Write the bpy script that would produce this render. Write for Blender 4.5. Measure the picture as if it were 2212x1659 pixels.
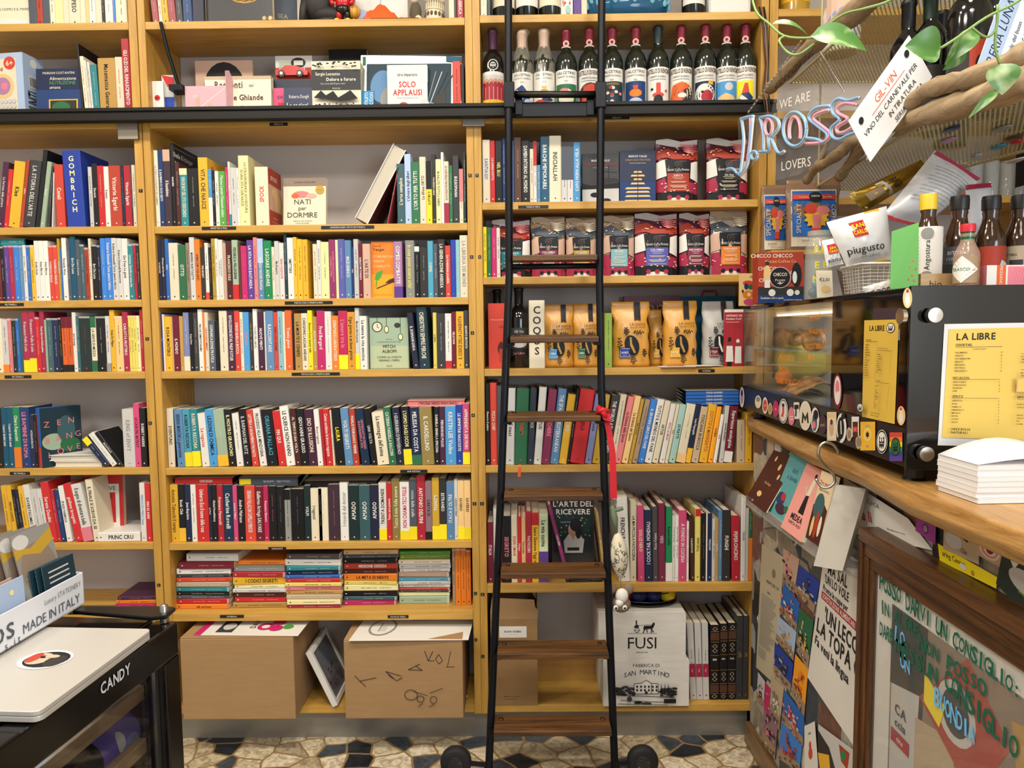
import bpy, math, random
from mathutils import Vector, Matrix
random.seed(7)
sc = bpy.context.scene
for o in list(bpy.data.objects): bpy.data.objects.remove(o)
C = sc.collection
V = Vector
# ---------------------------------------------------------------- camera
FPX, CX, CY = 1534.0, 1106.0, 829.5
EYE = V((0, -2.4, 1.435))
_d = V((214, 20970, FPX)).normalized()
_n = V((1118 - CX, 716 - CY, FPX)); _n = (_n - _d * _n.dot(_d)).normalized()
_r = _d.cross(_n)
def c2w(v): return V((_r.dot(v), _n.dot(v), -_d.dot(v)))
cam = bpy.data.cameras.new('camera'); cam.sensor_width = 36; cam.lens = 36 * FPX / 2212; cam.clip_start = .02
co = bpy.data.objects.new('camera', cam); C.objects.link(co)
ax, ay, az = c2w(V((1, 0, 0))), c2w(V((0, -1, 0))), c2w(V((0, 0, -1)))
M = Matrix((ax, ay, az)).transposed().to_4x4(); M.translation = EYE
co.matrix_world = M; sc.camera = co
# ---------------------------------------------------------------- light
sc.view_settings.view_transform = 'Standard'; sc.view_settings.look = 'None'
sc.view_settings.gamma = 1; sc.view_settings.use_curve_mapping = False
sc.view_settings.exposure = -0.28
w = bpy.data.worlds.new('world'); sc.world = w; w.use_nodes = True
w.node_tree.nodes['Background'].inputs[0].default_value = (.80, .88, 1, 1)
w.node_tree.nodes['Background'].inputs[1].default_value = .8
def lamp(name, x, y, z, e, size, col=(1, .92, .80), spot=None):
    l = bpy.data.lights.new(name, 'AREA'); l.shape = 'DISK'; l.size = size; l.energy = e; l.color = col
    if spot: l.spread = spot
    o = bpy.data.objects.new(name, l); C.objects.link(o); o.location = (x, y, z); return o
for x in (-1.9, -1.0, -.1, .75): lamp('ceiling_lamp', x, -1.3, 3.24, 23, .30)
lamp('ceiling_lamp', .3, -2.7, 3.2, 48, .8, (1, .94, .86)); lamp('ceiling_lamp', -1.3, -2.7, 3.2, 48, .8, (1, .94, .86))
wl_ = lamp('window_daylight', 1.6, -3.6, 1.75, 42, 1.3, (.82, .91, 1)); wl_.rotation_euler = (math.radians(84), 0, math.radians(18))   # shop window behind the bar
# ---------------------------------------------------------------- pixel -> place
def ray(px, py): return c2w(V((px - CX, py - CY, FPX)))
def _hit(px, py, axis, v):
    d = ray(px, py); return EYE + d * ((v - EYE[axis]) / d[axis])
def PY(px, py, y=0): return _hit(px, py, 1, y)
def PX(px, py, x): return _hit(px, py, 0, x)
def PZ(px, py, z): return _hit(px, py, 2, z)
def PP(px, py, p0, nrm):
    d = ray(px, py); return EYE + d * ((p0 - EYE).dot(nrm) / d.dot(nrm))
# ---------------------------------------------------------------- colours
PAL = {
'K':('17171a','black'),'K2':('302d2b','black'),'G':('38383a','charcoal'),'G2':('2c3440','slate'),'G3':('4a4644','charcoal'),'D':('4e5560','slate-grey'),'g':('8b8b86','grey'),
'l':('c6c4c0','light-grey'),'W':('dfdcd4','white'),'C':('ded3b8','cream'),'C2':('e8dfa4','pale-yellow'),'C3':('e3bd80','peach'),'C4':('bba78a','beige'),'B':('b48c48','tan'),'B2':('cf912c','ochre'),
'b':('55382a','brown'),'b2':('4a2220','dark-brown'),'b3':('8a7868','taupe'),'b4':('a0866a','light-brown'),'r':('c32a2c','red'),'r2':('a82432','crimson'),'r3':('b02440','crimson'),'c':('cc4434','scarlet'),'c3':('a83c2a','rust'),
'm':('6c1c2c','maroon'),'m2':('a22a48','raspberry'),'m3':('a04850','dusty-red'),'m4':('7c2a48','wine-red'),'o':('e07c24','orange'),'o2':('d8602c','burnt-orange'),'o3':('f0a024','amber'),
'y':('f2dc20','bright-yellow'),'y2':('dccb62','pale-yellow'),'y3':('c8a032','mustard'),'y4':('dac86a','straw-yellow'),'Y':('e4b030','golden-yellow'),'Y2':('b89434','dark-yellow'),
'p':('dc7c8c','pink'),'p2':('c84874','pink'),'p3':('d87c7c','salmon'),'p4':('c8a48e','pinkish-beige'),'f':('be2866','magenta'),'f2':('84305e','purple-red'),'f4':('b02450','cherry-red'),
'v':('5c3c8c','violet'),'v2':('5a5aa4','violet-blue'),'V':('46223c','plum'),'V3':('40303a','dark-plum'),'z':('a87ca4','lilac'),'z2':('8088b4','lavender'),'z3':('8c7078','mauve'),
'n':('1d2848','navy'),'n2':('1c3a6c','dark-blue'),'n3':('2440a0','royal-blue'),'N':('22243a','dark-navy'),'N2':('14304a','midnight-blue'),'u':('2c66b4','blue'),'u2':('3c80d4','bright-blue'),
's':('4a94cc','sky-blue'),'s2':('a8bcd8','powder-blue'),'S':('5a84ac','steel-blue'),'t':('2a8088','teal'),'t2':('4c98b0','turquoise'),'t3':('84b2ba','pale-teal'),'t4':('9cc0b6','mint'),
'T':('3a5c62','dark-teal'),'T2':('14506c','petrol-blue'),'T3':('1a3440','dark-petrol'),'T4':('1e3030','black-green'),'e':('1c8450','green'),'e2':('4c9a3a','grass-green'),'E':('2c6844','dark-green'),
'a':('9cb096','sage-green'),'a2':('c8d4aa','pale-green'),'L':('8aa63a','lime-green'),'L2':('d8dc9c','pale-lime'),'O':('8c7a44','olive'),'O2':('a88c28','olive-yellow'),
}
def hexlin(h):
    out = []
    for i in (0, 2, 4):
        c = int(h[i:i+2], 16) / 255
        out.append(c / 12.92 if c <= .04045 else ((c + .055) / 1.055) ** 2.4)
    return tuple(out) + (1,)
def hexof(c): return PAL[c][0] if c in PAL else c.lstrip('#')
_mats = {}
def nodes_of(name):
    m = bpy.data.materials.new(name); m.use_nodes = True
    nt = m.node_tree; return m, nt, nt.nodes, nt.nodes['Principled BSDF']
def col(c, rough=.45, metal=0, kind='paint', spec=.4):
    k = (hexof(c), rough, metal, kind)
    if k in _mats: return _mats[k]
    m, nt, N, b = nodes_of(kind + '_' + hexof(c))
    b.inputs['Roughness'].default_value = rough; b.inputs['Metallic'].default_value = metal
    b.inputs['Specular IOR Level'].default_value = spec
    base = hexlin(hexof(c))
    if kind == 'cover':                      # printed card: every copy a touch different
        oi = N.new('ShaderNodeObjectInfo'); hs = N.new('ShaderNodeHueSaturation'); mr = N.new('ShaderNodeMapRange')
        mr.inputs['To Min'].default_value = .9; mr.inputs['To Max'].default_value = 1.1
        nt.links.new(oi.outputs['Random'], mr.inputs['Value']); nt.links.new(mr.outputs[0], hs.inputs['Value'])
        hs.inputs['Color'].default_value = base; nt.links.new(hs.outputs[0], b.inputs['Base Color'])
    elif kind == 'card':                     # cardboard: faint flutes and scuffs
        tx = N.new('ShaderNodeTexCoord'); nz = N.new('ShaderNodeTexNoise'); mp = N.new('ShaderNodeMapping'); rp = N.new('ShaderNodeValToRGB')
        mp.inputs['Scale'].default_value = (6, 6, 40); nz.inputs['Scale'].default_value = 2; nz.inputs['Detail'].default_value = 5
        nt.links.new(tx.outputs['Object'], mp.inputs[0]); nt.links.new(mp.outputs[0], nz.inputs[0]); nt.links.new(nz.outputs[0], rp.inputs[0])
        rp.color_ramp.elements[0].color = tuple(x * .86 for x in base[:3]) + (1,); rp.color_ramp.elements[1].color = tuple(min(1, x * 1.1) for x in base[:3]) + (1,)
        nt.links.new(rp.outputs[0], b.inputs['Base Color'])
    elif kind == 'pages':
        tx = N.new('ShaderNodeTexCoord'); wv = N.new('ShaderNodeTexWave'); rp = N.new('ShaderNodeValToRGB')
        wv.inputs['Scale'].default_value = 160; wv.inputs['Distortion'].default_value = 2
        nt.links.new(tx.outputs['Object'], wv.inputs[0]); nt.links.new(wv.outputs[0], rp.inputs[0])
        rp.color_ramp.elements[0].color = tuple(x * .75 for x in base[:3]) + (1,); rp.color_ramp.elements[1].color = base
        nt.links.new(rp.outputs[0], b.inputs['Base Color'])
    else:
        b.inputs['Base Color'].default_value = base
    _mats[k] = m; return m
def paper(c): return col(c, .55, 0, 'paper', .3)
def cover(c): return col(c, .38, 0, 'cover', .4)
def ink(c): return col(c, .5, 0, 'ink', .3)
def mixc(a, b, t):
    a, b = hexof(a), hexof(b); return ''.join('%02x' % int(int(a[i:i+2],16)*(1-t)+int(b[i:i+2],16)*t) for i in (0,2,4))
def metal(c, r=.3): return col(c, r, 1, 'metal')
def plastic(c, r=.35): return col(c, r, 0, 'plastic', .5)
PAGES = col('e4d9bd', .8, 0, 'pages', .1); PAGES2 = col('cfc6b4', .8, 0, 'pages', .1)
def wood(name, c0, c1, axis, scale=14, rough=.42, stretch=.06, knots=True):
    k = ('wood', name)
    if k in _mats: return _mats[k]
    m, nt, N, b = nodes_of(name)
    tx = N.new('ShaderNodeTexCoord'); mp = N.new('ShaderNodeMapping'); nz = N.new('ShaderNodeTexNoise'); rp = N.new('ShaderNodeValToRGB')
    s = [1, 1, 1]; s[axis] = stretch; mp.inputs['Scale'].default_value = [x * scale for x in s]
    nz.inputs['Scale'].default_value = 2.2; nz.inputs['Detail'].default_value = 7; nz.inputs['Roughness'].default_value = .8; nz.inputs['Distortion'].default_value = .9
    nt.links.new(tx.outputs['Object'], mp.inputs[0]); nt.links.new(mp.outputs[0], nz.inputs[0]); nt.links.new(nz.outputs[0], rp.inputs[0])
    e = rp.color_ramp.elements; e[0].position = .33; e[1].position = .66; e[0].color = hexlin(c0); e[1].color = hexlin(c1)
    nt.links.new(rp.outputs[0], b.inputs['Base Color'])
    bp = N.new('ShaderNodeBump'); bp.inputs['Strength'].default_value = .12; bp.inputs['Distance'].default_value = .002
    nt.links.new(nz.outputs[0], bp.inputs['Height']); nt.links.new(bp.outputs[0], b.inputs['Normal'])
    b.inputs['Roughness'].default_value = rough; _mats[k] = m; return m
def glass(name, c, rough=.02, alpha=None, ior=1.45):
    k = ('glass', name)
    if k in _mats: return _mats[k]
    m, nt, N, b = nodes_of(name)
    b.inputs['Base Color'].default_value = hexlin(c); b.inputs['Roughness'].default_value = rough
    if alpha is None: b.inputs['Transmission Weight'].default_value = 1; b.inputs['IOR'].default_value = ior
    else:                                   # thin pane: clear with a fresnel sheen and a little tint
        tr = N.new('ShaderNodeBsdfTransparent'); gl = N.new('ShaderNodeBsdfGlossy'); fr = N.new('ShaderNodeLayerWeight'); pw = N.new('ShaderNodeMath'); ml = N.new('ShaderNodeMath'); mx = N.new('ShaderNodeMixShader'); mx2 = N.new('ShaderNodeMixShader'); L = nt.links.new
        gl.inputs['Roughness'].default_value = rough; fr.inputs[0].default_value = .5; pw.operation = 'POWER'; pw.inputs[1].default_value = 3.2; ml.operation = 'MULTIPLY_ADD'; ml.inputs[1].default_value = .26; ml.inputs[2].default_value = .03; L(fr.outputs['Facing'], pw.inputs[0]); L(pw.outputs[0], ml.inputs[0]); mx2.inputs[0].default_value = alpha
        L(ml.outputs[0], mx.inputs[0]); L(tr.outputs[0], mx.inputs[1]); L(gl.outputs[0], mx.inputs[2]); L(mx.outputs[0], mx2.inputs[1]); L(b.outputs[0], mx2.inputs[2]); L(mx2.outputs[0], N['Material Output'].inputs[0])
    _mats[k] = m; return m
# ---------------------------------------------------------------- lettering
_gl = {}
def glyph(ch, bold):
    k = (ch, bold)
    if k in _gl: return _gl[k]
    cu = bpy.data.curves.new('t', 'FONT'); cu.body = ch; cu.fill_mode = 'FRONT'; cu.resolution_u = 2; cu.offset = .022 if bold else 0
    o = bpy.data.objects.new('t', cu); C.objects.link(o)
    dg = bpy.context.evaluated_depsgraph_get(); me = o.evaluated_get(dg).to_mesh()
    vs = [(v.co.x, v.co.y) for v in me.vertices]; fs = [tuple(p.vertices) for p in me.polygons]
    o.evaluated_get(dg).to_mesh_clear()
    bpy.data.objects.remove(o); bpy.data.curves.remove(cu)
    if vs:
        x0 = min(v[0] for v in vs); x1 = max(v[0] for v in vs); vs = [(x - x0, y) for x, y in vs]; _gl[k] = (vs, fs, x1 - x0 + .085)
    else: _gl[k] = ([], [], .28)
    return _gl[k]
def text_width(s, bold=False): return sum(glyph(c, bold)[2] for c in s) - .085
# ---------------------------------------------------------------- mesh builder
class MB:
    def __init__(s): s.v = []; s.f = []; s.m = []; s.mats = []; s.T = Matrix(); s.smooth = False
    def mi(s, m):
        if m not in s.mats: s.mats.append(m)
        return s.mats.index(m)
    def add(s, vs, fs, m, T=None):
        o = len(s.v); T = s.T if T is None else T; i = s.mi(m)
        s.v += [T @ V(v) for v in vs]; s.f += [tuple(o + k for k in f) for f in fs]; s.m += [i] * len(fs)
        return s
    def box(s, x0, x1, y0, y1, z0, z1, m, T=None):
        return s.add([(x0,y0,z0),(x1,y0,z0),(x1,y1,z0),(x0,y1,z0),(x0,y0,z1),(x1,y0,z1),(x1,y1,z1),(x0,y1,z1)],
            [(0,3,2,1),(4,5,6,7),(0,1,5,4),(1,2,6,5),(2,3,7,6),(3,0,4,7)], m, T)
    def quad(s, a, b, c, d, m): return s.add([a, b, c, d], [(0,1,2,3)], m, Matrix())
    def prism(s, pts, z0, z1, m, T=None):      # polygon in x,y pushed along z
        n = len(pts)
        return s.add([(x,y,z0) for x,y in pts] + [(x,y,z1) for x,y in pts],
            [tuple(range(n))[::-1], tuple(range(n, 2*n))] + [(i,(i+1)%n,n+(i+1)%n,n+i) for i in range(n)], m, T)
    def slab(s, corners, t, m):                # 4+ world corners pushed t along their normal (back face)
        p = [V(c) for c in corners]; nr = (p[1]-p[0]).cross(p[-1]-p[0]).normalized(); n = len(p)
        return s.add(p + [q - nr*t for q in p], [tuple(range(n)), tuple(range(2*n-1, n-1, -1))] + [(i,n+i,n+(i+1)%n,(i+1)%n) for i in range(n)], m, Matrix())
    def lathe(s, prof, m, seg=24, T=None, cap=True):
        n = len(prof); vs = []; fs = []
        for r, z in prof:
            for k in range(seg):
                a = 2*math.pi*k/seg; vs.append((r*math.cos(a), r*math.sin(a), z))
        for i in range(n-1):
            for k in range(seg): fs.append((i*seg+k, i*seg+(k+1)%seg, (i+1)*seg+(k+1)%seg, (i+1)*seg+k))
        if cap: fs.append(tuple(range(seg))[::-1]); fs.append(tuple((n-1)*seg+k for k in range(seg)))
        return s.add(vs, fs, m, T)
    def tube(s, pts, r, m, seg=8, closed=False, cap=True):
        p = [V(q) for q in pts]; n = len(p); rr = r if isinstance(r, (list, tuple)) else [r]*n
        up = None; vs = []; fs = []
        for i in range(n):
            a = p[i-1] if (i > 0 or closed) else p[i]; b = p[(i+1) % n] if (i < n-1 or closed) else p[i]
            t = (b-a).normalized() if (b-a).length > 1e-9 else V((0,0,1))
            if up is None: up = t.orthogonal().normalized()
            up = (up - t*up.dot(t)); up = up.normalized() if up.length > 1e-6 else t.orthogonal().normalized()
            w2 = t.cross(up)
            for k in range(seg):
                an = 2*math.pi*k/seg; vs.append(p[i] + (up*math.cos(an) + w2*math.sin(an))*rr[i])
        for i in range(n if closed else n-1):
            j = (i+1) % n
            for k in range(seg): fs.append((i*seg+k, i*seg+(k+1)%seg, j*seg+(k+1)%seg, j*seg+k))
        if cap and not closed: fs.append(tuple(range(seg))[::-1]); fs.append(tuple((n-1)*seg+k for k in range(seg)))
        return s.add(vs, fs, m, Matrix())
    def ball(s, c, r, m, seg=16, rings=10, sc3=(1,1,1), R=None):
        T = Matrix.Translation(c) @ (R.to_4x4() if R else Matrix()) @ Matrix.Diagonal((*sc3, 1))
        pr = [(r*math.sin(math.pi*i/rings), -r*math.cos(math.pi*i/rings)) for i in range(rings+1)]
        pr[0] = (1e-4, -r); pr[-1] = (1e-4, r); return s.lathe(pr, m, seg, T)
    def text(s, f, txt, u, v, size, m, al='c', bold=False, maxw=None, sx=1, rot=0, lift=.0004):
        """f(x, y, lift) maps flat metres to the surface; u, v, size in metres there"""
        w = text_width(txt, bold) * size * sx
        if maxw and w > maxw: sx *= maxw / w; w = maxw
        x = u - (w/2 if al == 'c' else w if al == 'r' else 0); y = v - size*.35
        cr, sr = math.cos(rot), math.sin(rot)
        for ch in txt:
            vs, fs, ad = glyph(ch, bold)
            if vs:
                out = []
                for a, b in vs:
                    dx, dy = x + a*size*sx - u, y + b*size - v
                    out.append(f(u + dx*cr - dy*sr, v + dx*sr + dy*cr, lift))
                s.add(out, fs, m)
            x += ad*size*sx
        return s
    def decor(s, f, w, h, items, curved=False):
        """items in fractions of w, h: ('t',u,v,size,colour,text[,opts]) ('r',u0,v0,u1,v1,colour) ('c',u,v,r,colour) ('e',u,v,ru,rv,colour) ('p',[(u,v)..],colour) ('l',u0,v0,u1,v1,width,colour)"""
        for i, it in enumerate(items):
            lf = .0004 + .00012*i; k = it[0]
            if k == 't':
                o = it[6] if len(it) > 6 else ''
                mw = it[7]*w if len(it) > 7 else w*.94
                s.text(f, it[5], it[1]*w, it[2]*h, it[3]*h, ink(it[4]), 'l' if 'l' in o else 'r' if 'r' in o else 'c', 'b' in o, mw, .7 if 'n' in o else 1, math.pi/2 if 'u' in o else -math.pi/2 if 'd' in o else 0, lf)
                continue
            if k == 'r':
                u0, v0, u1, v1, c = it[1:6]; nx = 8 if curved else 1
                vs = [f((u0+(u1-u0)*a/nx)*w, (v0+(v1-v0)*b)*h, lf) for b in (0, 1) for a in range(nx+1)]
                s.add(vs, [(a, a+1, nx+2+a, nx+1+a) for a in range(nx)], ink(c)); continue
            if k == 'c': k, it = 'e', ('e', it[1], it[2], it[3]*h/w, it[3], it[4])
            if k == 'e': pts = [(it[1]+it[3]*math.cos(a*math.pi/10), it[2]+it[4]*math.sin(a*math.pi/10)) for a in range(20)]; c = it[5]
            elif k == 'l':
                u0, v0, u1, v1, wd, c = it[1:7]; dx, dy = (u1-u0)*w, (v1-v0)*h; L = math.hypot(dx, dy) or 1; ox, oy = -dy/L*wd/2/w*h, dx/L*wd/2
                pts = [(u0-ox, v0-oy), (u1-ox, v1-oy), (u1+ox, v1+oy), (u0+ox, v0+oy)]
            else: pts, c = it[1], it[2]
            if not curved: s.add([f(a*w, b*h, lf) for a, b in pts], [tuple(range(len(pts)))], ink(c)); continue
            if k != 'e': pts = [(a[0]+(b[0]-a[0])*q/4, a[1]+(b[1]-a[1])*q/4) for a, b in zip(pts, pts[1:]+pts[:1]) for q in range(4)]
            n = len(pts); gx = sum(p[0] for p in pts)/n; gy = sum(p[1] for p in pts)/n; vs = []; fs = []
            for q in (1, .66, .33): vs += [f((gx+(a-gx)*q)*w, (gy+(b-gy)*q)*h, lf) for a, b in pts]
            vs.append(f(gx*w, gy*h, lf))
            for q in (0, 1): fs += [(q*n+i, q*n+(i+1)%n, (q+1)*n+(i+1)%n, (q+1)*n+i) for i in range(n)]
            s.add(vs, fs + [(2*n+i, 2*n+(i+1)%n, 3*n) for i in range(n)], ink(c))
        return s
    def build(s, name, parent=None, bevel=0, smooth=None, loc=None, sub=0):
        me = bpy.data.meshes.new(name); me.from_pydata([tuple(v) for v in s.v], [], s.f)
        for m in s.mats: me.materials.append(m)
        me.polygons.foreach_set('material_index', s.m)
        me.update()
        if smooth:
            me.shade_smooth()
            if smooth is not True: me.set_sharp_from_angle(angle=smooth)
        o = bpy.data.objects.new(name, me); C.objects.link(o)
        if loc is not None: o.location = loc
        if parent is not None: o.parent = parent
        if sub: md = o.modifiers.new('s', 'SUBSURF'); md.levels = md.render_levels = sub
        if bevel: md = o.modifiers.new('b', 'BEVEL'); md.width = bevel; md.segments = 2; md.limit_method = 'ANGLE'; md.angle_limit = .7
        return o
def tag(o, label, cat, group=None, kind=None):
    o['label'] = label; o['category'] = cat
    if group: o['group'] = group
    if kind: o['kind'] = kind
    return o
def empty(name, loc, label, cat, group=None, rz=0):
    o = bpy.data.objects.new(name, None); C.objects.link(o); o.location = loc; o.rotation_euler = (0, 0, rz); o.empty_display_size = .05
    return tag(o, label, cat, group)
def struct(o): o['kind'] = 'structure'; return o
def plane(o, xd, yd):
    """flat surface frame: o origin, xd, yd unit directions"""
    o, xd, yd = V(o), V(xd).normalized(), V(yd).normalized(); n = xd.cross(yd)
    return lambda x, y, l=0: o + xd*x + yd*y + n*l
def quadmap(tl, tr, br, bl):
    """bilinear map over four corners, unit square, v up"""
    n = (tr-tl).cross(bl-tl).normalized() * -1
    return lambda x, y, l=0: (bl*(1-x)+br*x)*(1-y) + (tl*(1-x)+tr*x)*y + n*l
def qframe(tl, tr, br, bl):
    """surface map over four world corners, in metres; returns map, width, height"""
    tl, tr, br, bl = V(tl), V(tr), V(br), V(bl); w = ((tr-tl).length+(br-bl).length)/2; h = ((tl-bl).length+(tr-br).length)/2
    n = (tr-bl).cross(tl-br).normalized()
    return (lambda x, y, l=0: (bl*(1-x/w)+br*(x/w))*(1-y/h) + (tl*(1-x/w)+tr*(x/w))*(y/h) + n*l), w, h
# ================================================================ room shell
SHELF = wood('shelf_pine', 'b08438', 'd2a550', 0); POST = wood('post_pine', 'ab7e32', 'cea04a', 2)
SIDE = wood('side_pine', '9c7030', 'c08f48', 2, 10); DEEPW = wood('deep_pine', 'a27638', 'be904c', 0, 9)
def floor_mat():
    m, nt, N, b = nodes_of('crazy_paving'); L = nt.links.new
    tx = N.new('ShaderNodeTexCoord'); mp = N.new('ShaderNodeMapping'); mp.inputs['Scale'].default_value = (10.5, 12, 1); L(tx.outputs['Object'], mp.inputs[0])
    wn = N.new('ShaderNodeTexNoise'); wn.inputs['Scale'].default_value = 1.4; mx0 = N.new('ShaderNodeVectorMath'); mx0.operation = 'MULTIPLY_ADD'
    L(mp.outputs[0], wn.inputs[0]); L(wn.outputs['Color'], mx0.inputs[0]); mx0.inputs[1].default_value = (.2, .2, 0); L(mp.outputs[0], mx0.inputs[2])
    ed = N.new('ShaderNodeTexVoronoi'); ed.feature = 'DISTANCE_TO_EDGE'; ed.voronoi_dimensions = '2D'; cl = N.new('ShaderNodeTexVoronoi'); cl.voronoi_dimensions = '2D'
    for v in (ed, cl): v.inputs['Scale'].default_value = 1; L(mx0.outputs[0], v.inputs['Vector'])
    sp = N.new('ShaderNodeSeparateColor'); L(cl.outputs['Color'], sp.inputs[0])
    rp = N.new('ShaderNodeValToRGB'); rp.color_ramp.interpolation = 'CONSTANT'; e = rp.color_ramp.elements
    e[0].color = hexlin('22272e'); e[1].position = .17; e[1].color = hexlin('cfc2a4')
    for p, c in ((.36, '3c444e'), (.48, 'b9aa8a'), (.62, 'd8ccb2'), (.76, '4a5058'), (.86, 'a89a80'), (.93, 'c4b696')): q = e.new(p); q.color = hexlin(c)
    L(sp.outputs[0], rp.inputs[0])
    nz = N.new('ShaderNodeTexNoise'); nz.inputs['Scale'].default_value = 2.6; nz.inputs['Detail'].default_value = 8; nz.inputs['Distortion'].default_value = 1.6; L(mp.outputs[0], nz.inputs[0])
    r2 = N.new('ShaderNodeValToRGB'); r2.color_ramp.elements[0].position = .35; r2.color_ramp.elements[0].color = (.55, .5, .45, 1); r2.color_ramp.elements[1].position = .6; r2.color_ramp.elements[1].color = (1.05, 1.03, 1, 1); L(nz.outputs[0], r2.inputs[0])
    mu = N.new('ShaderNodeMixRGB'); mu.blend_type = 'MULTIPLY'; mu.inputs[0].default_value = 1; L(rp.outputs[0], mu.inputs[1]); L(r2.outputs[0], mu.inputs[2])
    r3 = N.new('ShaderNodeValToRGB'); r3.color_ramp.elements[0].position = .028; r3.color_ramp.elements[1].position = .055; L(ed.outputs['Distance'], r3.inputs[0])
    mo = N.new('ShaderNodeMixRGB'); mo.inputs[1].default_value = hexlin('8c7046'); L(r3.outputs[0], mo.inputs[0]); L(mu.outputs[0], mo.inputs[2]); L(mo.outputs[0], b.inputs['Base Color'])
    b.inputs['Roughness'].default_value = .3
    return m
def wallobj(name, *a, m): return struct(MB().box(*a, m).build(name))
PLASTER = col('cfc9bf', .8, 0, 'plaster'); 
wallobj('floor', -2.7, 1.95, -5.2, .4, -.06, 0, m=floor_mat())
wallobj('ceiling', -2.7, 1.95, -5.2, .4, 3.3, 3.36, m=col('e4ded2', .8, 0, 'plaster'))
wallobj('wall_back', -2.7, 1.95, .3, .4, 0, 3.3, m=PLASTER)
wallobj('wall_left', -2.8, -2.7, -5.2, .4, 0, 3.3, m=PLASTER)
wallobj('wall_right', 1.95, 2.05, -5.2, .4, 0, 3.3, m=PLASTER)
struct(MB().box(-2.6, .80, .03, .055, 0, .1, col('97938b', .42, .55, 'brushed')).build('baseboard_back'))
# ================================================================ bookcases
BACK = col('bdb6b1', .75, 0, 'board'); TAGK = plastic('141414', .4)
BAYS = {'L': (-2.31, -1.268, .0275, 'tall pine bookcase beside the black fridge, its shelves packed with paperbacks'),
        'M': (-1.2125, -.164, .0250, 'tall pine bookcase with the molo G tag, cardboard cartons on its lowest board'),
        'R': (-.1135, .804, .0250, 'tall pine bookcase behind the ladder, with coffee pouches and cookbooks'),
        'F': (.86, 1.75, .028, 'narrow pine bookcase beyond the corner of the bar counter')}
ZS = {'L': [.13, .472, .722, .984, 1.314, 1.557, 1.802, 2.145, 2.462], 'M': [.13, .472, .718, .981, 1.313, 1.554, 1.80, 2.145, 2.462],
      'R': [.13, .566, .98, 1.311, 1.6195, 1.866, 2.147, 2.468], 'F': [.13, 1.5, 1.87, 2.15, 2.475]}
DEP = .24
def tagplate(bay, px, py, wpx, txt, y=-.0005):
    p = PY(px, py, y); w = wpx / 638; h = .0105
    mb = MB().box(p.x-w/2, p.x+w/2, y-.001, 0, p.z-h/2, p.z+h/2, TAGK)
    mb.text(plane((p.x, y-.0012, p.z), (1,0,0), (0,0,1)), txt, 0, 0, h*.72, ink('d8d8d4'), maxw=w*.86)
    return mb.build('shelf_tag' if len(txt) > 1 else 'number_plate', bay)
bays = {}
for k, (x0, x1, t, lab) in BAYS.items():
    root = empty('bookcase', (x0, 0, .1), lab, 'bookcase'); bays[k] = root; root.location = (0, 0, 0)
    MB().box(x0-t, x0-.0005, 0, DEP, .1, 2.95, POST).build('side_panel', root, .0015)
    MB().box(x1+.0005, x1+t, 0, DEP, .1, 2.95, POST).build('side_panel', root, .0015)
    MB().box(x0, x1, DEP, DEP+.012, .1, 2.95, BACK).build('back_panel', root)
    for z in ZS[k]:
        th = .032 if abs(z-.472) < .01 or abs(z-.566) < .001 else .0245
        if z == .13: th = .026
        MB().box(x0, x1, .0 if z > .2 else .002, DEP, z-th, z, SHELF).build('shelf', root, .0015)
    if k in 'R': MB().box(x0, x1, DEP-.014, DEP-.0005, .13, .20, DEEPW).build('rear_lip', root)
for bay, a in (('L', [(24,658,55,'FELTRINELLI'),(39,814,58,'FELTRINELLI'),(43,1022.5,44,'FELTRINELLI'),(304,412,8,'7'),(318,732,7,'5'),(324.5,914,7,'4'),(343,1264,7,'2')]),
               ('M', [(602,268.5,38,'MOLO G'),(473,493,73,'GENITORI E FIGLI'),(751,491,113,'GIARDINAGGIO ORTO BOTANICA'),(667,654,103,'PSICOLOGIA E MINDFULNESS'),(682,808,104,'PSICOLOGIA E MINDFULNESS'),(894,1018,59,'BUR RIZZOLI'),(599,1185,39,'GARZANTI'),(501,1331.5,53,'BOMBIANI'),(860,1332,46,'NAVE DI TESEO'),(1015.5,379,7,'7'),(1019,555,7,'6'),(1020.5,719,7,'5'),(1022,897,7,'4'),(1025,1088,8,'3'),(1027,1282,7,'2'),(1028,1382,6,'1')]),
               ('R', [(1332,254.5,54,'MOLO H'),(1152,447,64,'MARE E VELA'),(1526,801,35,'CUCINA'),(1030.5,379,7,'7'),(1036,555,6,'6'),(1041,1088,8,'3'),(1042.5,1284,8,'2'),(1043,1418,7,'1')])):
    for a_ in a: tagplate(bays[bay], *a_)
# ---------------------------------------------------------------- sliding ladder rail and its brackets
BLK = metal('24211f', .45); IRON = col('1b1d22', .38, .6, 'iron')
r_ = empty('ladder_rail', (0, 0, 0), 'long black steel ladder rail running across the bookcases', 'rail')
MB().box(-2.5, .84, -.05, -.012, 2.134, 2.170, col('191614', .5, .3, 'iron')).build('bar', r_, .003)
MB().box(-2.5, .84, -.058, -.046, 2.130, 2.140, col('15130f', .5, .3, 'iron')).build('lower_lip', r_, .002)
MB().box(-2.5, .84, -.056, -.046, 2.160, 2.172, col('15130f', .5, .3, 'iron')).build('upper_lip', r_, .002)
for px, py, a, b in ((276, 283, 42, 34), (1023, 262, 46, 20)):
    p = PY(px, py, -.012); w = a/640; h = b/640
    MB().box(p.x-w/2, p.x+w/2, -.014, -.0005, p.z-h/2, p.z+h/2, metal('a39c90', .5)).build('bracket', r_, .001)
import re
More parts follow.
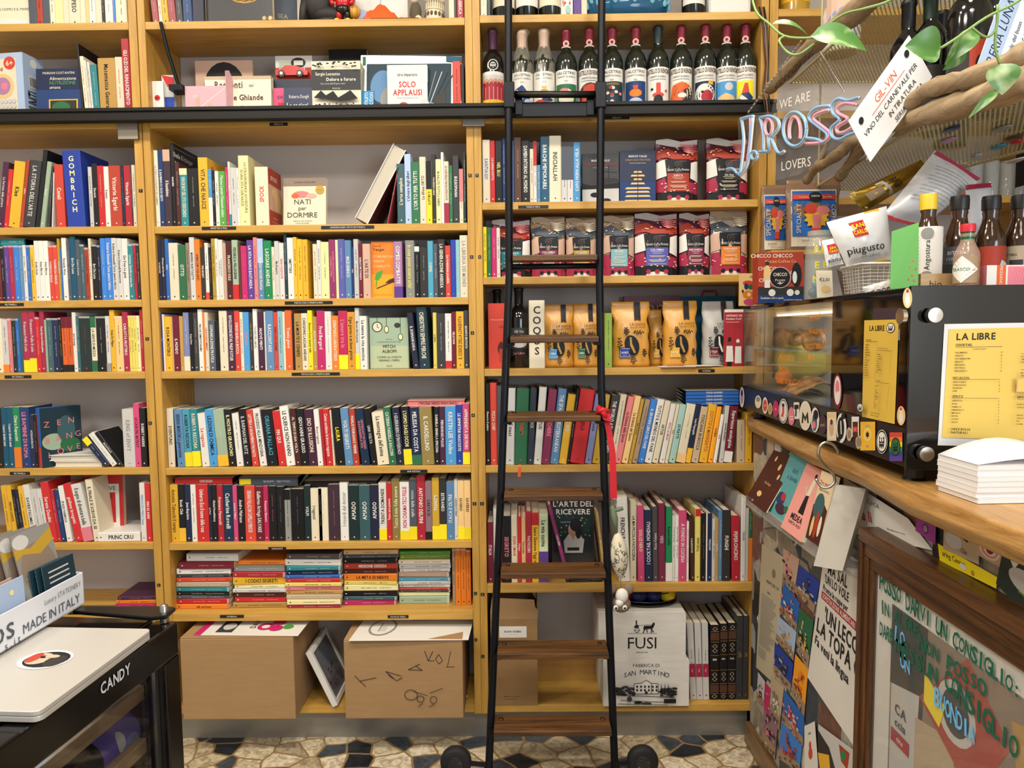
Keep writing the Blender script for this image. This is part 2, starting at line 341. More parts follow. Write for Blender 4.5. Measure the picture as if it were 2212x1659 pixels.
# ================================================================ books
ORD = 'first second third fourth fifth sixth seventh eighth ninth tenth eleventh twelfth thirteenth fourteenth fifteenth sixteenth seventeenth eighteenth nineteenth twentieth'.split()
def ordinal(n):
    if n <= 20: return ORD[n-1]
    return ('twenty-' if n < 30 else 'thirty-') + ORD[n % 10 - 1] if n % 10 else 'thirtieth'
def cname(c): return PAL[c][1] if c in PAL else c
def uprof(w, d, c, r):
    r = min(r, w*.2)
    return [(0,d),(0,r),(r,0),(w-r,0),(w,r),(w,d),(w-c,d),(w-c,c*1.3),(c,c*1.3),(c,d)]
def bars(mb, f, L, sz, c, n=3):
    """print too small to read: broken strokes"""
    x = -L/2; i = ink(c); sz = min(sz, .0030); vs = []; fs = []; gap = L*random.uniform(.32, .45) - L/2
    while x < L/2 - .004:
        for _ in range(random.randint(2, 8)):
            if x > L/2 - .002: break
            wd = random.uniform(.0008, .0016); h0 = -sz/2; h1 = sz*random.choice((.15, .15, .5)); k = len(vs)
            vs += [f(x, h0, .0004), f(x+wd, h0, .0004), f(x+wd, h1, .0004), f(x, h1, .0004)]; fs.append((k, k+1, k+2, k+3)); x += wd + .0006
        x += .0016
        if gap is not None and x > gap: x += .008; gap = None
    mb.add(vs, fs, i)
def make_book(h, w, d, colr, tcol, title, hard=False, up=False, stacked=False, stripes=False, band=None, top=None, name='paperback', pagec=None, bold=True):
    """spine at y=0 facing -y, standing at z=0, x 0..w; returns top-level object"""
    c = .0028 if hard else .0011; mb = MB(); mb.prism(uprof(w, d, c, .003 if hard else .0018), 0, h, cover(colr))
    if top:
        z0 = h*(1-top[1]); mb.add([(.0003,-.0003,z0),(w-.0003,-.0003,z0),(w-.0003,-.0003,h),(.0003,-.0003,h)], [(0,1,2,3)], ink(top[0]))
    if stripes:
        k = max(.004, w*.22); x = 0; z1 = h-.001; z0 = h-.0075
        mb.add([(.0004,-.0003,z0),(w-.0004,-.0003,z0),(w-.0004,-.0003,z1),(.0004,-.0003,z1)], [(0,1,2,3)], ink('W'))
        while x < w-.001: mb.add([(x+.0003,-.0005,z0),(min(x+.0018,w),-.0005,z0),(min(x+.0045,w),-.0005,z1),(min(x+.0027,w),-.0005,z1)], [(0,1,2,3)], ink(colr)); x += .0034
    zf = h*(.13 if not band else band[1]+.02); zt = h*(.95 if not stripes else .9) - (h*top[1]*.6 if top else 0)
    zc, L = (zf+zt)/2, (zt-zf)*.92
    if title and stacked:
        n = len(title); st = min(L/n, w*.8)
        for i, ch in enumerate(title): mb.text(plane((w/2, 0, 0), (1,0,0), (0,0,1)), ch, 0, zt - (i+.6)*L/n, st*1.02, ink(tcol), bold=True)
    elif tcol:
        f = plane((w/2, 0, zc), (0,0,1), (-1,0,0)) if up else plane((w/2, 0, zc), (0,0,-1), (1,0,0))
        parts = title.split('/') if title else []
        if parts:
            for i, t in enumerate(parts): mb.text(f, t, 0, (len(parts)/2-.5-i)*w*.36, min(w*(.62 if len(parts) == 1 else .36), .02), ink(tcol), maxw=L, bold=bold, sx=.8)
        else: bars(mb, plane((w/2, 0, zc + h*.06), (0,0,1), (-1,0,0)), L*random.uniform(.55, .85), min(.0042, w*.26), mixc(colr, tcol, .62))
        if not band and w > .006: s_ = min(w*.13, .0022); mb.add([(w/2-s_,-.0004,h*.05),(w/2+s_,-.0004,h*.05),(w/2+s_*.7,-.0004,h*.05+s_*2),(w/2-s_*.7,-.0004,h*.05+s_*2)], [(0,1,2,3)], ink(tcol))
    o = mb.build(name)
    e = .0025 if hard else .0006
    MB().box(c+.0001, w-c-.0001, c*1.4, d-(.004 if hard else .0004), e, h-e, pagec or (PAGES if random.random() < .75 else PAGES2)).build('pages', o)
    if band:
        b = MB().box(-.0002, w+.0002, -.0007, d*.5, .0008, h*band[1], cover(band[0])).build('paper_band', o); b['label'] = cname(band[0]) + ' paper band'
    return o
def thick(w): return 'slim ' if w < .0105 else 'thick ' if w > .021 else ''
READ = {
 'L7': {0: 'La fortuna della pittura', 2: 'Klee', 6: 'Freud', 12: 'Daverio', 14: 'Il museo', 15: 'Vittorio Sgarbi', 17: 'Vittorio Sgarbi'},
 'L6': {9: 'Roddy Doyle', 10: 'Anna Bikova', 11: 'Anna Bikova', 12: 'FUGGIRE DA FIRENZE', 13: 'FUGGIRE DA FIRENZE', 14: 'CHARLES JACKSON', 16: 'Fernanda Wicci', 18: 'Erri De Luca', 19: 'Il turno di notte', 23: 'Erri De Luca', 26: 'Roberto Emanuelli Tutta questa felicita', 27: 'Roberto Emanuelli Tutta questa felicita', 28: 'Roberto Emanuelli Buonanotte', 29: 'Gio Evan La gioia', 30: 'Lorenza Gentile Le cose che'},
 'L5': {6: 'Francesco Pollo Il sole', 7: 'Francesco Pollo Il sole', 9: 'Paola Barone Delle palme', 16: 'Jose Saramago', 19: 'LA GENTE DI MEZZO', 22: 'Viola De Filippo', 24: 'CARLOTTA FRUTTERO'},
 'L4': {1: 'I nuovi dodici anni', 2: 'I nuovi dodici anni', 3: 'Chiara Rapaccini', 12: 'LE CASE DEL BISTROT', 13: 'ROBERT HARRIS'},
 'L3': {1: 'PERDAN CONTEX', 5: 'DAVIDE PALUMBO', 8: 'Serena Dandini', 11: 'SPADE FABBRICA', 12: 'giuliana lavagnini', 15: 'FERRUCCIO PEREZ Fiume', 16: '1984 60 ANNI'},
 'M7a': {5: 'VEN DE BUT DEL STO CRESCENDO', 11: 'Matteo Lancini Chiamami adulto'},
 'M7b': {0: 'Villa Meda', 1: "L'orto semplice", 6: 'VALVERDE E ARINO', 9: 'LE CASE DELLE PAROLE RITROVATE'},
 'M6': {1: 'Il Potere del Cervello', 6: 'MARINO BARTOLETTI', 15: 'FRANCESCO SOLE', 16: 'FEDERICA PELLEGRINI', 21: 'PATRIZIA MASCHIO FRANCIA', 24: 'Mia Bonpetra'},
 'M6b': {6: 'BRIZI ENRICO', 7: 'VIVERE', 9: 'QUELLO CHE TI MANCA', 12: 'In cosa posso essere utile?', 15: 'COPPIE', 21: 'LA LIBRERIA DEI MONDI'},
 'M5': {0: 'Un paese senza', 2: 'ROSA MONTERO', 4: 'IL MONDO', 7: 'Katya Petri', 11: 'LUIS ELIZONDO IMMINENT', 12: 'COMUNICAZIONE PRATICA', 15: 'RIVOLUZIONE RETAIL PHILIP KOTLER', 18: 'SILENZIO', 20: 'TACERE PER AMARE', 21: 'NUOVE MENTI', 23: 'RACCONTARE', 27: 'Trenta giorni', 30: 'CAREGIVING LASCIAR ANDARE', 31: 'Eleonora Rossi Quando balla'},
 'M5b': {0: 'NUOVI ORIZZONTI', 1: 'Fred Bergard', 3: 'CHIAMARSI LABORATORIO', 5: 'Ogni giorno e un buon giorno', 6: 'Moreno Bini 24 parole', 8: 'IL DOMANI SARA', 10: 'IL SENSO', 13: 'NELLE MANI', 15: 'QUANTO SEI STATO'},
 'M4': {0: 'EVENTUNO', 2: 'SERENA MARCHI La generazione', 3: 'ROBERTA RECCHIA', 4: 'ROBERTA RECCHIA', 5: 'Le ragazze', 11: 'LETTERA A UN BAMBINO MAI NATO', 13: 'ORIANA FALLACI', 17: 'GIOVANNI GRASSO', 19: 'Brave ragazze'},
 'M4b': {3: 'LAURA', 4: 'VOLTI SEGRETI', 5: 'MARLO MORGAN E VENNE', 7: 'UNA VOLTA', 9: 'CATERINA PARDELLA BALCONI', 12: 'MELISSA DA COSTA', 14: 'GABRIELA GENISI LA SPECCHIA', 15: 'PIERGIORGIO PULIXI', 16: 'KRISTIN LEE Violino'},
 'M3': {0: 'Antonio Tabucchi Il tempo', 1: 'Book Club', 2: 'Jean-Baptiste', 4: 'Umberto Eco Il nome della rosa', 5: 'Jon Fosse', 6: 'Michel Houellebecq', 7: 'Francesca Mannocchi', 8: 'Catherine Rovelli', 9: 'Lorenzo Vallauri', 10: 'Andre Malraux', 11: 'ORIANA FALLACI UN CAPPELLO PIENO DI', 12: 'Guillermo Arriaga SALVARE', 13: 'Francesca Ginestra', 18: 'VOLPI', 19: 'I ragazzi'},
 'M3b': {7: 'Tanto sara passata', 10: 'rotta delle stelle', 11: 'ANTONIO DELFINI', 12: 'CARTA DI', 14: 'ESTRANEO', 17: 'SAVERIO', 18: 'SAVERIO'},
 'R7': {0: 'SANTIAGO', 6: 'DAMIEN INTORNO AL MONDO'},
 'R4': {0: 'Memorie di palato', 8: 'THE SPANISH MEDITERRANEAN'},
 'R4b': {2: 'Imparo a cucinare', 9: 'LE PIATTI', 11: 'Luca Pappagallo', 14: 'CUCINA', 15: 'Cucina', 16: 'DOVE IL PRANZO'},
 'R3': {5: 'Il Rifugio', 6: 'Tutta al pepe', 8: 'Sauro Giannone Oggi cucino', 9: 'La mia cucina', 10: 'LUCA ANNI'},
 'R3b': {6: 'Il pesce nobile', 9: 'A FONDO IN CUCINA', 11: 'RABARBARARE', 17: 'FORMAGGI'}}
def shelf_row(rid, ox, oy, s, zsh, data, yf=.012, d=.128, noun='paperback', where='', posts=('', ''), name='paperback', hard=False, xmin=None, xmax=None, zslope=0):
    items = []
    for ln in data.strip().split('\n'):
        t = [q.strip() for q in ln.split(',')]
        if len(t) == 1: items.append((float(t[0]), None)); continue
        xs = t[0].split('/'); yt = float(t[1]); ti = t[4] if len(t) > 4 else ''; fl = t[5].split() if len(t) > 5 else []
        items.append((float(xs[0]), float(xs[1]) if len(xs) > 1 else None, yt, t[2], t[3], ti, fl))
    geo = []
    ybase = None
    for it in items:
        # find the pixel height of the shelf top on the spine plane under this x
        px = ox + it[0]/s; lo, hi = 0, 1659
        for _ in range(30):
            mid = (lo+hi)/2
            if PY(px, mid, yf).z > zsh: lo = mid
            else: hi = mid
        pb = PY(px, lo, yf)
        if it[1] is None and len(it) == 2: geo.append((pb.x, None)); continue
        pxt = ox + (it[1] if it[1] is not None else it[0])/s; pt = PY(pxt, oy + it[2]/s, yf); h = pt.z - zsh
        th = math.atan2(pt.x - pb.x, h) if it[1] is not None else 0
        geo.append([pb.x, h, th, it])
    n_all = sum(1 for g in geo if g[1] is not None); idx = 0; out = []
    for i, g in enumerate(geo):
        if g[1] is None: continue
        x, h, th, it = g; nx = geo[i+1] if i+1 < len(geo) else None
        wd = (nx[0]-x) if nx else .015
        if nx and nx[1] is not None:
            hm = min(h, nx[1]); over = hm*(math.tan(th)-math.tan(nx[2]))
            if over > 0: wd -= over
            if nx[2] > .02 and i+2 < len(geo): wd -= max(0, geo[i+2][0]-nx[0])*math.sin(nx[2])*math.tan(nx[2])*1.15
        wd = wd*math.cos(th) - .0005
        w = max(.0035, wd); idx += 1
        lo_, hi_ = (-2.31, -1.2688) if 'fridge bay' in where else (-1.2118, -.1648) if 'middle bay' in where else (-.1128, .8030)
        if x < lo_: w = max(.0035, w-(lo_-x)); x = lo_
        if x + w/math.cos(th) + max(0, h*math.tan(th)) > hi_: w = max(.006, hi_ - x - max(0, h*math.tan(th))); x = min(x, hi_ - w - max(0, h*math.tan(th)))
        dd = min(.205, d * (1 + max(0, (h-.215))*3.2)) * random.uniform(.97, 1.02); dd = min(dd, DEP - yf - .018)
        _, _, _, ccol, tcol, ti, fl = it
        if tcol: ti = READ.get(rid, {}).get(idx-1, '') or ti
        kw = {}
        for q in fl:
            m_ = re.match(r'([=^])([A-Za-z]+\d?)-(\d+)', q)
            if m_:
                v = (m_.group(2), int(m_.group(3))/100)
                kw['band' if m_.group(1) == '=' else 'top'] = v
            elif q == '/': kw['stripes'] = True
            elif q == '<': kw['up'] = True
            elif q == '|': kw['stacked'] = True
            elif q == 'h': kw['hard'] = True
        hd = kw.pop('hard', hard)
        o = make_book(h*math.cos(th), w, dd, ccol, tcol, ti, hard=hd, name=name, **kw)
        zl = zsh + .0006 + (w*math.sin(th) if th > 0 else 0)
        o.location = (x, yf, zl); o.rotation_euler = (0, th, 0)
        a, b = idx, n_all+1-idx
        pos = f'{ordinal(a)} from the {posts[0]}' if a <= b else f'{ordinal(b)} from the {posts[1]}'
        nw = lambda t: len(t.split())
        if 'band' in kw: ft = f'with {cname(kw["band"][0])} foot band'
        elif 'top' in kw: ft = f'with {cname(kw["top"][0])} top'
        else: ft = f'with {cname(tcol)} lettering' if tcol else ''
        lab = ' '.join(f'{thick(w)}{cname(ccol)} {noun} {ft} {pos} on {where}'.split())
        if nw(lab) > 16: lab = ' '.join(f'{cname(ccol)} {noun} {ft} {pos} on {where}'.split())
        if nw(lab) > 16: lab = ' '.join(f'{cname(ccol)} {noun} {pos} on {where}'.split())
        tag(o, lab, 'book' if noun != 'cookbook' else 'cookbook', f'{noun}s on {where}')
        out.append(o)
    return out
row = shelf_row
PSY = dict(name='psychology_book', noun='psychology book')
FL = ("frame's edge", 'wooden post'); MP = ('fridge-side post', 'ladder-side post'); RP = ('ladder-side post', 'counter-side post')
row('L7', 0, 300, 6.506, 1.802, '''-35/45,310,V,l
50/120,415,r,W
118/205,305,Y,K,,
275/375,278,c3,C,DEPERO
325/430,290,G,l,LA STORIA DELL'ARTE
495/610,130,K,
560/665,300,a,W
668/725,380,G,l
725/748,470,W,K
800/752,362,c,W,Canali
950/860,168,n3,C2,GOMBRICH,| h
1205
1270,395,l,K
1325,350,K,W,
1400,380,r,W
1490,390,W,K
1560,378,c3,W
1725,375,N,s
1770,375,r2,W
1865,372,G,W
1880,368,C,K
1935''', yf=.018, d=.15, where='fridge bay shelf seven', posts=FL, name='art_book', noun='art book')
row('L6', 0, 500, 5.026, 1.557, '''-5,165,m,l
30,160,K,W,,/
70,150,v,W,,/
118,150,m2,l,,/
172,150,u2,W,,/
230,152,S,l,,/
272,150,W,K,,/
310,150,u,W,,/
352,150,Y,K,,/
397,103,W,K
445,103,W,K
498,103,W,K
550,150,c,W,,/
595,150,c,W,,/
648,78,O2,W
676,190,u,l
695,70,W,K
748,100,D,l
783,58,T2,W
845,90,D,l
893,140,T,W,,/
940,175,c3,K,,/
985,78,C,K
1015,140,K,W,,/
1075,148,N,W,,/
1112,75,u2,W
1170,72,u2,W
1235,72,l,K
1292,75,l,K
1345,78,W,K
1410,135,t,W,,/
1466,130,r2,K,,/
1498,130,K2,W,,/
1536''', where='fridge bay shelf six', posts=FL)
row('L5', 0, 500, 5.026, 1.314, '''-30,945,C,K
45,955,l,K,,=o-15
108,945,p3,W,,/
150,945,T4,W,,/
195,945,u,l,,/
232,945,T,
268,870,m2,l,,=y-20
335,870,m2,l,,=y-23
408,930,r,W,,/
455,870,m2,W
506,960,a,
530,940,T,l,,/
590,940,n,W,,/
660,935,K,y,,/
690,930,o2,K,,^m-20 =K-13
745,930,o2,K,,^m-20 =K-13
808,880,W,K
850,920,T,W
884,920,T4,c,,/
1005,925,C,K,,^E-20 =E-20
1066,920,K,W,,/
1165,920,l,K,,=g-15 /
1213,855,Y,K
1268,920,C3,K,,/
1350,875,m2,W
1412,915,y2,K,,/
1442,915,y2,K,,/
1472,915,y2,K,,/
1500,915,C2,K,,/
1538,850,r2,W
1576''', where='fridge bay shelf five', posts=FL)
row('L4', 0, 820, 4.365, .984, '''-12,270,K,o
38,265,T2,W
90,265,T2,W
146,262,e,W,,=o-34
212,262,n2,p,LE BAMBINE DI ROMA
298,335,n,W,ACQUADORATA
340,345,K,Y
364,335,m,r
390
985/650,420,n,W,,^y-24
1060/715,375,W,g
1125/780,360,K,W,INCASTRATI
1172,280,l,g,KING of ENVY
1280,225,p2,K,LE CASE DEL BISTROT
1335,270,K,W
1392''', where='fridge bay shelf four', posts=FL)
row('L3', 0, 820, 4.365, .722, '''79/0,1000,Y,K
130/50,1000,Y,K
185/100,1035,K,W
215/130,1030,N,W
245/160,1005,Y,K
300/207,990,W,K
360/275,1035,l,K
420/335,1030,l,K
470/372,965,r,W
545/462,1040,r2,W
582/505,1040,n2,W
632/540,1000,W,K
715/585,972,r,W
792/658,975,W,K,Il sogno di diventare bella,=p-24
887/795,940,C,K,IL FINALE SI SCRIVE DA SE
955
1335,975,W,s
1385,980,r,W
1440''', where='fridge bay shelf three', posts=FL)
m7 = row('M7a', 320, 290, 6.144, 1.80, '''88,215,C,g,LA CURA E LO SVILUPPO DEL BAMBINO
165,210,n2,W,IL BAMBINO E I SUOI GESTI
232,205,V3,W,il bambino,^p4-15
328,120,K,W,NASCERE,h
384,375,b2,l
442,455,t,C,VEN DE BUT,^C2-11
545,455,K,W
690,310,Y,b,VITA CHE NASCE
818,465,s,W,,=W-50
868,480,K,W
905,490,W,K
957,492,e2,W
1045,440,f,W
1083,365,W,K,,=t-18
1112,445,l,K
1190,450,W,K
1222,285,C2,O,LA STRAORDINARIA AVVENTURA/DI UNA VITA CHE NASCE
1358
1434,435,C,c,SPOCK,<
1612''', where='middle bay shelf seven', posts=('fridge-side post', 'leaning white volume'), name='hardback_book', noun='hardback', d=.15)
row('M7b', 670, 300, 5.82, 1.80, '''965/1108,330,m3,W
1100,315,T,C,L'orto semplice,<
1198,192,s2,K,L'alveare degli alberi,<
1280,292,E,W,L'ORTO PER TUTTI,<
1385,228,C,b,La difesa ORTO,<
1467,280,y,K,E NEGATI,^K-45
1540,198,K2,C
1588,258,C2,K,IN SALUTE TUTTO L'ANNO
1655,170,W,
1690,285,C,m,,=m2-33
1752,335,E,W
1800,215,G,W,BULBOMANIA
1880,380,C,r,,^p3-60
1930,170,T4,W
1968''', where='middle bay shelf seven', posts=('leaning white volume', 'ladder-side post'), name='hardback_book', noun='hardback', d=.14)
row('M6', 330, 500, 5.186, 1.554, '''72,98,N,W,LE CONTRARIE
112,90,N,W
157,85,u,W,MAXI
198,130,C,K
303,152,E,W,OTTO
388,130,b3,K
430,65,l,K
488,90,o,n,ANNI CHE VOLANO
550,180,K2,C,THE SECRET
600,130,W,K,,=c-13 /
640,180,K,o
675,82,O2,K
715,82,W,K
748,95,W,g,LA SOTTILE ARTE DI FARSI/I CAZZI DEGLI ALTRI
802,130,p4,p
838,108,b2,C
903,97,a,K,,=r-25
972,125,b,r
1000,162,f,p
1070,98,v,W,LA VITA NON E BASTARDA
1142,68,p3,m
1188,82,S,W,,^s2-40
1255,105,e,W,LASCIARE ANDARE
1345,175,C,K
1378,110,l,K
1428,130,W,r,NON VOLEVATE
1484,30,T3,W
1520,72,W,K,SMETTERE
1588,65,Y,K
1630,88,Y,K
1688,92,Y,b
1750''', where='middle bay shelf six', posts=('fridge-side post', 'orange cover'), **PSY)
row('M6b', 670, 500, 5.183, 1.554, '''42,142,C,m
90,100,W,K
130,120,L2,K
222,92,f2,p,GLI UOMINI VENGONO DA MARTE/LE DONNE DA VENERE
295,95,C2,
325,88,v2,W
398,100,S,W
470,180,n2,C
498,88,l,K
552,135,m,W
597,140,p4,b,L'ARTE DI
685
945,115,z,W,COMESI COMBATTE,=v-20
1040
1074,102,g,y2
1176,170,K,W,,^W-10
1232,180,K2,l
1322,108,t2,C
1386,138,D,W
1436,90,K2,W,LA GENERAZIONE ANSIOSA
1518,160,c,W,La rivoluzione possibile
1580,95,n3,r
1636,95,t3,W
1682,45,C,g
1778''', where='middle bay shelf six', posts=('yellow trio', 'ladder-side post'), **PSY)
row('M5', 330, 500, 5.186, 1.313, '''96,910,n3,W
128,930,C,
150,955,Y,K
230,960,p4,
245,950,m,W,,^m-30
315,950,B,C
360,910,z2,W,,=C-25
425,905,K,W
470,910,G,l
525,875,W,K,PERCHE DIMENTICHIAMO
578,900,o,
597,908,C,r,IMMINENT
640,1000,D,W
712,1010,K,
760,890,C,K
852,888,V,W
930,888,c,W,CHIUDI QUELLA BOCCA
992,905,C,K
1028,905,s,p
1096,915,G,y
1138,870,W,g
1190,905,V,W
1262,900,l,
1282,890,S,W
1368,905,c,K,ADDIO A STA C DI ANSIA
1413,895,t3,K
1470,900,C,
1496,885,o2,W
1574,920,K,
1598,920,B,K,LA MORTE E CENERE
1678,918,C,K
1748,885,y,K
1802''', where='middle bay shelf five', posts=('fridge-side post', 'green cover'), **PSY)
row('M5b', 670, 500, 5.183, 1.313, '''38,955,B,W
88,888,f,W
176,897,W,g
250,945,o,W,
328,890,f4,p,L'amore tra le,=y-25
428,903,B2,K
513,858,l,K,,=y-25
563,948,W,K,La mente la vita emotiva
645
1157/1078,908,N,W
1225/1180,850,T3,C,CHIEDETEVI SEMPRE PERCHE,h
1345
1382,910,y2,K
1424,920,G,W
1518,920,W,K,,=r-14 /
1590,900,m,W
1640,897,Y,m,IL CODICE DELLA LONGEVITA,<
1728,885,G,W
1780''', where='middle bay shelf five', posts=('yellow stripe', 'ladder-side post'), **PSY)
row('M4', 340, 850, 4.739, .981, '''105/78,155,C,K
186,165,K,
208/162,165,S,n
292/247,163,t2,K,,=y-25
370/322,163,t,C,,=y-27
460/405,205,W,r
538/480,165,s,K,LEZIONI DI CHIMICA
628/567,165,a,W,,^a-50 =Y-20
735/675,165,K,C2,IL MOSTRO GRANCHIO
815/757,205,W,K
888/823,160,K,l,IL BARMAN DEL RITZ
973/903,168,c,W
1052/970,155,W,K,PROCESSO ALLA MENZOGNA
1125/1055,165,K,t2
1245/1170,180,r,W,FIN QUI
1325/1243,130,W,K,LE QUERCE NON FANNO
1415/1350,155,b2,C,AL TEMPO DI UNA VOLTA
1475/1412,158,K,W
1555/1495,165,V,C,DIO DI ILLUSIONI
1645/1593,165,W,m
1700''', where='middle bay shelf four', posts=('fridge-side post', 'red thriller'), d=.13, yf=.02, name='paperback')
row('M4b', 670, 830, 4.608, .981, '''136/90,250,r2,
165/115,250,r,W,Come uccidono le brave ragazze
232/190,260,C,K
270/205,235,K,y,
352/293,240,S,W
433/380,245,c3,W
515/440,240,N2,p,UN PODCAST HA DECISO/DI ROVINARMI LA VITA
612/525,240,K,l
673/608,280,C,K,La montagna dell'anima
792/720,230,E,W
865/808,232,N,l,I GUERRIERI D'INVERNO
940/897,225,K,C2,L'UOMO DAGLI OCCHI,=y-27
1020/985,232,n,W,,=E-17
1115/1080,230,O,W,IL CARDELLINO
1240,228,K,W
1293,225,V,W
1350,220,s,W
1458,205,n3,W,LE SIMMETRIE NASCOSTE
1523,195,p2,W,APPRENDISTA DEI FIORI,=y-20
1595''', where='middle bay shelf four', posts=('purple novel', 'ladder-side post'), d=.13, yf=.02, name='paperback')
row('M3', 340, 850, 4.739, .718, '''125,935,Y,b
230,935,K,W,,=Y-24
297,935,n,W
358,935,W,K
412,935,r,W
537,940,N,W
572,938,K,W
625,938,r2,W
688,938,N2,W
786,945,p2,W
832,945,K,W
905,948,c,W,
1013,955,m,W
1098,948,f4,W
1150,950,K,p
1232,955,K,g
1312,985,g,K,,^K-20
1376,980,K,g
1512,945,T4,W
1580,975,C,K
1655,975,C,K
1700''', where='middle bay shelf three', posts=('fridge-side post', 'ladder-side post'), d=.13, yf=.018, name='paperback')
row('M3b', 670, 830, 4.608, .718, '''90,1035,C,l
188,1000,V3,p
305,980,W,g,I ricordi del dottor,<
388,1010,T4,W,AMADO,<
495,1010,T,W,AMADO,<
605,1005,N,W,AMADO,<
692,980,W,K,TRENTA DOMANDE,< =y-20
768,985,r,W,,<
820,950,O,C,Tutto il mio folle amore,<
900,975,W,f,NON CHIAMATECI FIGLIE,< =y-16
995,945,D,l,,=y-22
1068,915,r2,W
1152,975,z3,K,,=K-14
1220,935,y3,W,TRENOMI,< =y-22
1292,935,K2,W,,=y-25
1363,975,S,W,ITACA E OLTRE,<
1440,950,l,K,APRIRE LO SGUARDO,<
1476,960,C3,K,,=y-22
1538,960,C3,K,,=y-20
1606''', where='middle bay shelf three', posts=('dotted pair', 'ladder-side post'), d=.13, yf=.018, name='paperback')
row('M2', 350, 1170, 3.16, .472, '''1985,50,b4,K,,/
2005,48,o,K,,/
2043,48,o,K,,/
2080,58,o,K,,/
2112''', where='middle bay shelf two', posts=('book piles', 'ladder-side post'), yf=.05, d=.126)
row('R7', 1020, 270, 3.456, 1.866, '''80,112,C,u
138,118,r,W,LA LUNGA ROTTA
175,120,K,y2,NEL BLU
228,102,n2,W
252,118,u,W
316,95,b,C
370,120,K,W,INTORNO AL MONDO
432,180,C,K
460,122,W,r,,^r-40
484,300,S,W
512,88,T2,W,BARCHE MEMORABILI
576,82,C,G,INSCIALLAH,h
668,162,l,K,,^D-60
712,162,l,K,,^D-60
757,132,s,W,CAPO HORN ALLA VELA,<
810''', where='ladder bay shelf seven', posts=RP, name='sailing_book', noun='sailing book', d=.14)
row('R6', 1020, 270, 3.456, 1.6195, '''80,762,y,K
112,765,E,W
148,768,f,W
185,770,W,K
212''', where='ladder bay shelf six', posts=('ladder-side post', 'coffee pouches'), d=.12)
row('R5', 1020, 600, 3.456, 1.311, '''427,170,C,G,COQUS,| h
545
990,265,L,K
1046''', where='ladder bay shelf five', posts=('black bottle', 'ochre pouches'), name='hardback_book', noun='hardback', d=.15)
CB = dict(name='cookbook', noun='cookbook', d=.17, hard=True, yf=.012)
row('R4', 1030, 810, 6.9125, .98, '''130,130,K,W
210,120,c,C,PIZZA CHEF
310,165,D,
430/452,200,l,K,SALT IS meat
560/598,210,E,c,VIETNAM
750/800,205,G2,l,COCK
850/938,180,W,K,ARTUSI
965/1080,215,m4,p,IL BICCHIERE
1095/1225,200,S,W
1225/1370,280,Y,W,CIBO
1345/1505,190,K,W
1390/1555,210,r,m,CHINA
1615/1780,280,z2,N,Cucina
1725/1885,280,Y2,K
1848/2025,290,K2,W,THE WORLD ATLAS OF COFFEE
1975/2160,270,C,K
2070''', where='ladder bay shelf four', posts=('ladder-side post', 'pink spine'), **CB)
row('R4b', 1300, 810, 6.144, .98, '''175/365,262,p3,K,La Scienza delle Spezie
265/455,255,C3,K,La Scienza del Gusto
355/535,295,Y2,K
402/590,300,b4,K
480/668,300,u2,W,IL GRANDE LIBRO DEL PANE
570/757,300,W,K,TUTTO IL MONDO DEL PANE
670/855,320,C,K,ARTUSI
765/930,365,W,r,VIVA LA BIGA!
840/1005,370,C,K,OCUS
890/1050,375,t4,K
985/1145,370,C,O,,=C3-16
1110/1270,365,n,W,,=Y-25
1190/1330,408,C4,b,TOSCANA IN BOCCA
1295/1435,380,Y,c,COTTO E MANGIATO
1410/1540,410,o3,K
1480/1590,515,W,r
1560/1650,405,l,K
1618/1720,410,m,W,Esperienze enologiche,=W-20
1722
1797/1802,600,C4,b
1905,520,Y,K
1995''', where='ladder bay shelf four', posts=('atlas of coffee', 'counter-side post'), **CB)
row('R3', 1030, 1030, 6.381, .566, '''148,630,m,W,ITALIA
238,440,W,
300,630,r2,W
355,545,K,p,SEGRETO
482,525,C,r,ESSERI UMANI
568,555,r,W
622,560,C3,K
682,480,r3,W,PASTICCERI
765,495,Y,K,,^r-18
862,510,a2,K,,=v-45
990
1245/955,330,f2,W
1300
1765/1642,480,C3,K
1795''', where='ladder bay shelf three', posts=('ladder-side post', 'red lanyard'), **CB)
row('R3b', 1300, 1030, 6.144, .566, '''232/190,268,W,K,FRENCH BAKING
380,330,C,K,LA MIA PICCOLA PASTICCERIA
480/465,385,p2,C,DOLCE NERO
573/562,445,n,W,I COCKTAIL MONDIALI,<
680/668,400,G3,l,Pizza Volume,<
755/748,355,m4,l,VISO
848,400,e,K,,=W-25
933,520,W,K
975,520,W,K
1020,450,p2,W
1125,600,W,K
1182/1160,510,b2,C
1235,430,y4,K,TOSCANA,< ^r-10
1310,490,K,o
1380,480,W,
1400,490,n,W,VINOLOGY
1460,560,l,K
1505,560,B,W
1545,450,S,W
1597,445,K2,W,FUNGHI
1728/1718,520,r2,W,PEPERONCINO
1842,270,W,g,TERRINE
1908,420,l,
1946,480,E,C,,=o-63
2044''', where='ladder bay shelf three', posts=('red lanyard', 'counter-side post'), **CB)
vols = row('R1', 1030, 1240, 3.511, .13, '''1622/1592,372,l,K,,^l-35
1670/1650,372,l,K,,^l-35
1718/1706,372,l,K,,^l-35
1765,390,K,C,8,h
1838,380,K,C,6,h
1900,375,K,C,5,h
1965,320,G,O,LIFE,h
2018,320,G,O,LIFE,h
2074''', where='ladder bay bottom board', posts=('stacked white cartons', 'counter-side post'), name='encyclopedia_volume', noun='volume', d=.17, yf=.03)
def side_print(o, x_, d_, items, nm):
    h_ = max(v.co.z for v in o.data.vertices); MB().decor(plane((x_+.0002, .002, 0), (0,1,0), (0,0,1)), d_, h_, items).build(nm, o)
wx = lambda o: max(v.co.x for v in o.data.vertices)
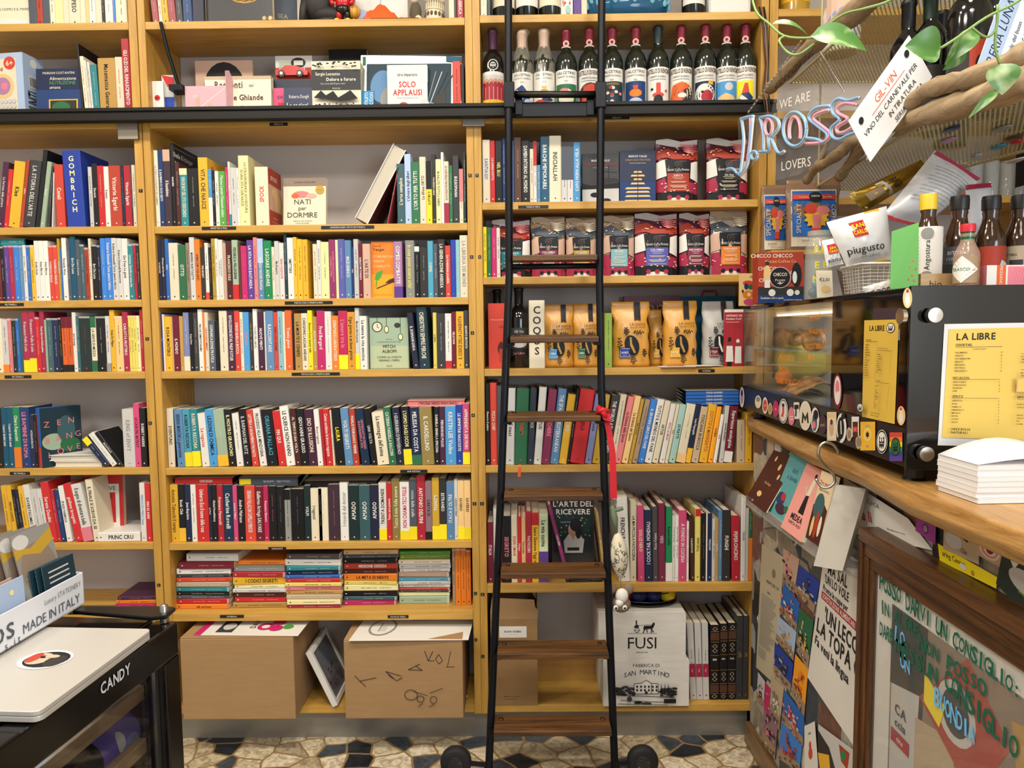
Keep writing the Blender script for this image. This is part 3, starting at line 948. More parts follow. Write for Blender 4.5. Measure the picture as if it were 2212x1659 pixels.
side_print(m7[-1], wx(m7[-1]), .13, [('r',0,0,1,1,'c3'),('r',.02,.28,1,.72,'p4'),('t',.42,.84,.10,'C','SPOCK','b',.75),('e',.5,.6,.25,.1,'C3'),('e',.65,.45,.25,.16,'C3'),('t',.45,.16,.05,'C','Il bambino','',.7),('t',.45,.09,.035,'C','Come si cura e alleva','',.8)], 'cover_print')
side_print(m7[3], wx(m7[3]), .16, [('t',.4,.87,.08,'l','Sheila Kitzinger','b',.9),('t',.4,.76,.1,'l','NASCERE','b',.8),('l',.03,.95,.97,.95,.004,'l')], 'cover_print')
side_print(m7[7], wx(m7[7]), .13, [('c',.3,.86,.05,'o2'),('t',.5,.7,.06,'b','Piero e Alberto','',.8)], 'cover_print')
for i, o in enumerate(vols[:6]):
    xs = [v.co.x for v in o.data.vertices]; zs = [v.co.z for v in o.data.vertices]; w, h = max(xs), max(zs); f = plane((0,-.0006,0), (1,0,0), (0,0,1)); q = MB()
    if i < 3: q.decor(f, w, h, [('r',.02,.3,.98,.47,'m2'),('t',.5,.385,.03,'W','Vol','d',3)]); q.build('red_band', o)
    else:
        it = [('r',.05,.80,.95,.9,'b'),('r',.05,.10,.95,.2,'b')]
        for v in (.95,.72,.66,.34,.28,.05):
            it += [('p',[(.5,v+.03),(.78,v),(.5,v-.03),(.22,v)],'C4'),('p',[(.5,v+.024),(.7,v),(.5,v-.024),(.3,v)],'K')]
        it += [('l',.05,v,.95,v,.004,'B') for v in (.92,.78,.6,.4,.22,.09)]; q.decor(f, w, h, it); q.build('gilt_tooling', o)
# ---------------------------------------------------------------- books lying flat
def lying(x0, x1, z, t, yf, d, colr, tcol, title, label, group, name='paperback', rz=0, pages_out=False, hard=False, cat='paperback', flip=False, stripes=False, band=None):
    """spine along x, facing -y (pages_out: the fore edge faces out)"""
    L = x1-x0; o = make_book(L, t, d, colr, tcol, title, hard=hard, name=name, up=not flip, stripes=stripes, band=band)
    # lay on its side: local z -> world x
    Rm = Matrix(((0,0,1),(0,1,0),(-1,0,0))).to_4x4()
    if pages_out: Rm = Rm @ Matrix.Translation((0, d, L)) @ Matrix.Rotation(math.pi, 4, 'X')
    cxx = Matrix.Translation((x0, yf, z+t+.0004)); ro = Matrix.Translation((L/2, d/2, 0)) @ Matrix.Rotation(rz, 4, 'Z') @ Matrix.Translation((-L/2, -d/2, 0))
    o.matrix_world = cxx @ ro @ Rm
    return tag(o, label, cat, group)
def stack(ox, oy, s, zb, ybound, cols, xs, yf, d, where, group, titles={}, stripes=()):
    z = zb
    for i, cc in enumerate(cols):
        px = ox + xs[i][0]/s; px1 = ox + xs[i][1]/s; zt = PY(px+20, oy + ybound[i+1]/s, yf).z; t = max(.006, min(zt, .692) - z - .0006)
        a = PY(px, oy + ybound[i]/s, yf).x; b = PY(px1, oy + ybound[i]/s, yf).x
        tc = 'K' if cc in ('C','C2','C3','W','l','y2','Y','a','p','B','o','o2','B2') else 'W'
        k, n = i+1, len(cols)
        pos = f'{ordinal(k)} from the bottom of' if k <= n/2+1 else ('topmost of' if k == n else f'{ordinal(n+1-k)} from the top of')
        lying(a, b, z, t, yf + random.uniform(0, .008), min(d, DEP-yf-.012), cc, tc, titles.get(i, ''), f'{thick(t)}{cname(cc)} paperback lying {pos} {where}', group, rz=random.uniform(-.03, .03), stripes=i in stripes, name='paperback')
        z += t + .0008
def xr(a, b, n, j=8): return [(a + random.uniform(-j, j), b + random.uniform(-j, j)) for _ in range(n)]
ZB = .472
stack(350, 1170, 3.16, ZB, [460,430,395,372,345,312,280,250,228,190,140,85], ['o','r','D','K','t','C4','c','G','W','m','l'], xr(98, 458, 9, 6)+[(115,490),(165,520)], .03, .13, 'the pile by the fridge-side post', 'piled paperbacks on middle bay shelf two', {0:'milk and honey'}, (1,4,8))
stack(350, 1170, 3.16, ZB, [452,420,385,350,325,298,245,210,165,135], ['B','r','b2','l','C2','Y','r2','g','o'], xr(485, 840, 9), .035, .13, 'the second pile from the fridge-side post', 'piled paperbacks on middle bay shelf two', {5:'I CODICI SEGRETI'}, (6,))
stack(350, 1170, 3.16, ZB, [462,434,397,365,337,308,282,255,232,200,170,125,85], ['m2','C2','C4','B','p','y2','r','u','n','t','W','G3'], xr(845, 1218, 12), .028, .13, 'the middle pile of five', 'piled paperbacks on middle bay shelf two', {}, (7,8,9,10))
stack(350, 1170, 3.16, ZB, [438,405,378,340,298,270,222,195,150,118,92,60], ['f','T','K','C2','y2','o','b2','c3','K','D','C3'], xr(1237, 1600, 11), .05, .13, 'the fourth pile from the fridge-side post', 'piled paperbacks on middle bay shelf two', {5:'LA META DI NIENTE',7:'MISSIONE ODESSA'}, (0,1))
stack(350, 1170, 3.16, ZB, [405,377,349,334,319,294,271,246,213,188,157,124,90,66], ['a','L2','b2','c3','W','l','t2','p4','W','l','C','L','e2'], xr(1615, 1965, 13, 5), .065, .13, 'the pile beside the orange books', 'piled paperbacks on middle bay shelf two', {}, (0,1,2,3,6,7,8,9,10))
# pile at the far end of the fridge bay
zz = .472
for i, (cc, t, lab) in enumerate((('W', .010, 'white paperback at the bottom of the small pile behind the fridge'), ('f', .009, 'magenta paperback second in the small pile behind the fridge'), ('o', .013, 'orange gift book third in the small pile behind the fridge'), ('V', .012, 'dark plum gift book topmost in the small pile behind the fridge'))):
    a = PY(250, 1300, .04).x
    lying(a + .004*i, -1.285, zz, t, .03, .15, cc, 'p' if cc == 'V' else 'K', '', lab, 'small pile behind the fridge', rz=.02*i - .03); zz += t + .001
# lying on top of rows
def flat(px0, py0, px1, py1, yf, d, cc, tc, title, label, rz=0, **k):
    a, b = PY(px0, py1, yf), PY(px1, py0, yf)
    return lying(a.x, b.x, a.z, b.z-a.z, yf, d, cc, tc, title, label, 'books lying on upright rows', rz=rz, **k)
flat(0, 529, 55, 517, .02, .12, 't', 'W', '', 'teal paperback lying across the upright books on fridge bay shelf six')
flat(377, 1045, 503, 1034, .035, .12, 'r', 'W', 'NESSUNO', 'red paperback lying across upright books on middle bay shelf three')
flat(516, 1049, 645, 1032, .035, .12, 'D', 'W', '', 'slate-grey paperback with yellow end band lying on middle bay shelf three', band=('y', .2))
flat(657, 1051, 815, 1040, .04, .12, 'K', 'W', '', 'black paperback lying tilted across upright books on middle bay shelf three')
flat(880, 877, 1004, 866, .04, .13, 'p3', 'K', 'I CANI SONO ESSERI SPECIALI', 'pink and white paperback about dogs lying across middle bay shelf four')
for i in range(4): flat(1481, 874 - 7.4*i, 1596, 867 - 7.4*i, .03, .15, 'u', 'W', 'TUSCIA GOURMET', ['bottom', 'second', 'third', 'topmost'][i] + ' blue magazine of the pile lying above the cookbooks', name='magazine', cat='magazine', flip=True)
# ================================================================ face-out books and boxes on the shelves
def standing(name, x0, y0, x1, y1, Y, t, colr, items, label, cat, group=None, back=0.0, rz=0, pages=True, hard=False, zb=None, side=None, rough=None):
    """front cover facing the room: pixel box (x0,y0)-(x1,y1) on plane Y; leaning back by `back` rad"""
    a = PY(x0, y1, Y); b = PY(x1, y0, Y); w = b.x-a.x; z0 = a.z if zb is None else zb + .0006; h = b.z-z0
    mat = cover(colr) if pages else paper(colr)
    mb = MB()
    if pages:
        c = .0026 if hard else .0011
        mb.box(0, w, 0, c, 0, h, mat); mb.box(0, w, t-c, t, 0, h, mat); mb.box(0, c, c, t-c, 0, h, mat)
    else:
        mb.box(0, w, 0, t, 0, h, mat)
    mb.decor(plane((0, 0, 0), (1,0,0), (0,0,1)), w, h, items)
    if side: mb.decor(plane((w, 0, 0), (0,1,0), (0,0,1)), t, h, side)
    o = mb.build(name)
    if pages: MB().box(.0012, w-.001, c, t-c, .0008, h-.0008, PAGES).build('pages', o)
    o.location = (a.x, Y, z0 + t*math.sin(back)); o.rotation_euler = (-back, 0, rz)
    return tag(o, label, cat, group)
FB = 'books facing out on the shelves'
standing('paperback', 612, 382, 701, 486, .06, .016, 'C', [('r',0,.83,1,1,'b3'),('t',.5,.91,.055,'K','CHIARA BAIGUINI','',.8),('e',.42,.66,.2,.07,'p3'),('e',.28,.63,.09,.05,'o2'),('e',.66,.63,.13,.05,'p4'),('t',.45,.51,.15,'G','NATI','',.55),('t',.45,.38,.12,'G','per','',.3),('t',.45,.24,.15,'G','DORMIRE','',.84),('t',.45,.12,.035,'K',"L'approccio che rivoluziona",'',.7),('t',.45,.075,.035,'K','il sonno dei bambini','',.6),('t',.45,.03,.035,'K','basato sui 4 profili','',.7),('c',.86,.75,.09,'Y2'),('t',.86,.75,.03,'b','Scopri','',.2)],
 'cream book on baby sleep facing out beside the empty grey gap', 'book', FB, .10, zb=1.80)
standing('paperback', 804, 522, 852, 645, .03, .02, 'o', [('t',.06,.93,.065,'b2','David','l',.6),('t',.06,.865,.065,'b2','Yeager','lb',.7),('t',.06,.74,.06,'C3','COMUNICARE','lb',.93),('t',.06,.655,.06,'C3','SENZA','lb',.8),('t',.06,.565,.06,'C3','CONFLITTI','lb',.93),('r',0,.0,1,.42,'o3'),('p',[(.12,.33),(.2,.45),(.48,.5),(.42,.38),(.28,.31)],'e2'),('l',.18,.2,.22,.34,.02,'e2'),('l',.2,.17,1,.3,.02,'b2'),('p',[(.55,.26),(.75,.33),(1,.36),(1,.28)],'b2'),('t',.1,.06,.03,'r','Come motivare le nuove','l',.85)],
 'orange book with a green leaf facing out on middle bay shelf six', 'book', FB, .02, zb=1.554)
standing('hardback_book', 800, 686, 881, 796, .03, .022, 'a', [('r',.03,.02,.97,.98,'#b2bd98'),('r',.0,.45,1,.98,'a'),('c',.2,.82,.105,'G'),('c',.2,.82,.085,'C'),('l',.2,.82,.2,.88,.012,'K'),('l',.2,.82,.25,.8,.012,'K'),('e',.44,.77,.06,.075,'G'),('e',.44,.77,.045,.058,'C2'),('e',.72,.85,.08,.05,'G'),('e',.8,.62,.06,.07,'G'),('e',.8,.62,.045,.055,'C2'),('l',.44,.85,.44,1,.008,'K'),('l',.8,.7,.8,1,.008,'K'),('l',.2,.92,.2,1,.008,'K'),('t',.5,.58,.03,'K','Autore di','',.4),('t',.5,.53,.03,'K','Le cinque persone che incontri in cielo','',.6),('t',.5,.44,.085,'K','MITCH','',.55),('t',.5,.345,.085,'K','ALBOM','',.55),('t',.5,.23,.05,'K',"L'UOMO che VOLEVA",'',.75),('t',.5,.165,.05,'K','FERMARE il TEMPO','',.75),('t',.5,.06,.04,'K','Rizzoli','',.2)],
 'pale green book with hanging pocket watches facing out on middle bay shelf five', 'book', FB, .02, zb=1.313, hard=True)
standing('hardback_book', 1258, 331, 1337, 435, .05, .02, 'G', [('r',0,.02,1,.36,'l'),('p',[(0,.4),(.25,.36),(.8,.4),(1,.42),(1,.3),(0,.28)],'K'),('p',[(.35,.42),(.5,.52),(.95,.5),(1,.44),(.6,.4)],'K2'),('l',.55,.48,.55,.78,.012,'K'),('l',.72,.5,.72,.76,.012,'K'),('l',.35,.66,.95,.62,.008,'K'),('e',.35,.17,.13,.05,'K'),('e',.66,.06,.12,.04,'K'),('t',.5,.86,.06,'W','MARCO VALLE','b',.5),('t',.5,.78,.055,'c3','VIAGGIATORI STRAORDINARI','',.9),('t',.5,.72,.03,'l','Storie avventure e follie','',.5)],
 'dark book with an icebound sailing ship facing out on ladder bay shelf seven', 'book', FB, .03, zb=1.866, hard=True)
standing('hardback_book', 1339, 324, 1417, 432, .045, .02, 'n', [('r',0,0,1,.4,'n2'),('t',.5,.89,.055,'W','MARCO VALLE','b',.5),('t',.5,.82,.055,'B','ANDAVANO PER MARE','',.7),('t',.5,.76,.03,'W','Scorrerie marinai e pirati','',.5)]+[('p',[(.5-a,.02+b),(.5+a,.02+b),(.5+a*.86,.055+b),(.5-a*.86,.055+b)],'C3') for a,b in ((.4,.0),(.36,.09),(.34,.17),(.36,.24),(.2,.33),(.12,.41),(.2,.48),(.12,.55))]+[('l',.5,0,.5,.62,.012,'K2')],
 'dark blue book with a white-sailed mast facing out on ladder bay shelf seven', 'book', FB, .03, zb=1.866, hard=True)
standing('hardback_book', 1193, 1078, 1284, 1240, .075, .02, 'K2', [('r',.04,.3,.96,.8,'T4')]+[('e',random.uniform(.1,.9),random.uniform(.35,.78),.02,.01,random.choice(['e2','E','G','a'])) for _ in range(46)]+[('p',[(.3,.3),(.27,.45),(.4,.55),(.6,.55),(.76,.47),(.72,.3)],'l'),('e',.5,.6,.12,.09,'#c79074'),('e',.56,.66,.14,.085,'K'),('e',.62,.57,.07,.09,'K'),('p',[(.44,.55),(.56,.55),(.5,.46)],'#c79074'),('p',[(.36,.33),(.64,.33),(.64,.37),(.36,.37)],'K'),('t',.5,.93,.095,'W',"L'ARTE DEL",'b',.94),('t',.5,.83,.095,'W','RICEVERE','b',.94),('t',.2,.7,.022,'W','I segreti di una','l',.4)],
 'black book on hosting with a smiling woman facing out behind the ladder', 'book', FB, .05, zb=.566, hard=True)
standing('hardback_book', 188, 1025, 262, 1172, .10, .02, 'r', [('t',.08,.92,.09,'b2','IL FINALE','l',.8),('r',.08,.02,.9,.84,'W'),('t',.49,.77,.1,'K','SI SCRIVE','',.76),('r',.2,.2,.8,.7,'r'),('t',.5,.63,.1,'b2','DA SE','b',.5),('c',.5,.49,.055,'K'),('p',[(.46,.47),(.54,.47),(.6,.3),(.4,.3)],'K'),('c',.5,.49,.03,'W'),('t',.49,.1,.1,'K','EVELYN','b',.7)],
 'red thriller with a black keyhole facing out on fridge bay shelf three', 'book', FB, .03, zb=.722)
standing('paperback', 1056, 655, 1092, 797, .03, .010, 'c', [('t',.55,.75,.03,'C',"il lavoro con l'arte",'',.8),('r',.6,.62,.85,.66,'c3'),('e',.72,.3,.2,.09,'b2'),('e',.72,.36,.12,.05,'b2'),('p',[(.6,.3),(.82,.3),(.78,.08),(.62,.12)],'c3')],
 'scarlet booklet on working with art leaning in the dark by the ladder post', 'book', FB, 0, zb=1.311)
standing('paperback', 1564, 668, 1606, 790, .02, .012, 'r2', [('r',0,.95,1,1,'W'),('t',.08,.89,.05,'W','ANTHONY BO','lb',.86),('t',.08,.835,.045,'W','Kitchen Conf','lb',.86),('t',.08,.78,.03,'W','Avventure gastronomiche','l',.7),('e',.28,.47,.09,.045,'K'),('e',.28,.4,.07,.035,'#6a4634'),('p',[(.12,.36),(.44,.36),(.5,.08),(.08,.08)],'W'),('r',.16,0,.4,.08,'K'),('e',.72,.44,.09,.04,'W'),('e',.72,.39,.07,.03,'#6a4634'),('p',[(.58,.35),(.9,.35),(.92,.05),(.56,.05)],'W')],
 'red paperback with two cooks in white leaning against the pastry case', 'book', FB, 0, zb=1.311)
# angled book ZEN BANG LOVE
standing('paperback', 84, 881, 96, 1012, .02, .13, 'u', [('t',.5,.7,.05,'W','','d'),('r',.05,0,.95,.33,'c')], 'dark book with pink scattered capitals standing askew above two flat volumes', 'book', FB, 0, zb=.984, pages=False,
 side=[('r',0,0,1,1,'T3'),('e',.3,.42,.28,.14,'a'),('e',.62,.6,.22,.25,'T'),('e',.7,.35,.25,.12,'E')]+[('t',u,v,.14,'p3',c,'',.25) for u,v,c in ((.15,.72,'Z'),(.45,.74,'E'),(.75,.76,'N'),(.15,.45,'B'),(.42,.47,'A'),(.68,.5,'N'),(.9,.52,'G'),(.2,.2,'L'),(.45,.25,'O'),(.68,.27,'V'),(.9,.3,'E'))]+[('t',.75,.9,.04,'l','','')], rz=-.62)
for i, (px0, px1, y0, y1) in enumerate(((122, 224, 1012.5, 1003), (108, 214, 1003, 988))):
    a, b = PY(px0, y0, .03), PY(px1, y0, .03)
    lying(a.x, b.x, .984 + i*.0215, .0205, .02 + .004*i, .15, 'W', '', '', ['white hardback lying flat under another on fridge bay shelf four', 'white hardback with navy edge lying atop another on fridge bay shelf four'][i], 'flat hardbacks on fridge bay shelf four', name='hardback_book', pages_out=True, hard=True, rz=.06*i)
a, b = PY(218, 1170, .03), PY(305, 1150, .03)
lying(a.x, b.x, .722, .032, .012, .17, 'W', 'K', 'PRINC CRU', 'thick white paperback lying flat on fridge bay shelf three', None, name='paperback', rz=.05)
for i, cc in enumerate(('K', 'W')):
    a, b = PY(1222, 1230, .02), PY(1300, 1215, .02)
    lying(a.x, b.x, .566 + .012*i, .011, .012, .05, cc, 'g', '', ['black booklet lying flat before the hosting book', 'white booklet lying flat before the hosting book'][i], None, name='paperback')
# leaning big white volume, fore edge outward
def leaning_volume():
    bl = PY(768, 478, .03); tl = PY(851, 318, .03); br = PY(790, 484, .03)
    th = math.atan2(tl.x-bl.x, tl.z-bl.z); h = (tl-bl).length; w = .048
    root = MB().prism([(0,0),(.003,0),(.003,.185),(w-.003,.185),(w-.003,0),(w,0),(w,.19),(0,.19)], 0, h, cover('W')).build('hardback_book')
    MB().box(w, w+.0008, .002, .188, .002, h-.002, paper('b2')).build('back_cover_picture', root)
    MB().box(.0035, w-.0035, .004, .18, .003, h-.003, PAGES2).build('pages', root)
    root.location = (bl.x - .0, .02, 1.80 + w*math.sin(th) + .0008); root.rotation_euler = (0, th, 0)
    tag(root, 'big white hardback leaning with its page edges outward on middle bay shelf seven', 'book')
leaning_volume()
# ================================================================ coffee pouches
def pouch(px0, py0, px1, py1, Y, zb, base, label, group, art, dp=.07, seal=.12, hourglass=0, metal_=False, rz=0, name='coffee_pouch', extra=None):
    a, b = PY(px0, py1, Y), PY(px1, py0, Y); W, H = b.x-a.x, b.z-zb; nu, nv = 20, 18
    def prof(v):
        k = 1-seal
        wv = 1 - .05*math.sin(min(1, v/.8)*math.pi) - hourglass*math.exp(-((v-.72)/.13)**2)
        dv = (dp*.5*(1-.25*abs(v/k-.3)) if v < k*.55 else dp*.5*.93*max(0, 1-((v-k*.55)/(k*.45))**1.6) ) if v < k else 0
        return wv, max(.0022, dv)
    def ring(v):
        wv, dv = prof(v); out = []
        for k in range(nu):
            an = 2*math.pi*k/nu; cx, sy = math.cos(an), math.sin(an)
            px_ = W/2*wv*(abs(cx)**.75)*(1 if cx >= 0 else -1); py_ = dv*(abs(sy)**.8)*(1 if sy >= 0 else -1)
            px_ += .0022*math.sin(v*23+k*1.7)*(1 if v > .05 else 0); py_ += .0016*math.sin(v*31+k*2.3)*(1 if .06 < v < .9 else 0)
            out.append((px_, py_, v*H))
        return out
    vs = []; fs = []
    for i in range(nv+1): vs += ring(i/nv)
    for i in range(nv):
        for k in range(nu): fs.append((i*nu+k, i*nu+(k+1)%nu, (i+1)*nu+(k+1)%nu, (i+1)*nu+k))
    fs += [tuple(range(nu))[::-1], tuple(nv*nu+k for k in range(nu))]
    m = col(base, .32, .15 if metal_ else 0, 'foil', .6)
    root = MB().add(vs, fs, m).build(name, smooth=True)
    def f(x, y, l=0):
        y = max(.0008, min(H-.0005, y)); v = min(1, max(0, y/H)); wv, dv = prof(v); u = (x/W-.5)*2/wv; u = max(-.99, min(.99, u))
        cx = abs(u)**(1/.75); sy = math.sqrt(max(0, 1-cx*cx)) ; return V((x-W/2, -dv*sy**.8 - .0026 - l*2.2, y))
    mb = MB(); mb.decor(f, W, H, art, True); mb.build('printed_front', root)
    if extra:
        mb = MB(); mb.decor(lambda x, y, l=0: f(x, y, l) - V((0, .0014, 0)), W, H, extra, True); mb.build('label', root)
    ring_c = V(((a.x+b.x)/2, Y + dp*.5 + .004, zb + .0008)); root.location = ring_c; root.rotation_euler = (0, 0, rz)
    return tag(root, label, 'coffee bag', group)
def spazio(c1, txt, pale=False, sx=0):
    u0, u1 = .22+sx, .78+sx
    art = [('p',[(.02,.98),(.3,1),(.7,.93),(.98,.98),(.98,.9),(.5,.86),(.02,.92)],'l' if not pale else 'C4'),('p',[(.02,.8),(.3,.84),(.6,.72),(.98,.78),(.98,.66),(.6,.62),(.2,.7),(.02,.66)],'c3' if not pale else 'D'),
           ('p',[(.02,.62),(.2,.66),(.24,.4),(.02,.36)],'W' if not pale else 'p4'),('p',[(.8,.6),(.98,.64),(.98,.3),(.78,.36)],'W' if not pale else 'p4'),('p',[(.02,.34),(.2,.36),(.3,.14),(.02,.16)],'m2'),('p',[(.75,.3),(.98,.28),(.98,.1),(.7,.16)],'m2'),('r',.03,.0,.97,.15,'K' if not pale else 'm2'),
           ('e',.5,.02,.25,.05,'W')]
    art += [('e',random.uniform(.05,.95),random.choice([random.uniform(.7,.9),random.uniform(.14,.3)]),.022,.008,'C') for _ in range(26)]
    for k in range(5): art.append(('p',[(.55+.02*k,.9-.03*k),(.75,.86-.03*k),(.97,.9-.03*k),(.97,.905-.03*k),(.75,.866-.03*k),(.55+.02*k,.906-.03*k)],'p3' if not pale else 'C'))
    ex = [('r',u0,.14,u1,.66,'K'),('c',.5+sx,.575,.06,'G'),('c',.5+sx,.57,.045,'K'),('e',.5+sx,.575,.03,.028,'b2'),('t',.5+sx,.495,.055,'W','Spazio Caffe Firenze','',.5),('t',.5+sx,.465,.02,'g','torrefazione','',.2),('r',u0+.03,.16,u1-.03,.44,c1),('t',.5+sx,.405,.04,'W',txt,'b',.42)]
    ex += [('l',.5+sx-w_,y_,.5+sx+w_,y_,.006,'C') for w_, y_ in ((.14,.375),(.1,.35),(.18,.31),(.15,.295),(.2,.25),(.18,.235),(.14,.22),(.2,.185))]
    ex += [('e',.3+sx+.2*k,.07,.055,.032,'m2' if not pale else 'K') for k in range(3)]
    return art, ex
SG = 'patterned coffee pouches on the ladder bay shelves'
def sp(px0, py0, px1, py1, Y, zb, c1, txt, lab, pale=False, hg=0, base=None, rz=0, sx=0):
    a, e = spazio(c1, txt, pale, sx); pouch(px0, py0, px1, py1, Y, zb, base or ('b4' if pale else '5a1c34'), lab, SG, a, .062, .1, hg, True, rz, extra=e)
sp(1418, 294, 1513, 432, .035, 1.866, 'c3', 'KENYA', 'maroon coffee pouch with a rust KENYA label on ladder bay shelf seven', sx=.0)
sp(1528, 292, 1622, 430, .04, 1.866, 'K', 'the dog', 'maroon coffee pouch with an all-black label on ladder bay shelf seven')
sp(1062, 470, 1146, 601, .045, 1.6195, 't', 'COSTA RICA', 'maroon coffee pouch with a teal label beside four thin books')
sp(1148, 465, 1222, 600, .045, 1.6195, 'm4', 'COLOMBIA', 'pale coffee pouch with a mauve COLOMBIA label above the ladder tread', True)
sp(1223, 467, 1290, 599, .045, 1.6195, 'Y2', 'ETHIOPIA', 'pale coffee pouch with a yellow label above the ladder tread', True)
sp(1302, 462, 1374, 597, .045, 1.6195, 't3', 'BRAZIL', 'pale coffee pouch with a grey-blue BRAZIL label on ladder bay shelf six', True)
sp(1372, 456, 1468, 595, .04, 1.6195, 'v2', 'COLOMBIA', 'maroon coffee pouch with a violet COLOMBIA label on ladder bay shelf six')
sp(1469, 456, 1538, 593, .045, 1.6195, 'm4', 'INDONESIA', 'maroon coffee pouch with a wine-red INDONESIA label on ladder bay shelf six')
sp(1537, 452, 1621, 592, .04, 1.6195, 'o', 'RWANDA', 'silvery coffee pouch with an orange RWANDA label on ladder bay shelf six', True, .05, base='c8bcae')
def sosta(px0, py0, px1, py1, Y, lc, txt, lab, base='d69a3e', hg=0, dark='K', rz=0):
    art = [('r',.58,.74,.74,1.0,dark),('p',[(.58,.74),(.74,.74),(.74,.71),(.66,.735),(.58,.71)],dark),('c',.66,.79,.032,'B'),('c',.66,.79,.026,dark),('t',.66,.655,.052,'b2','LA SOSTA','',.46),('t',.66,.61,.034,'b2','Specialty Coffee','',.44)]
    art += [('p',[(.5+.2*math.cos(t)*.9-.06*math.sin(t), .33+.155*math.sin(t)+.02*math.cos(t)) for t in [k*math.pi/10 for k in range(20)]],dark)]
    art += [('p',[(.44,.46),(.49,.45),(.5,.36),(.6,.22),(.55,.21),(.45,.33)],'B' if base[0] == 'd' else 'W')]
    for cx, cy, ux, uy in ((.36,.55,.07,.06),(.66,.53,.15,.03),(.18,.36,.06,.1),(.52,.11,.08,.06),(.8,.22,.06,.06)):
        for k in range(16):
            a_, r_ = k*2.4, math.sqrt((k+.5)/16); art.append(('e',cx+ux*r_*math.cos(a_),cy+uy*r_*math.sin(a_),.016,.012,dark))
    ex = [('r',.18,.14,.46,.30,lc),('r',.2,.155,.44,.285,'C'),('r',.21,.162,.43,.278,lc),('t',.32,.222,.045,'W',txt,'b',.18),('t',.32,.185,.018,'C','Ethiopia','',.15)]
    pouch(px0, py0, px1, py1, Y, 1.311, base, lab, 'coffee bean pouches on ladder bay shelf five', art, .07, .1, hg, False, rz, extra=ex)
sosta(1174, 657, 1241, 795, .04, 's', 'GIMA', 'ochre coffee pouch with a light blue stamp label behind the ladder', hg=.02)
sosta(1238, 655, 1298, 793, .045, 'E', 'DIMA', 'ochre coffee pouch with a green stamp label behind the ladder')
sosta(1323, 651, 1408, 794, .03, 'n3', 'ARABICO', 'ochre coffee pouch with a dark blue stamp label and pinched neck', hg=.1)
sosta(1404, 668, 1452, 789, .11, 'Y', 'MUGO', 'shorter ochre coffee pouch half hidden between two taller ones')
sosta(1435, 649, 1512, 789, .035, 'Y', 'MUGO', 'tall ochre coffee pouch with a yellow stamp label nearest the silver pouch', hg=.06)
sosta(1521, 650, 1592, 788, .04, 'm', 'TEJO', 'silver-grey coffee pouch with a maroon stamp label', base='b4b2ac', hg=.03)
standing('hardback_book', 1348, 638, 1470, 700, .19, .02, 'm', [('t',.5,.8,.2,'C3','FIRENZE','',.6)], 'maroon book on Florence behind the ochre coffee pouches', 'book', None, 0, zb=1.311, hard=True)
cs = MB().box(0, .2, 0, .025, 0, .245, paper('#1a6a8c')).build('document_case'); cs.location = (PY(1470, 640, .19).x, .19, 1.3118)
hd = MB().tube([(.08,.012,.245),(.085,.012,.264),(.13,.012,.264),(.135,.012,.245)], .004, plastic('a02850')).build('handle', cs); tag(cs, 'blue document case with a red handle behind the coffee pouches', 'case')
for k, (x0, x1, c) in enumerate(((1425, 1500, 'W'), (1445, 1535, 'p4'), (1480, 1560, 'W'))):
    a, b = PY(x0, 797, .01), PY(x1, 797, .01); o = MB().box(a.x, b.x, -.012+.004*k, .07, 1.3118+.0012*k, 1.3126+.0012*k, paper(c)).build('leaflet'); tag(o, ['white leaflet at the bottom beneath the ochre pouches','pinkish leaflet between two white ones beneath the ochre pouches','white leaflet on top beneath the silver pouch'][k], 'leaflet', 'leaflets on ladder bay shelf five')
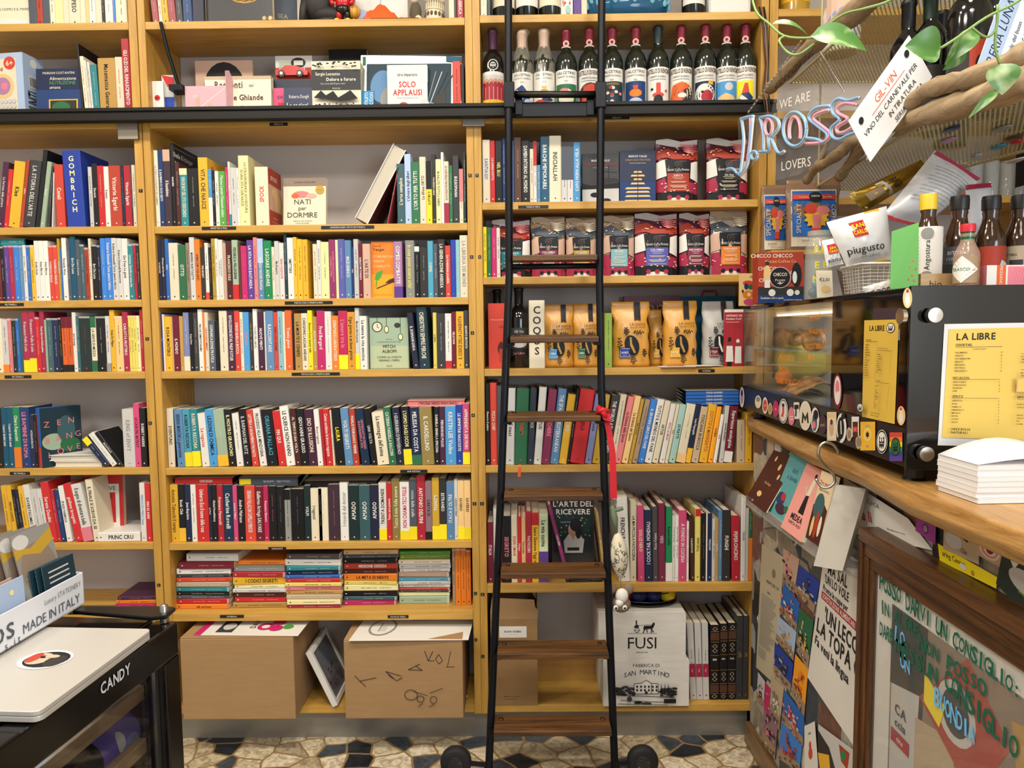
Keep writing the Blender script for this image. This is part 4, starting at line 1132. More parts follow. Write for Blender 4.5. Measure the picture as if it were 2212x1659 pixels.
# ================================================================ bottles
def bottle(x, y, z, h, r, gl, cap, capl, art, label, group, name='wine_bottle', rz=0, lz=(.12,.48), shape='b', labc='W', half=1.25, neckart=None, seal=False, wrap=False, cat='bottle', liquid=None):
    if shape == 'b': pr = [(.90,0),(1,.012),(1,.60),(.97,.64),(.80,.70),(.55,.745),(.40,.775),(.37,.80),(.36,.965),(.42,.97),(.42,.985),(.36,1)]
    elif shape == 'bitter': pr = [(.95,0),(1,.01),(1,.5),(.96,.56),(.72,.66),(.55,.74),(.50,.8),(.56,.84),(.46,.9),(.46,1)]
    else: pr = [(.9,0),(1,.02),(1,.42),(.9,.5),(.55,.62),(.42,.72),(.40,.98),(.44,1)]
    root = MB().lathe([(a*r, b*h) for a, b in pr], gl, 28).build(name, smooth=.9)
    i0 = [a*r for a, b in pr if b > .79][0]
    capo = None
    if cap: capo = MB().lathe([(i0+.0012, h*(1-capl)),(i0+.0014, h*.955),(r*.42+.0016, h*.965),(r*.42+.0016, h*.99),(r*.40, h*1.006),(.001, h*1.007)] if shape != 'bitter' else [(r*.6, h*(1-capl)),(r*.62, h*.98),(r*.58, h*1.02),(.001, h*1.022)], cap, 24).build('capsule' if shape == 'b' else 'cap', root, smooth=.7)
    z0, z1 = lz[0]*h, lz[1]*h; R = r+.0006; W, H = 2*half*R, z1-z0; n = 16
    f = lambda xx, yy, l=0: V(((R+l*2)*math.sin((xx-W/2)/R), -(R+l*2)*math.cos((xx-W/2)/R), z0+yy))
    mb = MB(); lm = paper(labc)
    mb.add([f(W*k/n, q) for q in (0, H) for k in range(n+1)], [(k, k+1, n+2+k, n+1+k) for k in range(n)], lm); mb.decor(f, W, H, art, True); mb.build('label', root)
    if seal:
        q = MB(); q.lathe([(i0+.002, h*.795),(i0+.002, h*.81)], paper('W'), 20, cap=False); q.decor(lambda xx, yy, l=0: V((xx, -(i0+.003)-l, h*.835+yy)), .01, .01, [('c',0,0,1.0,'C'),('c',0,0,.8,'p3'),('c',0,0,.4,'K')]); q.build('neck_seal', capo or root)
    if neckart:
        f2 = lambda xx, yy, l=0: V(((R+l)*math.sin(xx/R), -(R+l)*math.cos(xx/R), h*.56+yy)); MB().decor(f2, .03, .03, neckart).build('sticker', root)
    if wrap:
        q = MB(); pr2 = [(1.03,.0),(1.05,.3),(1.04,.58),(.9,.68),(.6,.76),(.5,.84),(.5,.94),(.58,1.0),(.3,1.025)]
        nseg = 26; vs = []; fs = []
        for a_, b_ in pr2:
            for k in range(nseg): an = 2*math.pi*k/nseg; rr = r*a_*(1+.06*math.sin(k*5.1+b_*40)*(b_ > .55)); vs.append((rr*math.cos(an)+(.012*(b_-.95)*10 if b_ > .98 and wrap == 2 else 0), rr*math.sin(an), b_*h))
        for i in range(len(pr2)-1):
            for k in range(nseg): fs.append((i*nseg+k, i*nseg+(k+1)%nseg, (i+1)*nseg+(k+1)%nseg, (i+1)*nseg+k))
        q.add(vs, fs, glass('cellophane', 'f0e8d0', .12, .16)).build('cellophane_wrap', root)
    root.location = (x, y, z); root.rotation_euler = (0, 0, rz)
    return tag(root, label, cat, group)
GREEN = col('1a2018', .12, 0, 'bottleglass', .7); BLACKG = col('0c0c0e', .1, 0, 'bottleglass', .7); REDCAP = col('7c2434', .35, .2, 'foil'); 
def rencine(pic): return [('t',.5,.9,.16,'b','CASTELLO DI RENCINE','bn',.94),('t',.5,.76,.07,'K','CHIANTI CLASSICO','',.6),('l',.2,.69,.8,.69,.012,'g')] + pic
def salcet(pic, yr): return [('t',.5,.91,.10,'K','SALCETINO','',.7),('t',.5,.81,.06,'K','CHIANTI CLASSICO','',.7),('t',.5,.7,.06,'g',yr,'',.3)] + pic
BG = 'wine bottles in a row on the ledge above the ladder rail'
BR = [
 (1065, 65, 'V', [('r',.08,.1,.92,.9,'l')]+[('c',.15+.14*k,.62,.07,'r2') for k in range(6)]+[('r',.1+.14*k,.2,.21+.14*k,.56,'r2') for k in range(6)]+[('c',.15+.14*k,.74,.05,'#c79074') for k in range(6)]+[('r',.1,.1,.9,.2,'Y')], 'wine bottle with a purple capsule and a red-shirted team photo label', 0),
 (1128, 68, 'p4', salcet([('p',[(.25,.5),(.5,.62),(.8,.3),(.7,.05),(.3,.1)],'n2'),('p',[(.3,.5),(.55,.3),(.45,.08),(.3,.2)],'W'),('e',.72,.15,.15,.08,'s2')], '1988'), 'cellophane-wrapped bottle with a blue sail label behind the ladder rail', 2),
 (1175, 66, 'p4', salcet([('c',.5,.36,.14,'B'),('p',[(.4,.52),(.45,.6),(.5,.54),(.55,.6),(.6,.52)],'Y'),('e',.42,.14,.25,.06,'r'),('e',.62,.2,.2,.05,'n2'),('e',.5,.08,.12,.05,'b')], '1990'), 'cellophane-wrapped bottle with a round brown figure on its label', 1),
 (1223, 66, 'red', salcet([('r',.1,.0,.92,.62,'E'),('e',.5,.28,.28,.22,'C'),('e',.42,.45,.16,.06,'p3'),('e',.5,.1,.3,.12,'l')], '1984'), 'bottle with a green picture label and pink-white crest', 0),
 (1273, 63, 'red', rencine([('c',.55,.3,.34,'K2'),('p',[(.2,.1),(.3,.55),(.6,.62),(.8,.5),(.55,.4),(.75,.2),(.4,.05)],'c'),('e',.62,.3,.12,.06,'W')]), 'bottle with a scarlet swirl label half behind the ladder', 0),
 (1322, 62, 'red', salcet([('r',.06,.0,.94,.66,'T3'),('t',.5,.6,.08,'y3','VIAREGGIO','',.8)]+[('e',.5+.3*math.cos(k*1.3)*(k%3)/2,.3+.2*math.sin(k*1.3),.06,.04,random.choice(['W','p','C','c3'])) for k in range(13)], '1987'), 'bottle with a dark label of scattered white blossoms', 0),
 (1373, 61, 'red', salcet([('r',.1,.0,.9,.66,'n2'),('e',.5,.36,.22,.1,'o'),('e',.5,.12,.26,.12,'s2'),('p',[(.4,.55),(.45,.44),(.55,.44),(.6,.55)],'c')], '1986'), 'bottle with a narrow dark blue label and orange shape', 0),
 (1421, 58, 'T4', rencine([('r',.45,.32,.6,.6,'c'),('e',.52,.3,.2,.06,'c'),('e',.52,.17,.16,.13,'K'),('e',.3,.45,.05,.03,'K'),('e',.8,.4,.04,.03,'r'),('e',.25,.15,.05,.03,'r')]), 'bottle with a green capsule and a red hat on its label', 0),
 (1471, 58, 'red', rencine([('r',.05,.0,.95,.62,'C'),('c',.55,.3,.3,'K2'),('p',[(.1,.2),(.2,.55),(.55,.62),(.85,.5),(.55,.42),(.7,.25),(.35,.02)],'o2'),('e',.55,.28,.15,.06,'W')]), 'bottle with an orange swirl label on cream', 0),
 (1523, 55, 'red', rencine([('r',.12,.0,.9,.62,'n'),('c',.5,.3,.26,'W'),('e',.58,.24,.2,.16,'r2'),('e',.42,.36,.05,.03,'K'),('e',.58,.1,.3,.05,'e'),('p',[(.6,.55),(.65,.66),(.72,.58),(.78,.64),(.78,.52)],'Y')]), 'bottle with a white laughing face on a dark label', 0),
 (1569, 56, 'red', rencine([('r',.1,.0,.92,.62,'s'),('p',[(.1,.05),(.25,.25),(.5,.32),(.75,.25),(.92,.05)],'C3'),('c',.6,.48,.1,'l'),('r',.1,.0,.92,.06,'r')]), 'bottle with a pale blue label and a sandy mound', 0),
 (1613, 54, 'red', rencine([('r',.2,.0,.8,.62,'y'),('p',[(.22,.15),(.4,.3),(.65,.32),(.8,.2),(.7,.08),(.5,.05)],'n2'),('p',[(.3,.2),(.4,.28),(.65,.12),(.55,.08)],'W'),('p',[(.4,.3),(.5,.56),(.6,.56),(.65,.32)],'c')]), 'bottle with a bright yellow label and blue striped parasol nearest the counter', 0)]
for px, pt, cp, art, lab, wr in BR:
    y = .042; zt = PY(px, pt, y).z; x = min(.766, PY(px, 150, y).x); h = zt - 2.1483
    cm = REDCAP if cp == 'red' else col(PAL[cp][0], .4, .1, 'foil')
    bottle(x, y, 2.1483, h/1.007, .0365, BLACKG if cp == 'V' else GREEN, cm, .19 if cp != 'V' else .26, art, lab, BG, lz=(.10,.50) if wr or 'V' == cp else (.08,.52), rz=math.atan2(x, y+2.4)*-1, seal=cp == 'red', wrap=wr, neckart=[('c',0,.12,.6,'W'),('c',0,.12,.5,'K'),('e',0,.1,.3,.32,'W'),('c',-.1,.2,.09,'K'),('c',.12,.2,.09,'K'),('p',[(-.25,-.1),(-.1,.02),(0,-.1),(.1,.02),(.25,-.1),(.2,-.2),(-.2,-.2)],'K')] if cp == 'V' else None)
bottle(PY(1121, 700, .09).x, .09, 1.3115, PY(1121, 622, .09).z-1.312, .0375, BLACKG, col('101010', .4, 0, 'foil'), .2, [('r',0,.72,1,1,'G'),('t',.5,.87,.13,'W','Gil Vin','',.7),('r',.1,.25,.9,.68,'K2'),('e',.5,.45,.3,.16,'l'),('e',.35,.5,.08,.05,'c'),('t',.5,.1,.12,'p3','La Libre','',.8)], 'black wine bottle with a dark label behind the ladder on shelf five', None, lz=(.15,.5), labc='K')
bottle(PY(1074, 700, .17).x, .17, 1.3115, .275, .0355, BLACKG, col('101010', .4, 0, 'foil'), .2, [], 'second black wine bottle deep in the corner behind the scarlet booklet', None, lz=(.15,.5), labc='K')
# two stray posters: top shelf bottles
TG = 'bottles on the highest visible shelf of the ladder bay'
for px, gl, lc, art, lab in ((1088, GREEN, 'C', [('t',.5,.3,.1,'g','vino rosso','',.7)], 'dark bottle with a cream label cut by the photo top beside white books'), (1138, BLACKG, 'W', [('t',.5,.35,.1,'K','TRANI','',.5)], 'dark bottle with a white label second from the ladder post on the highest shelf'), (1188, GREEN, 'C', [('t',.5,.35,.08,'g','NERO DAVOLA','',.7)], 'dark bottle with a cream label third from the ladder post on the highest shelf'), (1497, BLACKG, 'W', [('e',.5,.6,.3,.2,'u'),('t',.5,.3,.1,'u','Sirio','',.5)], 'dark bottle with a blue-scripted white label beside the white carton')):
    bottle(PY(px, 10, .05).x, .05, 2.4692, .3, .0375, gl, REDCAP, .2, art, lab, TG, lz=(.11,.5), labc=lc)
bottle(PY(1715, 5, .07).x, .07, 2.4762, .28, .05, col('b08a2c', .15, 0, 'bottleglass', .7), REDCAP, .2, [('t',.5,.6,.2,'K','VERITAS','',.7)], 'squat amber bottle on the narrow bookcase beyond the corner', None, lz=(.12,.35), labc='Y')
# ================================================================ ledge above the rail and top shelf
Zr = {'L': 2.1455, 'M': 2.1455, 'R': 2.1475}; Zt = {'L': 2.4625, 'M': 2.4625, 'R': 2.4685}
UG = 'books on the ledge above the rail'
row('UL', 0, 0, 3.95, 2.145, '''706/648,370,K,
735/675,480,C,r
772/712,515,W,c
790/738,530,W,K
810/765,553,t,W
862/828,498,B,K,Matematica Generale
1008/975,488,C,r
1072/1028,332,r2,W,GLI OZI DEL RINASCIMENTO
1140''', yf=.02, d=.16, where='fridge bay ledge above the rail', posts=('blue nutrition book', 'wooden post'), name='hardback_book', noun='hardback')
row('UT', 0, 0, 3.95, 2.462, '''250,-150,D,
318,-150,c3,K
370,-120,D,
430,-80,C,K
475,-110,C2,
545,-60,C,
592,-120,C,K,IL PESO
690,-90,C,
735,-70,C3,
765,-140,W,K
820,-60,C,
872,-60,K,W
900,-70,W,g
968,-70,u2,W
990,-60,C,K
1090''', yf=.015, d=.15, where='highest fridge bay shelf', posts=('sea storybook', 'wooden post'), name='hardback_book', noun='hardback')
row('UTM', 0, 0, 3.95, 2.462, '''1305/1270,-80,m3,W
1360/1335,-60,C,c3
1392/1365,-70,Y,K
1445/1415,-80,m3,W
1508/1485,-60,G,W
1565/1550,-60,n2,W
1645,-50,N,
1745''', yf=.015, d=.15, where='highest middle bay shelf', posts=('fridge-side post', 'gold-patterned album'), name='hardback_book', noun='hardback')
row('UTM2', 540, 0, 4.254, 2.462, '''1828,-100,C,
1880,-100,G,
1902,-110,r2,W,LA FABBRICA
1968''', yf=.02, d=.15, where='highest middle bay shelf', posts=('tower model', 'ladder-side post'), name='hardback_book', noun='hardback')
row('UTR', 1020, 0, 3.456, 2.468, '''62,-150,C,g
112,-140,T4,
140''', yf=.015, d=.15, where='highest ladder bay shelf', posts=('ladder-side post', 'dark bottles'), name='hardback_book', noun='hardback')
row('UTR2', 1020, 0, 3.456, 2.468, '''755,-120,v,
815,-120,C,
860''', yf=.06, d=.13, where='highest ladder bay shelf', posts=('floral box', 'blue glass dish'), name='hardback_book', noun='hardback')
row('UMR', 540, 0, 4.254, 2.145, '''1868/1860,565,c,K,
1942/1935,590,K,
1976''', yf=.02, d=.16, where='middle bay ledge', posts=('silver game box', 'ladder-side post'), name='hardback_book', noun='hardback')
def st(*a, **k): k.setdefault('zb', 2.1455); return standing(*a, **k)
st('hardback_book', 78, 146, 172, 239, .03, .03, 'n2', [('r',0,.62,1,1,'n'),('t',.5,.92,.06,'C','MARIANI COSTANTINI','',.7),('t',.3,.82,.085,'C','Alimentazione','l',.66),('t',.3,.74,.085,'e2','NUTRIZIONE','l',.6),('t',.3,.66,.08,'C','umana','l',.3),('r',.28,.0,.92,.44,'Y'),('r',.31,.0,.89,.42,'K2'),('e',.6,.2,.16,.18,'C3'),('e',.55,.3,.2,.1,'E'),('e',.66,.18,.07,.06,'c3'),('e',.5,.12,.1,.08,'B')], 'blue nutrition textbook facing out beside the children\'s game box', 'book', UG, .06, hard=True, rz=-.02)
gb = st('game_box', -20, 116, 55, 239, .05, .09, 's2', [('r',0,.05,.8,.92,'C'),('c',.62,.86,.09,'c'),('t',.62,.86,.1,'C','6+','b',.3),('t',.3,.78,.07,'c3','MINI','b',.4),('c',.4,.55,.17,'C3'),('c',.4,.55,.12,'z'),('c',.45,.55,.05,'p')]+[('c',.1+.12*k,.34-.07*j,.032,'l') for k in range(6) for j in range(2)]+[('r',.05,.05,.75,.2,'C4')], 'pale blue children\'s game box with beads on the ledge above the rail', 'game box', None, pages=False, side=[('t',.45,.35,.3,'K','RIUNITI','ub',.8),('c',.5,.9,.06,'W'),('r',.25,.55,.75,.72,'W')]+[('l',.3+.05*k,.57,.3+.05*k,.7,.01,'K') for k in range(9)], rz=-.12)
st('hardback_book', -30, -120, 66, 58, .03, .02, 'C', [('t',.6,.22,.045,'G',"L'UOMO E IL MARE",'',.8),('e',.5,.06,.4,.05,'W')], 'cream storybook about the sea facing out on the highest fridge bay shelf', 'book', None, zb=2.4625, hard=True)
MG = 'objects on the middle bay ledge above the rail'
for nm, b_, it, lb, ct, k in (
 ('notebook', (323,145,338,238), [('r',.0,.6,1,.62,'g')], 'white upright booklet at the fridge-side end of the middle ledge', 'booklet', dict(Y=.08, t=.02, c='W')),
 ('paperback', (330,175,352,238), [('c',.45,.6,.07,'r'),('l',.3,.6,.6,.6,.02,'K'),('t',.45,.25,.2,'K','Satolli','d',.5)], 'small white book with a red round emblem on the middle ledge', 'book', dict(Y=.03, t=.03, c='W')),
 ('pen_pack', (352,162,374,238), [('r',0,0,1,.55,'n3'),('p',[(0,1),(.5,.75),(1,.8),(1,.95)],'r')], 'cellophane pack of blue refills beside the black stay bar', 'pack', dict(Y=.04, t=.03, c='l')),
 ('hardback_book', (425,130,545,232), [('r',0,.1,1,1,'p4'),('e',.5,.62,.36,.36,'K'),('e',.5,.3,.2,.2,'C3')], 'beige cover with a dark-haired figure behind the storybook on the middle ledge', 'book', dict(Y=.15, t=.012, c='C3')),
 ('hardback_book', (442,162,583,230), [('r',0,.93,1,1,'C4'),('t',.36,.82,.2,'b2','Racconti','b',.42),('t',.7,.8,.09,'b2','del','',.12),('t',.58,.55,.17,'b2','delle Ghiande','b',.6),('t',.5,.34,.09,'G','Chiara e Tasso','',.4),('e',.7,.13,.22,.12,'W'),('e',.7,.12,.15,.08,'t4'),('e',.58,.12,.1,.1,'G')], 'cream acorn tales picture book facing out on the middle ledge', 'book', dict(Y=.05, t=.022, c='C', b=.06)),
 ('paperback', (593,170,676,230), [('r',0,.0,1,.8,'n')], 'dark navy book under the toy car card on the middle ledge', 'book', dict(Y=.09, t=.02, c='N')),
 ('paperback', (591,190,614,230), [('t',.6,.75,.12,'K','JEAN','',.5),('r',.4,.1,.9,.6,'r'),('t',.6,.35,.2,'W','CHE','',.4)], 'pink spine-fronted paperback half behind the navy essay', 'book', dict(Y=.07, t=.015, c='p2')),
 ('paperback', (613,188,677,230), [('t',.5,.74,.14,'W','Roberto Donghi','',.65),('t',.45,.48,.22,'W','Le ragioni','b',.7),('t',.35,.2,.22,'W','del','b',.3),('t',.66,.2,.24,'Y','Si','b',.2)], 'navy essay with a yellow final word facing out on the middle ledge', 'book', dict(Y=.04, t=.018, c='n', b=.05)),
 ('paperback', (675,131,778,228), [('r',0,.52,1,.86,'G'),('t',.08,.79,.07,'C','Sergio Luzzatto','lb',.5),('t',.3,.7,.075,'W','Dolore e furore','lb',.6),('t',.18,.63,.04,'l','Una storia delle Brigate rosse','l',.5),('t',.5,.55,.035,'l','EINAUDI','',.2)]+[('e',random.uniform(.05,.95),random.uniform(.02,.3),random.uniform(.008,.03),.012,'K') for _ in range(90)]+[('p',[(.05,.38),(.2,.5),(.3,.42),(.45,.49),(.55,.38),(.7,.45),(.8,.5),(.95,.36),(.6,.32),(.3,.36)],'K')]+[('e',random.uniform(.05,.95),random.uniform(.88,.97),.03,.012,'K') for _ in range(20)], 'black and white speckled paperback facing out on the middle ledge', 'book', dict(Y=.04, t=.03, c='C')),
 ('hardback_book', (713,106,792,225), [('t',.68,.7,.16,'C4','Grisu','',.6)], 'black book with pale lettering behind the silver game box', 'book', dict(Y=.16, t=.025, c='K'))):
    st(nm, *b_, k['Y'], k['t'], k['c'], it, lb, ct, MG if ct == 'book' else None, k.get('b', 0), pages=nm not in ('pen_pack',), hard='hard' in nm)
# toy car on its card
tc = st('toy_car_card', 596, 120, 674, 172, .11, .002, 'l', [('r',0,.0,1,.5,'c3'),('r',.1,.5,.5,.75,'a'),('e',.62,.7,.2,.22,'K'),('r',.5,.6,.75,.8,'l'),('t',.45,.44,.2,'C','AUTO DA CORSA','b',.72)], 'toy racing car on a die-cut hanging card above the navy book', 'toy', None, pages=False, zb=PY(640, 172, .11).z)
q = MB().prism([(0,0),(.11,0),(.112,.012),(.09,.022),(.07,.032),(.035,.032),(.02,.02),(0,.016)], 0, .02, col('9c2c28', .25, .3, 'carpaint')).build('car_body', tc); q.location = (.005, -.001, .008); q.rotation_euler = (math.pi/2, 0, 0)
for xx in (.028, .09): MB().lathe([(.002,-.004),(.011,-.004),(.011,.004),(.002,.004)], plastic('161616'), 16, Matrix.Translation((xx, -.022, .012)) @ Matrix.Rotation(math.pi/2, 4, 'X')).lathe([(.001,.0042),(.006,.0042),(.005,.006),(.001,.006)], metal('d8d4c8'), 12, Matrix.Translation((xx, -.022, .012)) @ Matrix.Rotation(math.pi/2, 4, 'X')).build('wheel', tc)
# game box with silver foil border
p0, p1 = PY(777, 228, .05), PY(1003, 128, .05)
gx = empty('foil_game_box', (p0.x, .05, 2.153), 'silver-bordered game box with a dark forest picture on the middle ledge', 'game box', None, .0); gx.rotation_euler = (-.12, 0, -.10)
W_, H_ = .346, .224
mb = MB().prism([(0,0),(W_,0),(W_,H_*.9),(0,H_)], 0, .05, col('a8aaa8', .3, .7, 'foilbox'), Matrix.Rotation(math.pi/2, 4, 'X') @ Matrix.Translation((0,0,-.05)))
fm = plane((0,0,0),(1,0,0),(0,0,1))
mb.decor(fm, W_, H_, [('p',[(.06,.0),(.9,.0),(.9,.8),(.06,.86)],'T3'),('e',.22,.5,.12,.25,'S'),('e',.3,.3,.1,.2,'g')]+[('l',.55+.02*k,.1,.45+.06*k,.74-.01*k,.012,random.choice(['K','K2','g','l'])) for k in range(9)]+[('e',.68,.1,.1,.13,'t2'),('p',[(.72,.05),(.86,.1),(.84,.4),(.74,.3)],'K2'),('e',random.uniform(.15,.35),random.uniform(.2,.6),.01,.015,'l'),('r',.02,.84,.05,.97,'E'),('p',[(.85,.83),(1,.8),(1,.89),(.85,.91)],'T2')])
mb.build('box', gx)
o = MB().box(0,.045,-.004,-.0005,0,.098, paper('2c88c0')).decor(plane((0,-.004,0),(1,0,0),(0,0,1)), .045, .098, [('t',.35,.5,.26,'W','Platinum','u',1.9),('t',.75,.5,.26,'W','Collection','u',1.9)]).build('side_tab', gx); o.location = (.003, 0, 0)
st('paperback', 837, 138, 922, 224, .02, .016, 'W', [('t',.5,.82,.08,'G','ciro imparato','b',.5),('t',.5,.64,.15,'r','SOLO','b',.42),('t',.5,.49,.15,'r','APPLAUSI','b',.72),('t',.5,.39,.035,'g','il primo metodo per la voce','',.7),('c',.4,.2,.11,'r'),('c',.25,.06,.1,'e'),('c',.55,.08,.11,'Y'),('e',.82,.08,.08,.1,'u'),('c',.93,.28,.08,'l')], 'white book with coloured balloons facing out before the silver game box', 'book', MG, .04)
# pink pop-up card and its upright leaf
a, b = PY(401, 232, .02), PY(487, 185, .02)
pk = empty('popup_card', (a.x, .02, 2.1456), 'pale pink pop-up card with printed towers, one leaf upright', 'card')
mb = MB().box(0, b.x-a.x, 0, .05, 0, b.z-2.1456, paper('d8a8b0')); mb.decor(plane((0,0,0),(1,0,0),(0,0,1)), b.x-a.x, b.z-2.1456, [('l',0,.1,1,.95,.015,'W')]+[('r',.25+.3*k,.1,.35+.3*k,.7-.2*k,'p4') for k in range(3)]+[('t',.75,.08,.14,'W','DEL','',.3),('t',.25,.7,.14,'W','M','',.2)]); mb.build('box', pk)
mb = MB().prism([(0,0),(.05,0),(.05,.13),(.02,.172),(0,.165)], 0, .0015, paper('d8a8b0'), Matrix.Translation((b.x-a.x+.0005,0,0)) @ Matrix.Rotation(-.25, 4, 'Z') @ Matrix(((0,0,1,0),(1,0,0,0),(0,1,0,0),(0,0,0,1)))); mb.build('leaf', pk)
bx = MB().box(0,.055,0,.05,0,.042, plastic('2a2a2c', .25)).build('photo_cube'); bx.location = (PY(362, 236, .012).x, .01, 2.1456); tag(bx, 'small dark clear-lidded box at the foot of the black stay bar', 'box')
# black stay bar
sb = MB().tube([PY(347, 48, -.009), PY(362, 110, .006), PY(386, 186, .03)], .006, IRON).build('stay_bar'); q = PY(386, 186, .03); MB().box(q.x-.022, q.x+.022, .005, .06, q.z-.02, q.z-.002, IRON).build('foot', sb); tag(sb, 'black metal stay bar slanting down from the highest middle shelf', 'bar')
# ---- top shelf of the middle bay
standing('hardback_book', 443, -120, 583, 48, .03, .03, 'G', [('c',.6,.62,.36,'B'),('c',.6,.62,.33,'G'),('c',.6,.62,.27,'B'),('c',.6,.62,.24,'G')]+[('e',.6+.52*.78*math.cos(k*math.pi/12),.62+.36*.85*math.sin(k*math.pi/12),.035,.03,'Y2') for k in range(24)]+[('e',.6+.52*.78*math.cos(k*math.pi/12),.62+.36*.85*math.sin(k*math.pi/12),.02,.017,'G') for k in range(24)]+[('l',.03,0,.03,1,.006,'B')], 'black album with a gold mandala facing out on the highest middle shelf', 'book', None, zb=2.4625, hard=True)
standing('picture_frame', 584, -100, 645, 48, .09, .012, 'D', [('t',.4,.22,.08,'C4','SEA','',.5)], 'grey glass plaque with gold script leaning behind the black dog', 'plaque', None, zb=2.4625, pages=False, rz=.35)
for i, (x_, c_) in enumerate(((572, 'C4'), (585, 'C3'))):
    p = PY(x_, 44, .01); o = MB().tube([(p.x, .004, 2.4705), (p.x+.012, .10, 2.4705)], .007, paper(c_)).build('scroll'); tag(o, ['beige paper roll lying by the gold mandala album', 'peach paper roll lying by the grey plaque'][i], 'scroll')
def figure_dog():
    x = PY(685, 40, .06).x; m = col('2c2826', .6, 0, 'terracotta')
    b = MB(); b.ball((x, .07, 2.542), .05, m, 18, 12, (1.05, .8, 1.25), Matrix.Rotation(-.35, 3, 'Y')); b.ball((x+.035, .07, 2.502), .042, m, 16, 10, (1.3, .9, .7)); b.ball((x-.03, .07, 2.60), .032, m, 16, 10)
    b.tube([(x-.03,.05,2.56),(x-.042,.045,2.51),(x-.046,.042,2.464)], [.017,.013,.011], m); b.tube([(x-.03,.09,2.56),(x-.04,.095,2.51),(x-.044,.098,2.464)], [.017,.013,.011], m); b.tube([(x+.06,.06,2.485),(x+.03,.05,2.478),(x-.01,.05,2.474)], [.02,.014,.008], m)
    b.tube([(x+.075,.08,2.482),(x+.08,.1,2.473),(x+.04,.115,2.473)], .008, m); o = b.build('dog_figurine', smooth=True); tag(o, 'dark seated dog figurine on the highest middle shelf, head above the picture', 'figurine')
figure_dog()
def toy_figure():
    x = PY(742, 40, .05).x; e = empty('toy_figurine', (x, .05, 2.4625), 'small glossy red and black standing toy figure with yellow shoes', 'figurine')
    R, K, Y = plastic('c42028', .2), plastic('181818', .2), plastic('d8c840', .25)
    b = MB(); b.ball((0,0,.075), .026, R, 14, 10, (1,.8,1.3)); b.ball((0,-.004,.05), .022, K, 14, 8, (1.1,.8,.8)); b.build('body', e, smooth=True)
    for s in (-1, 1):
        MB().tube([(.012*s,0,.05),(.015*s,-.002,.02)], [.012,.009], K if s > 0 else R).build('leg', e, smooth=True); MB().ball((.018*s,-.01,.009), .012, Y, 12, 8, (1,1.5,.75)).build('shoe', e, smooth=True)
        MB().tube([(.022*s,0,.095),(.036*s,-.01,.075),(.03*s,-.02,.06)], [.009,.008,.007], R).build('arm', e, smooth=True)
    MB().ball((0,0,.125), .024, plastic('d4ccc0', .3), 14, 10).build('head', e, smooth=True)
toy_figure()
x = PY(763, 15, .07).x; o = MB().ball((x, .07, 2.515), .024, plastic('d8a840', .25)).build('striped_ball', smooth=True)
for k in range(4): MB().ball((x, .07, 2.515), .0245, plastic('b8342c', .25), 12, 8, (.25,1,1), Matrix.Rotation(k*math.pi/4, 3, 'Z')).build('stripe', o, smooth=True)
MB().lathe([(.02,0),(.016,.006),(.006,.012),(.005,.03)], plastic('c09838'), 14, Matrix.Translation((x,.07,2.4625))).build('stand', o); tag(o, 'gold and red striped ball on a stand beside the toy figure', 'ball')
standing('hardback_book', 643, -120, 735, 46, .12, .02, 'C', [], 'tall cream cover standing behind the black dog', 'book', None, zb=2.4625, hard=True)
standing('hardback_book', 762, -110, 826, 44, .13, .02, 's2', [('p',[(.0,.0),(.5,.3),(.9,.1),(.9,0)],'p'),('e',.5,.4,.4,.12,'W')], 'powder-blue picture cover behind the orange cloth', 'book', None, zb=2.4625, hard=True)
standing('hardback_book', 824, -110, 878, 42, .12, .02, 'W', [], 'plain white cover standing behind the orange cloth', 'book', None, zb=2.4625, hard=True)
def cloth():
    m = col('dc5a1c', .7, 0, 'cloth'); g = MB(); n, k = 18, 10; vs = []; fs = []
    a, b = PY(792, 42, .01).x, PY(905, 34, .01).x
    for i in range(n+1):
        u = i/n; hh = .052*math.sin(math.pi*min(1, u*1.5+.12))**.7*(1-u*.3) + .008 if u < .97 else .004
        for j in range(k+1):
            v = j/k; z = 2.463 + hh*math.sin(math.pi*v)**.6*(1+.12*math.sin(u*17+v*9)) + .0015*math.sin(u*40)*(v > 0)*(v < 1)
            vs.append((a+(b-a)*u, -.0+.10*v*(1-u*.4), max(2.463, z)))
    for i in range(n):
        for j in range(k): fs.append((i*(k+1)+j, (i+1)*(k+1)+j, (i+1)*(k+1)+j+1, i*(k+1)+j+1))
    o = g.add(vs, fs, m).build('orange_cloth', smooth=.8); tag(o, 'crumpled orange cloth on the highest middle shelf beside the tower model', 'cloth')
cloth()
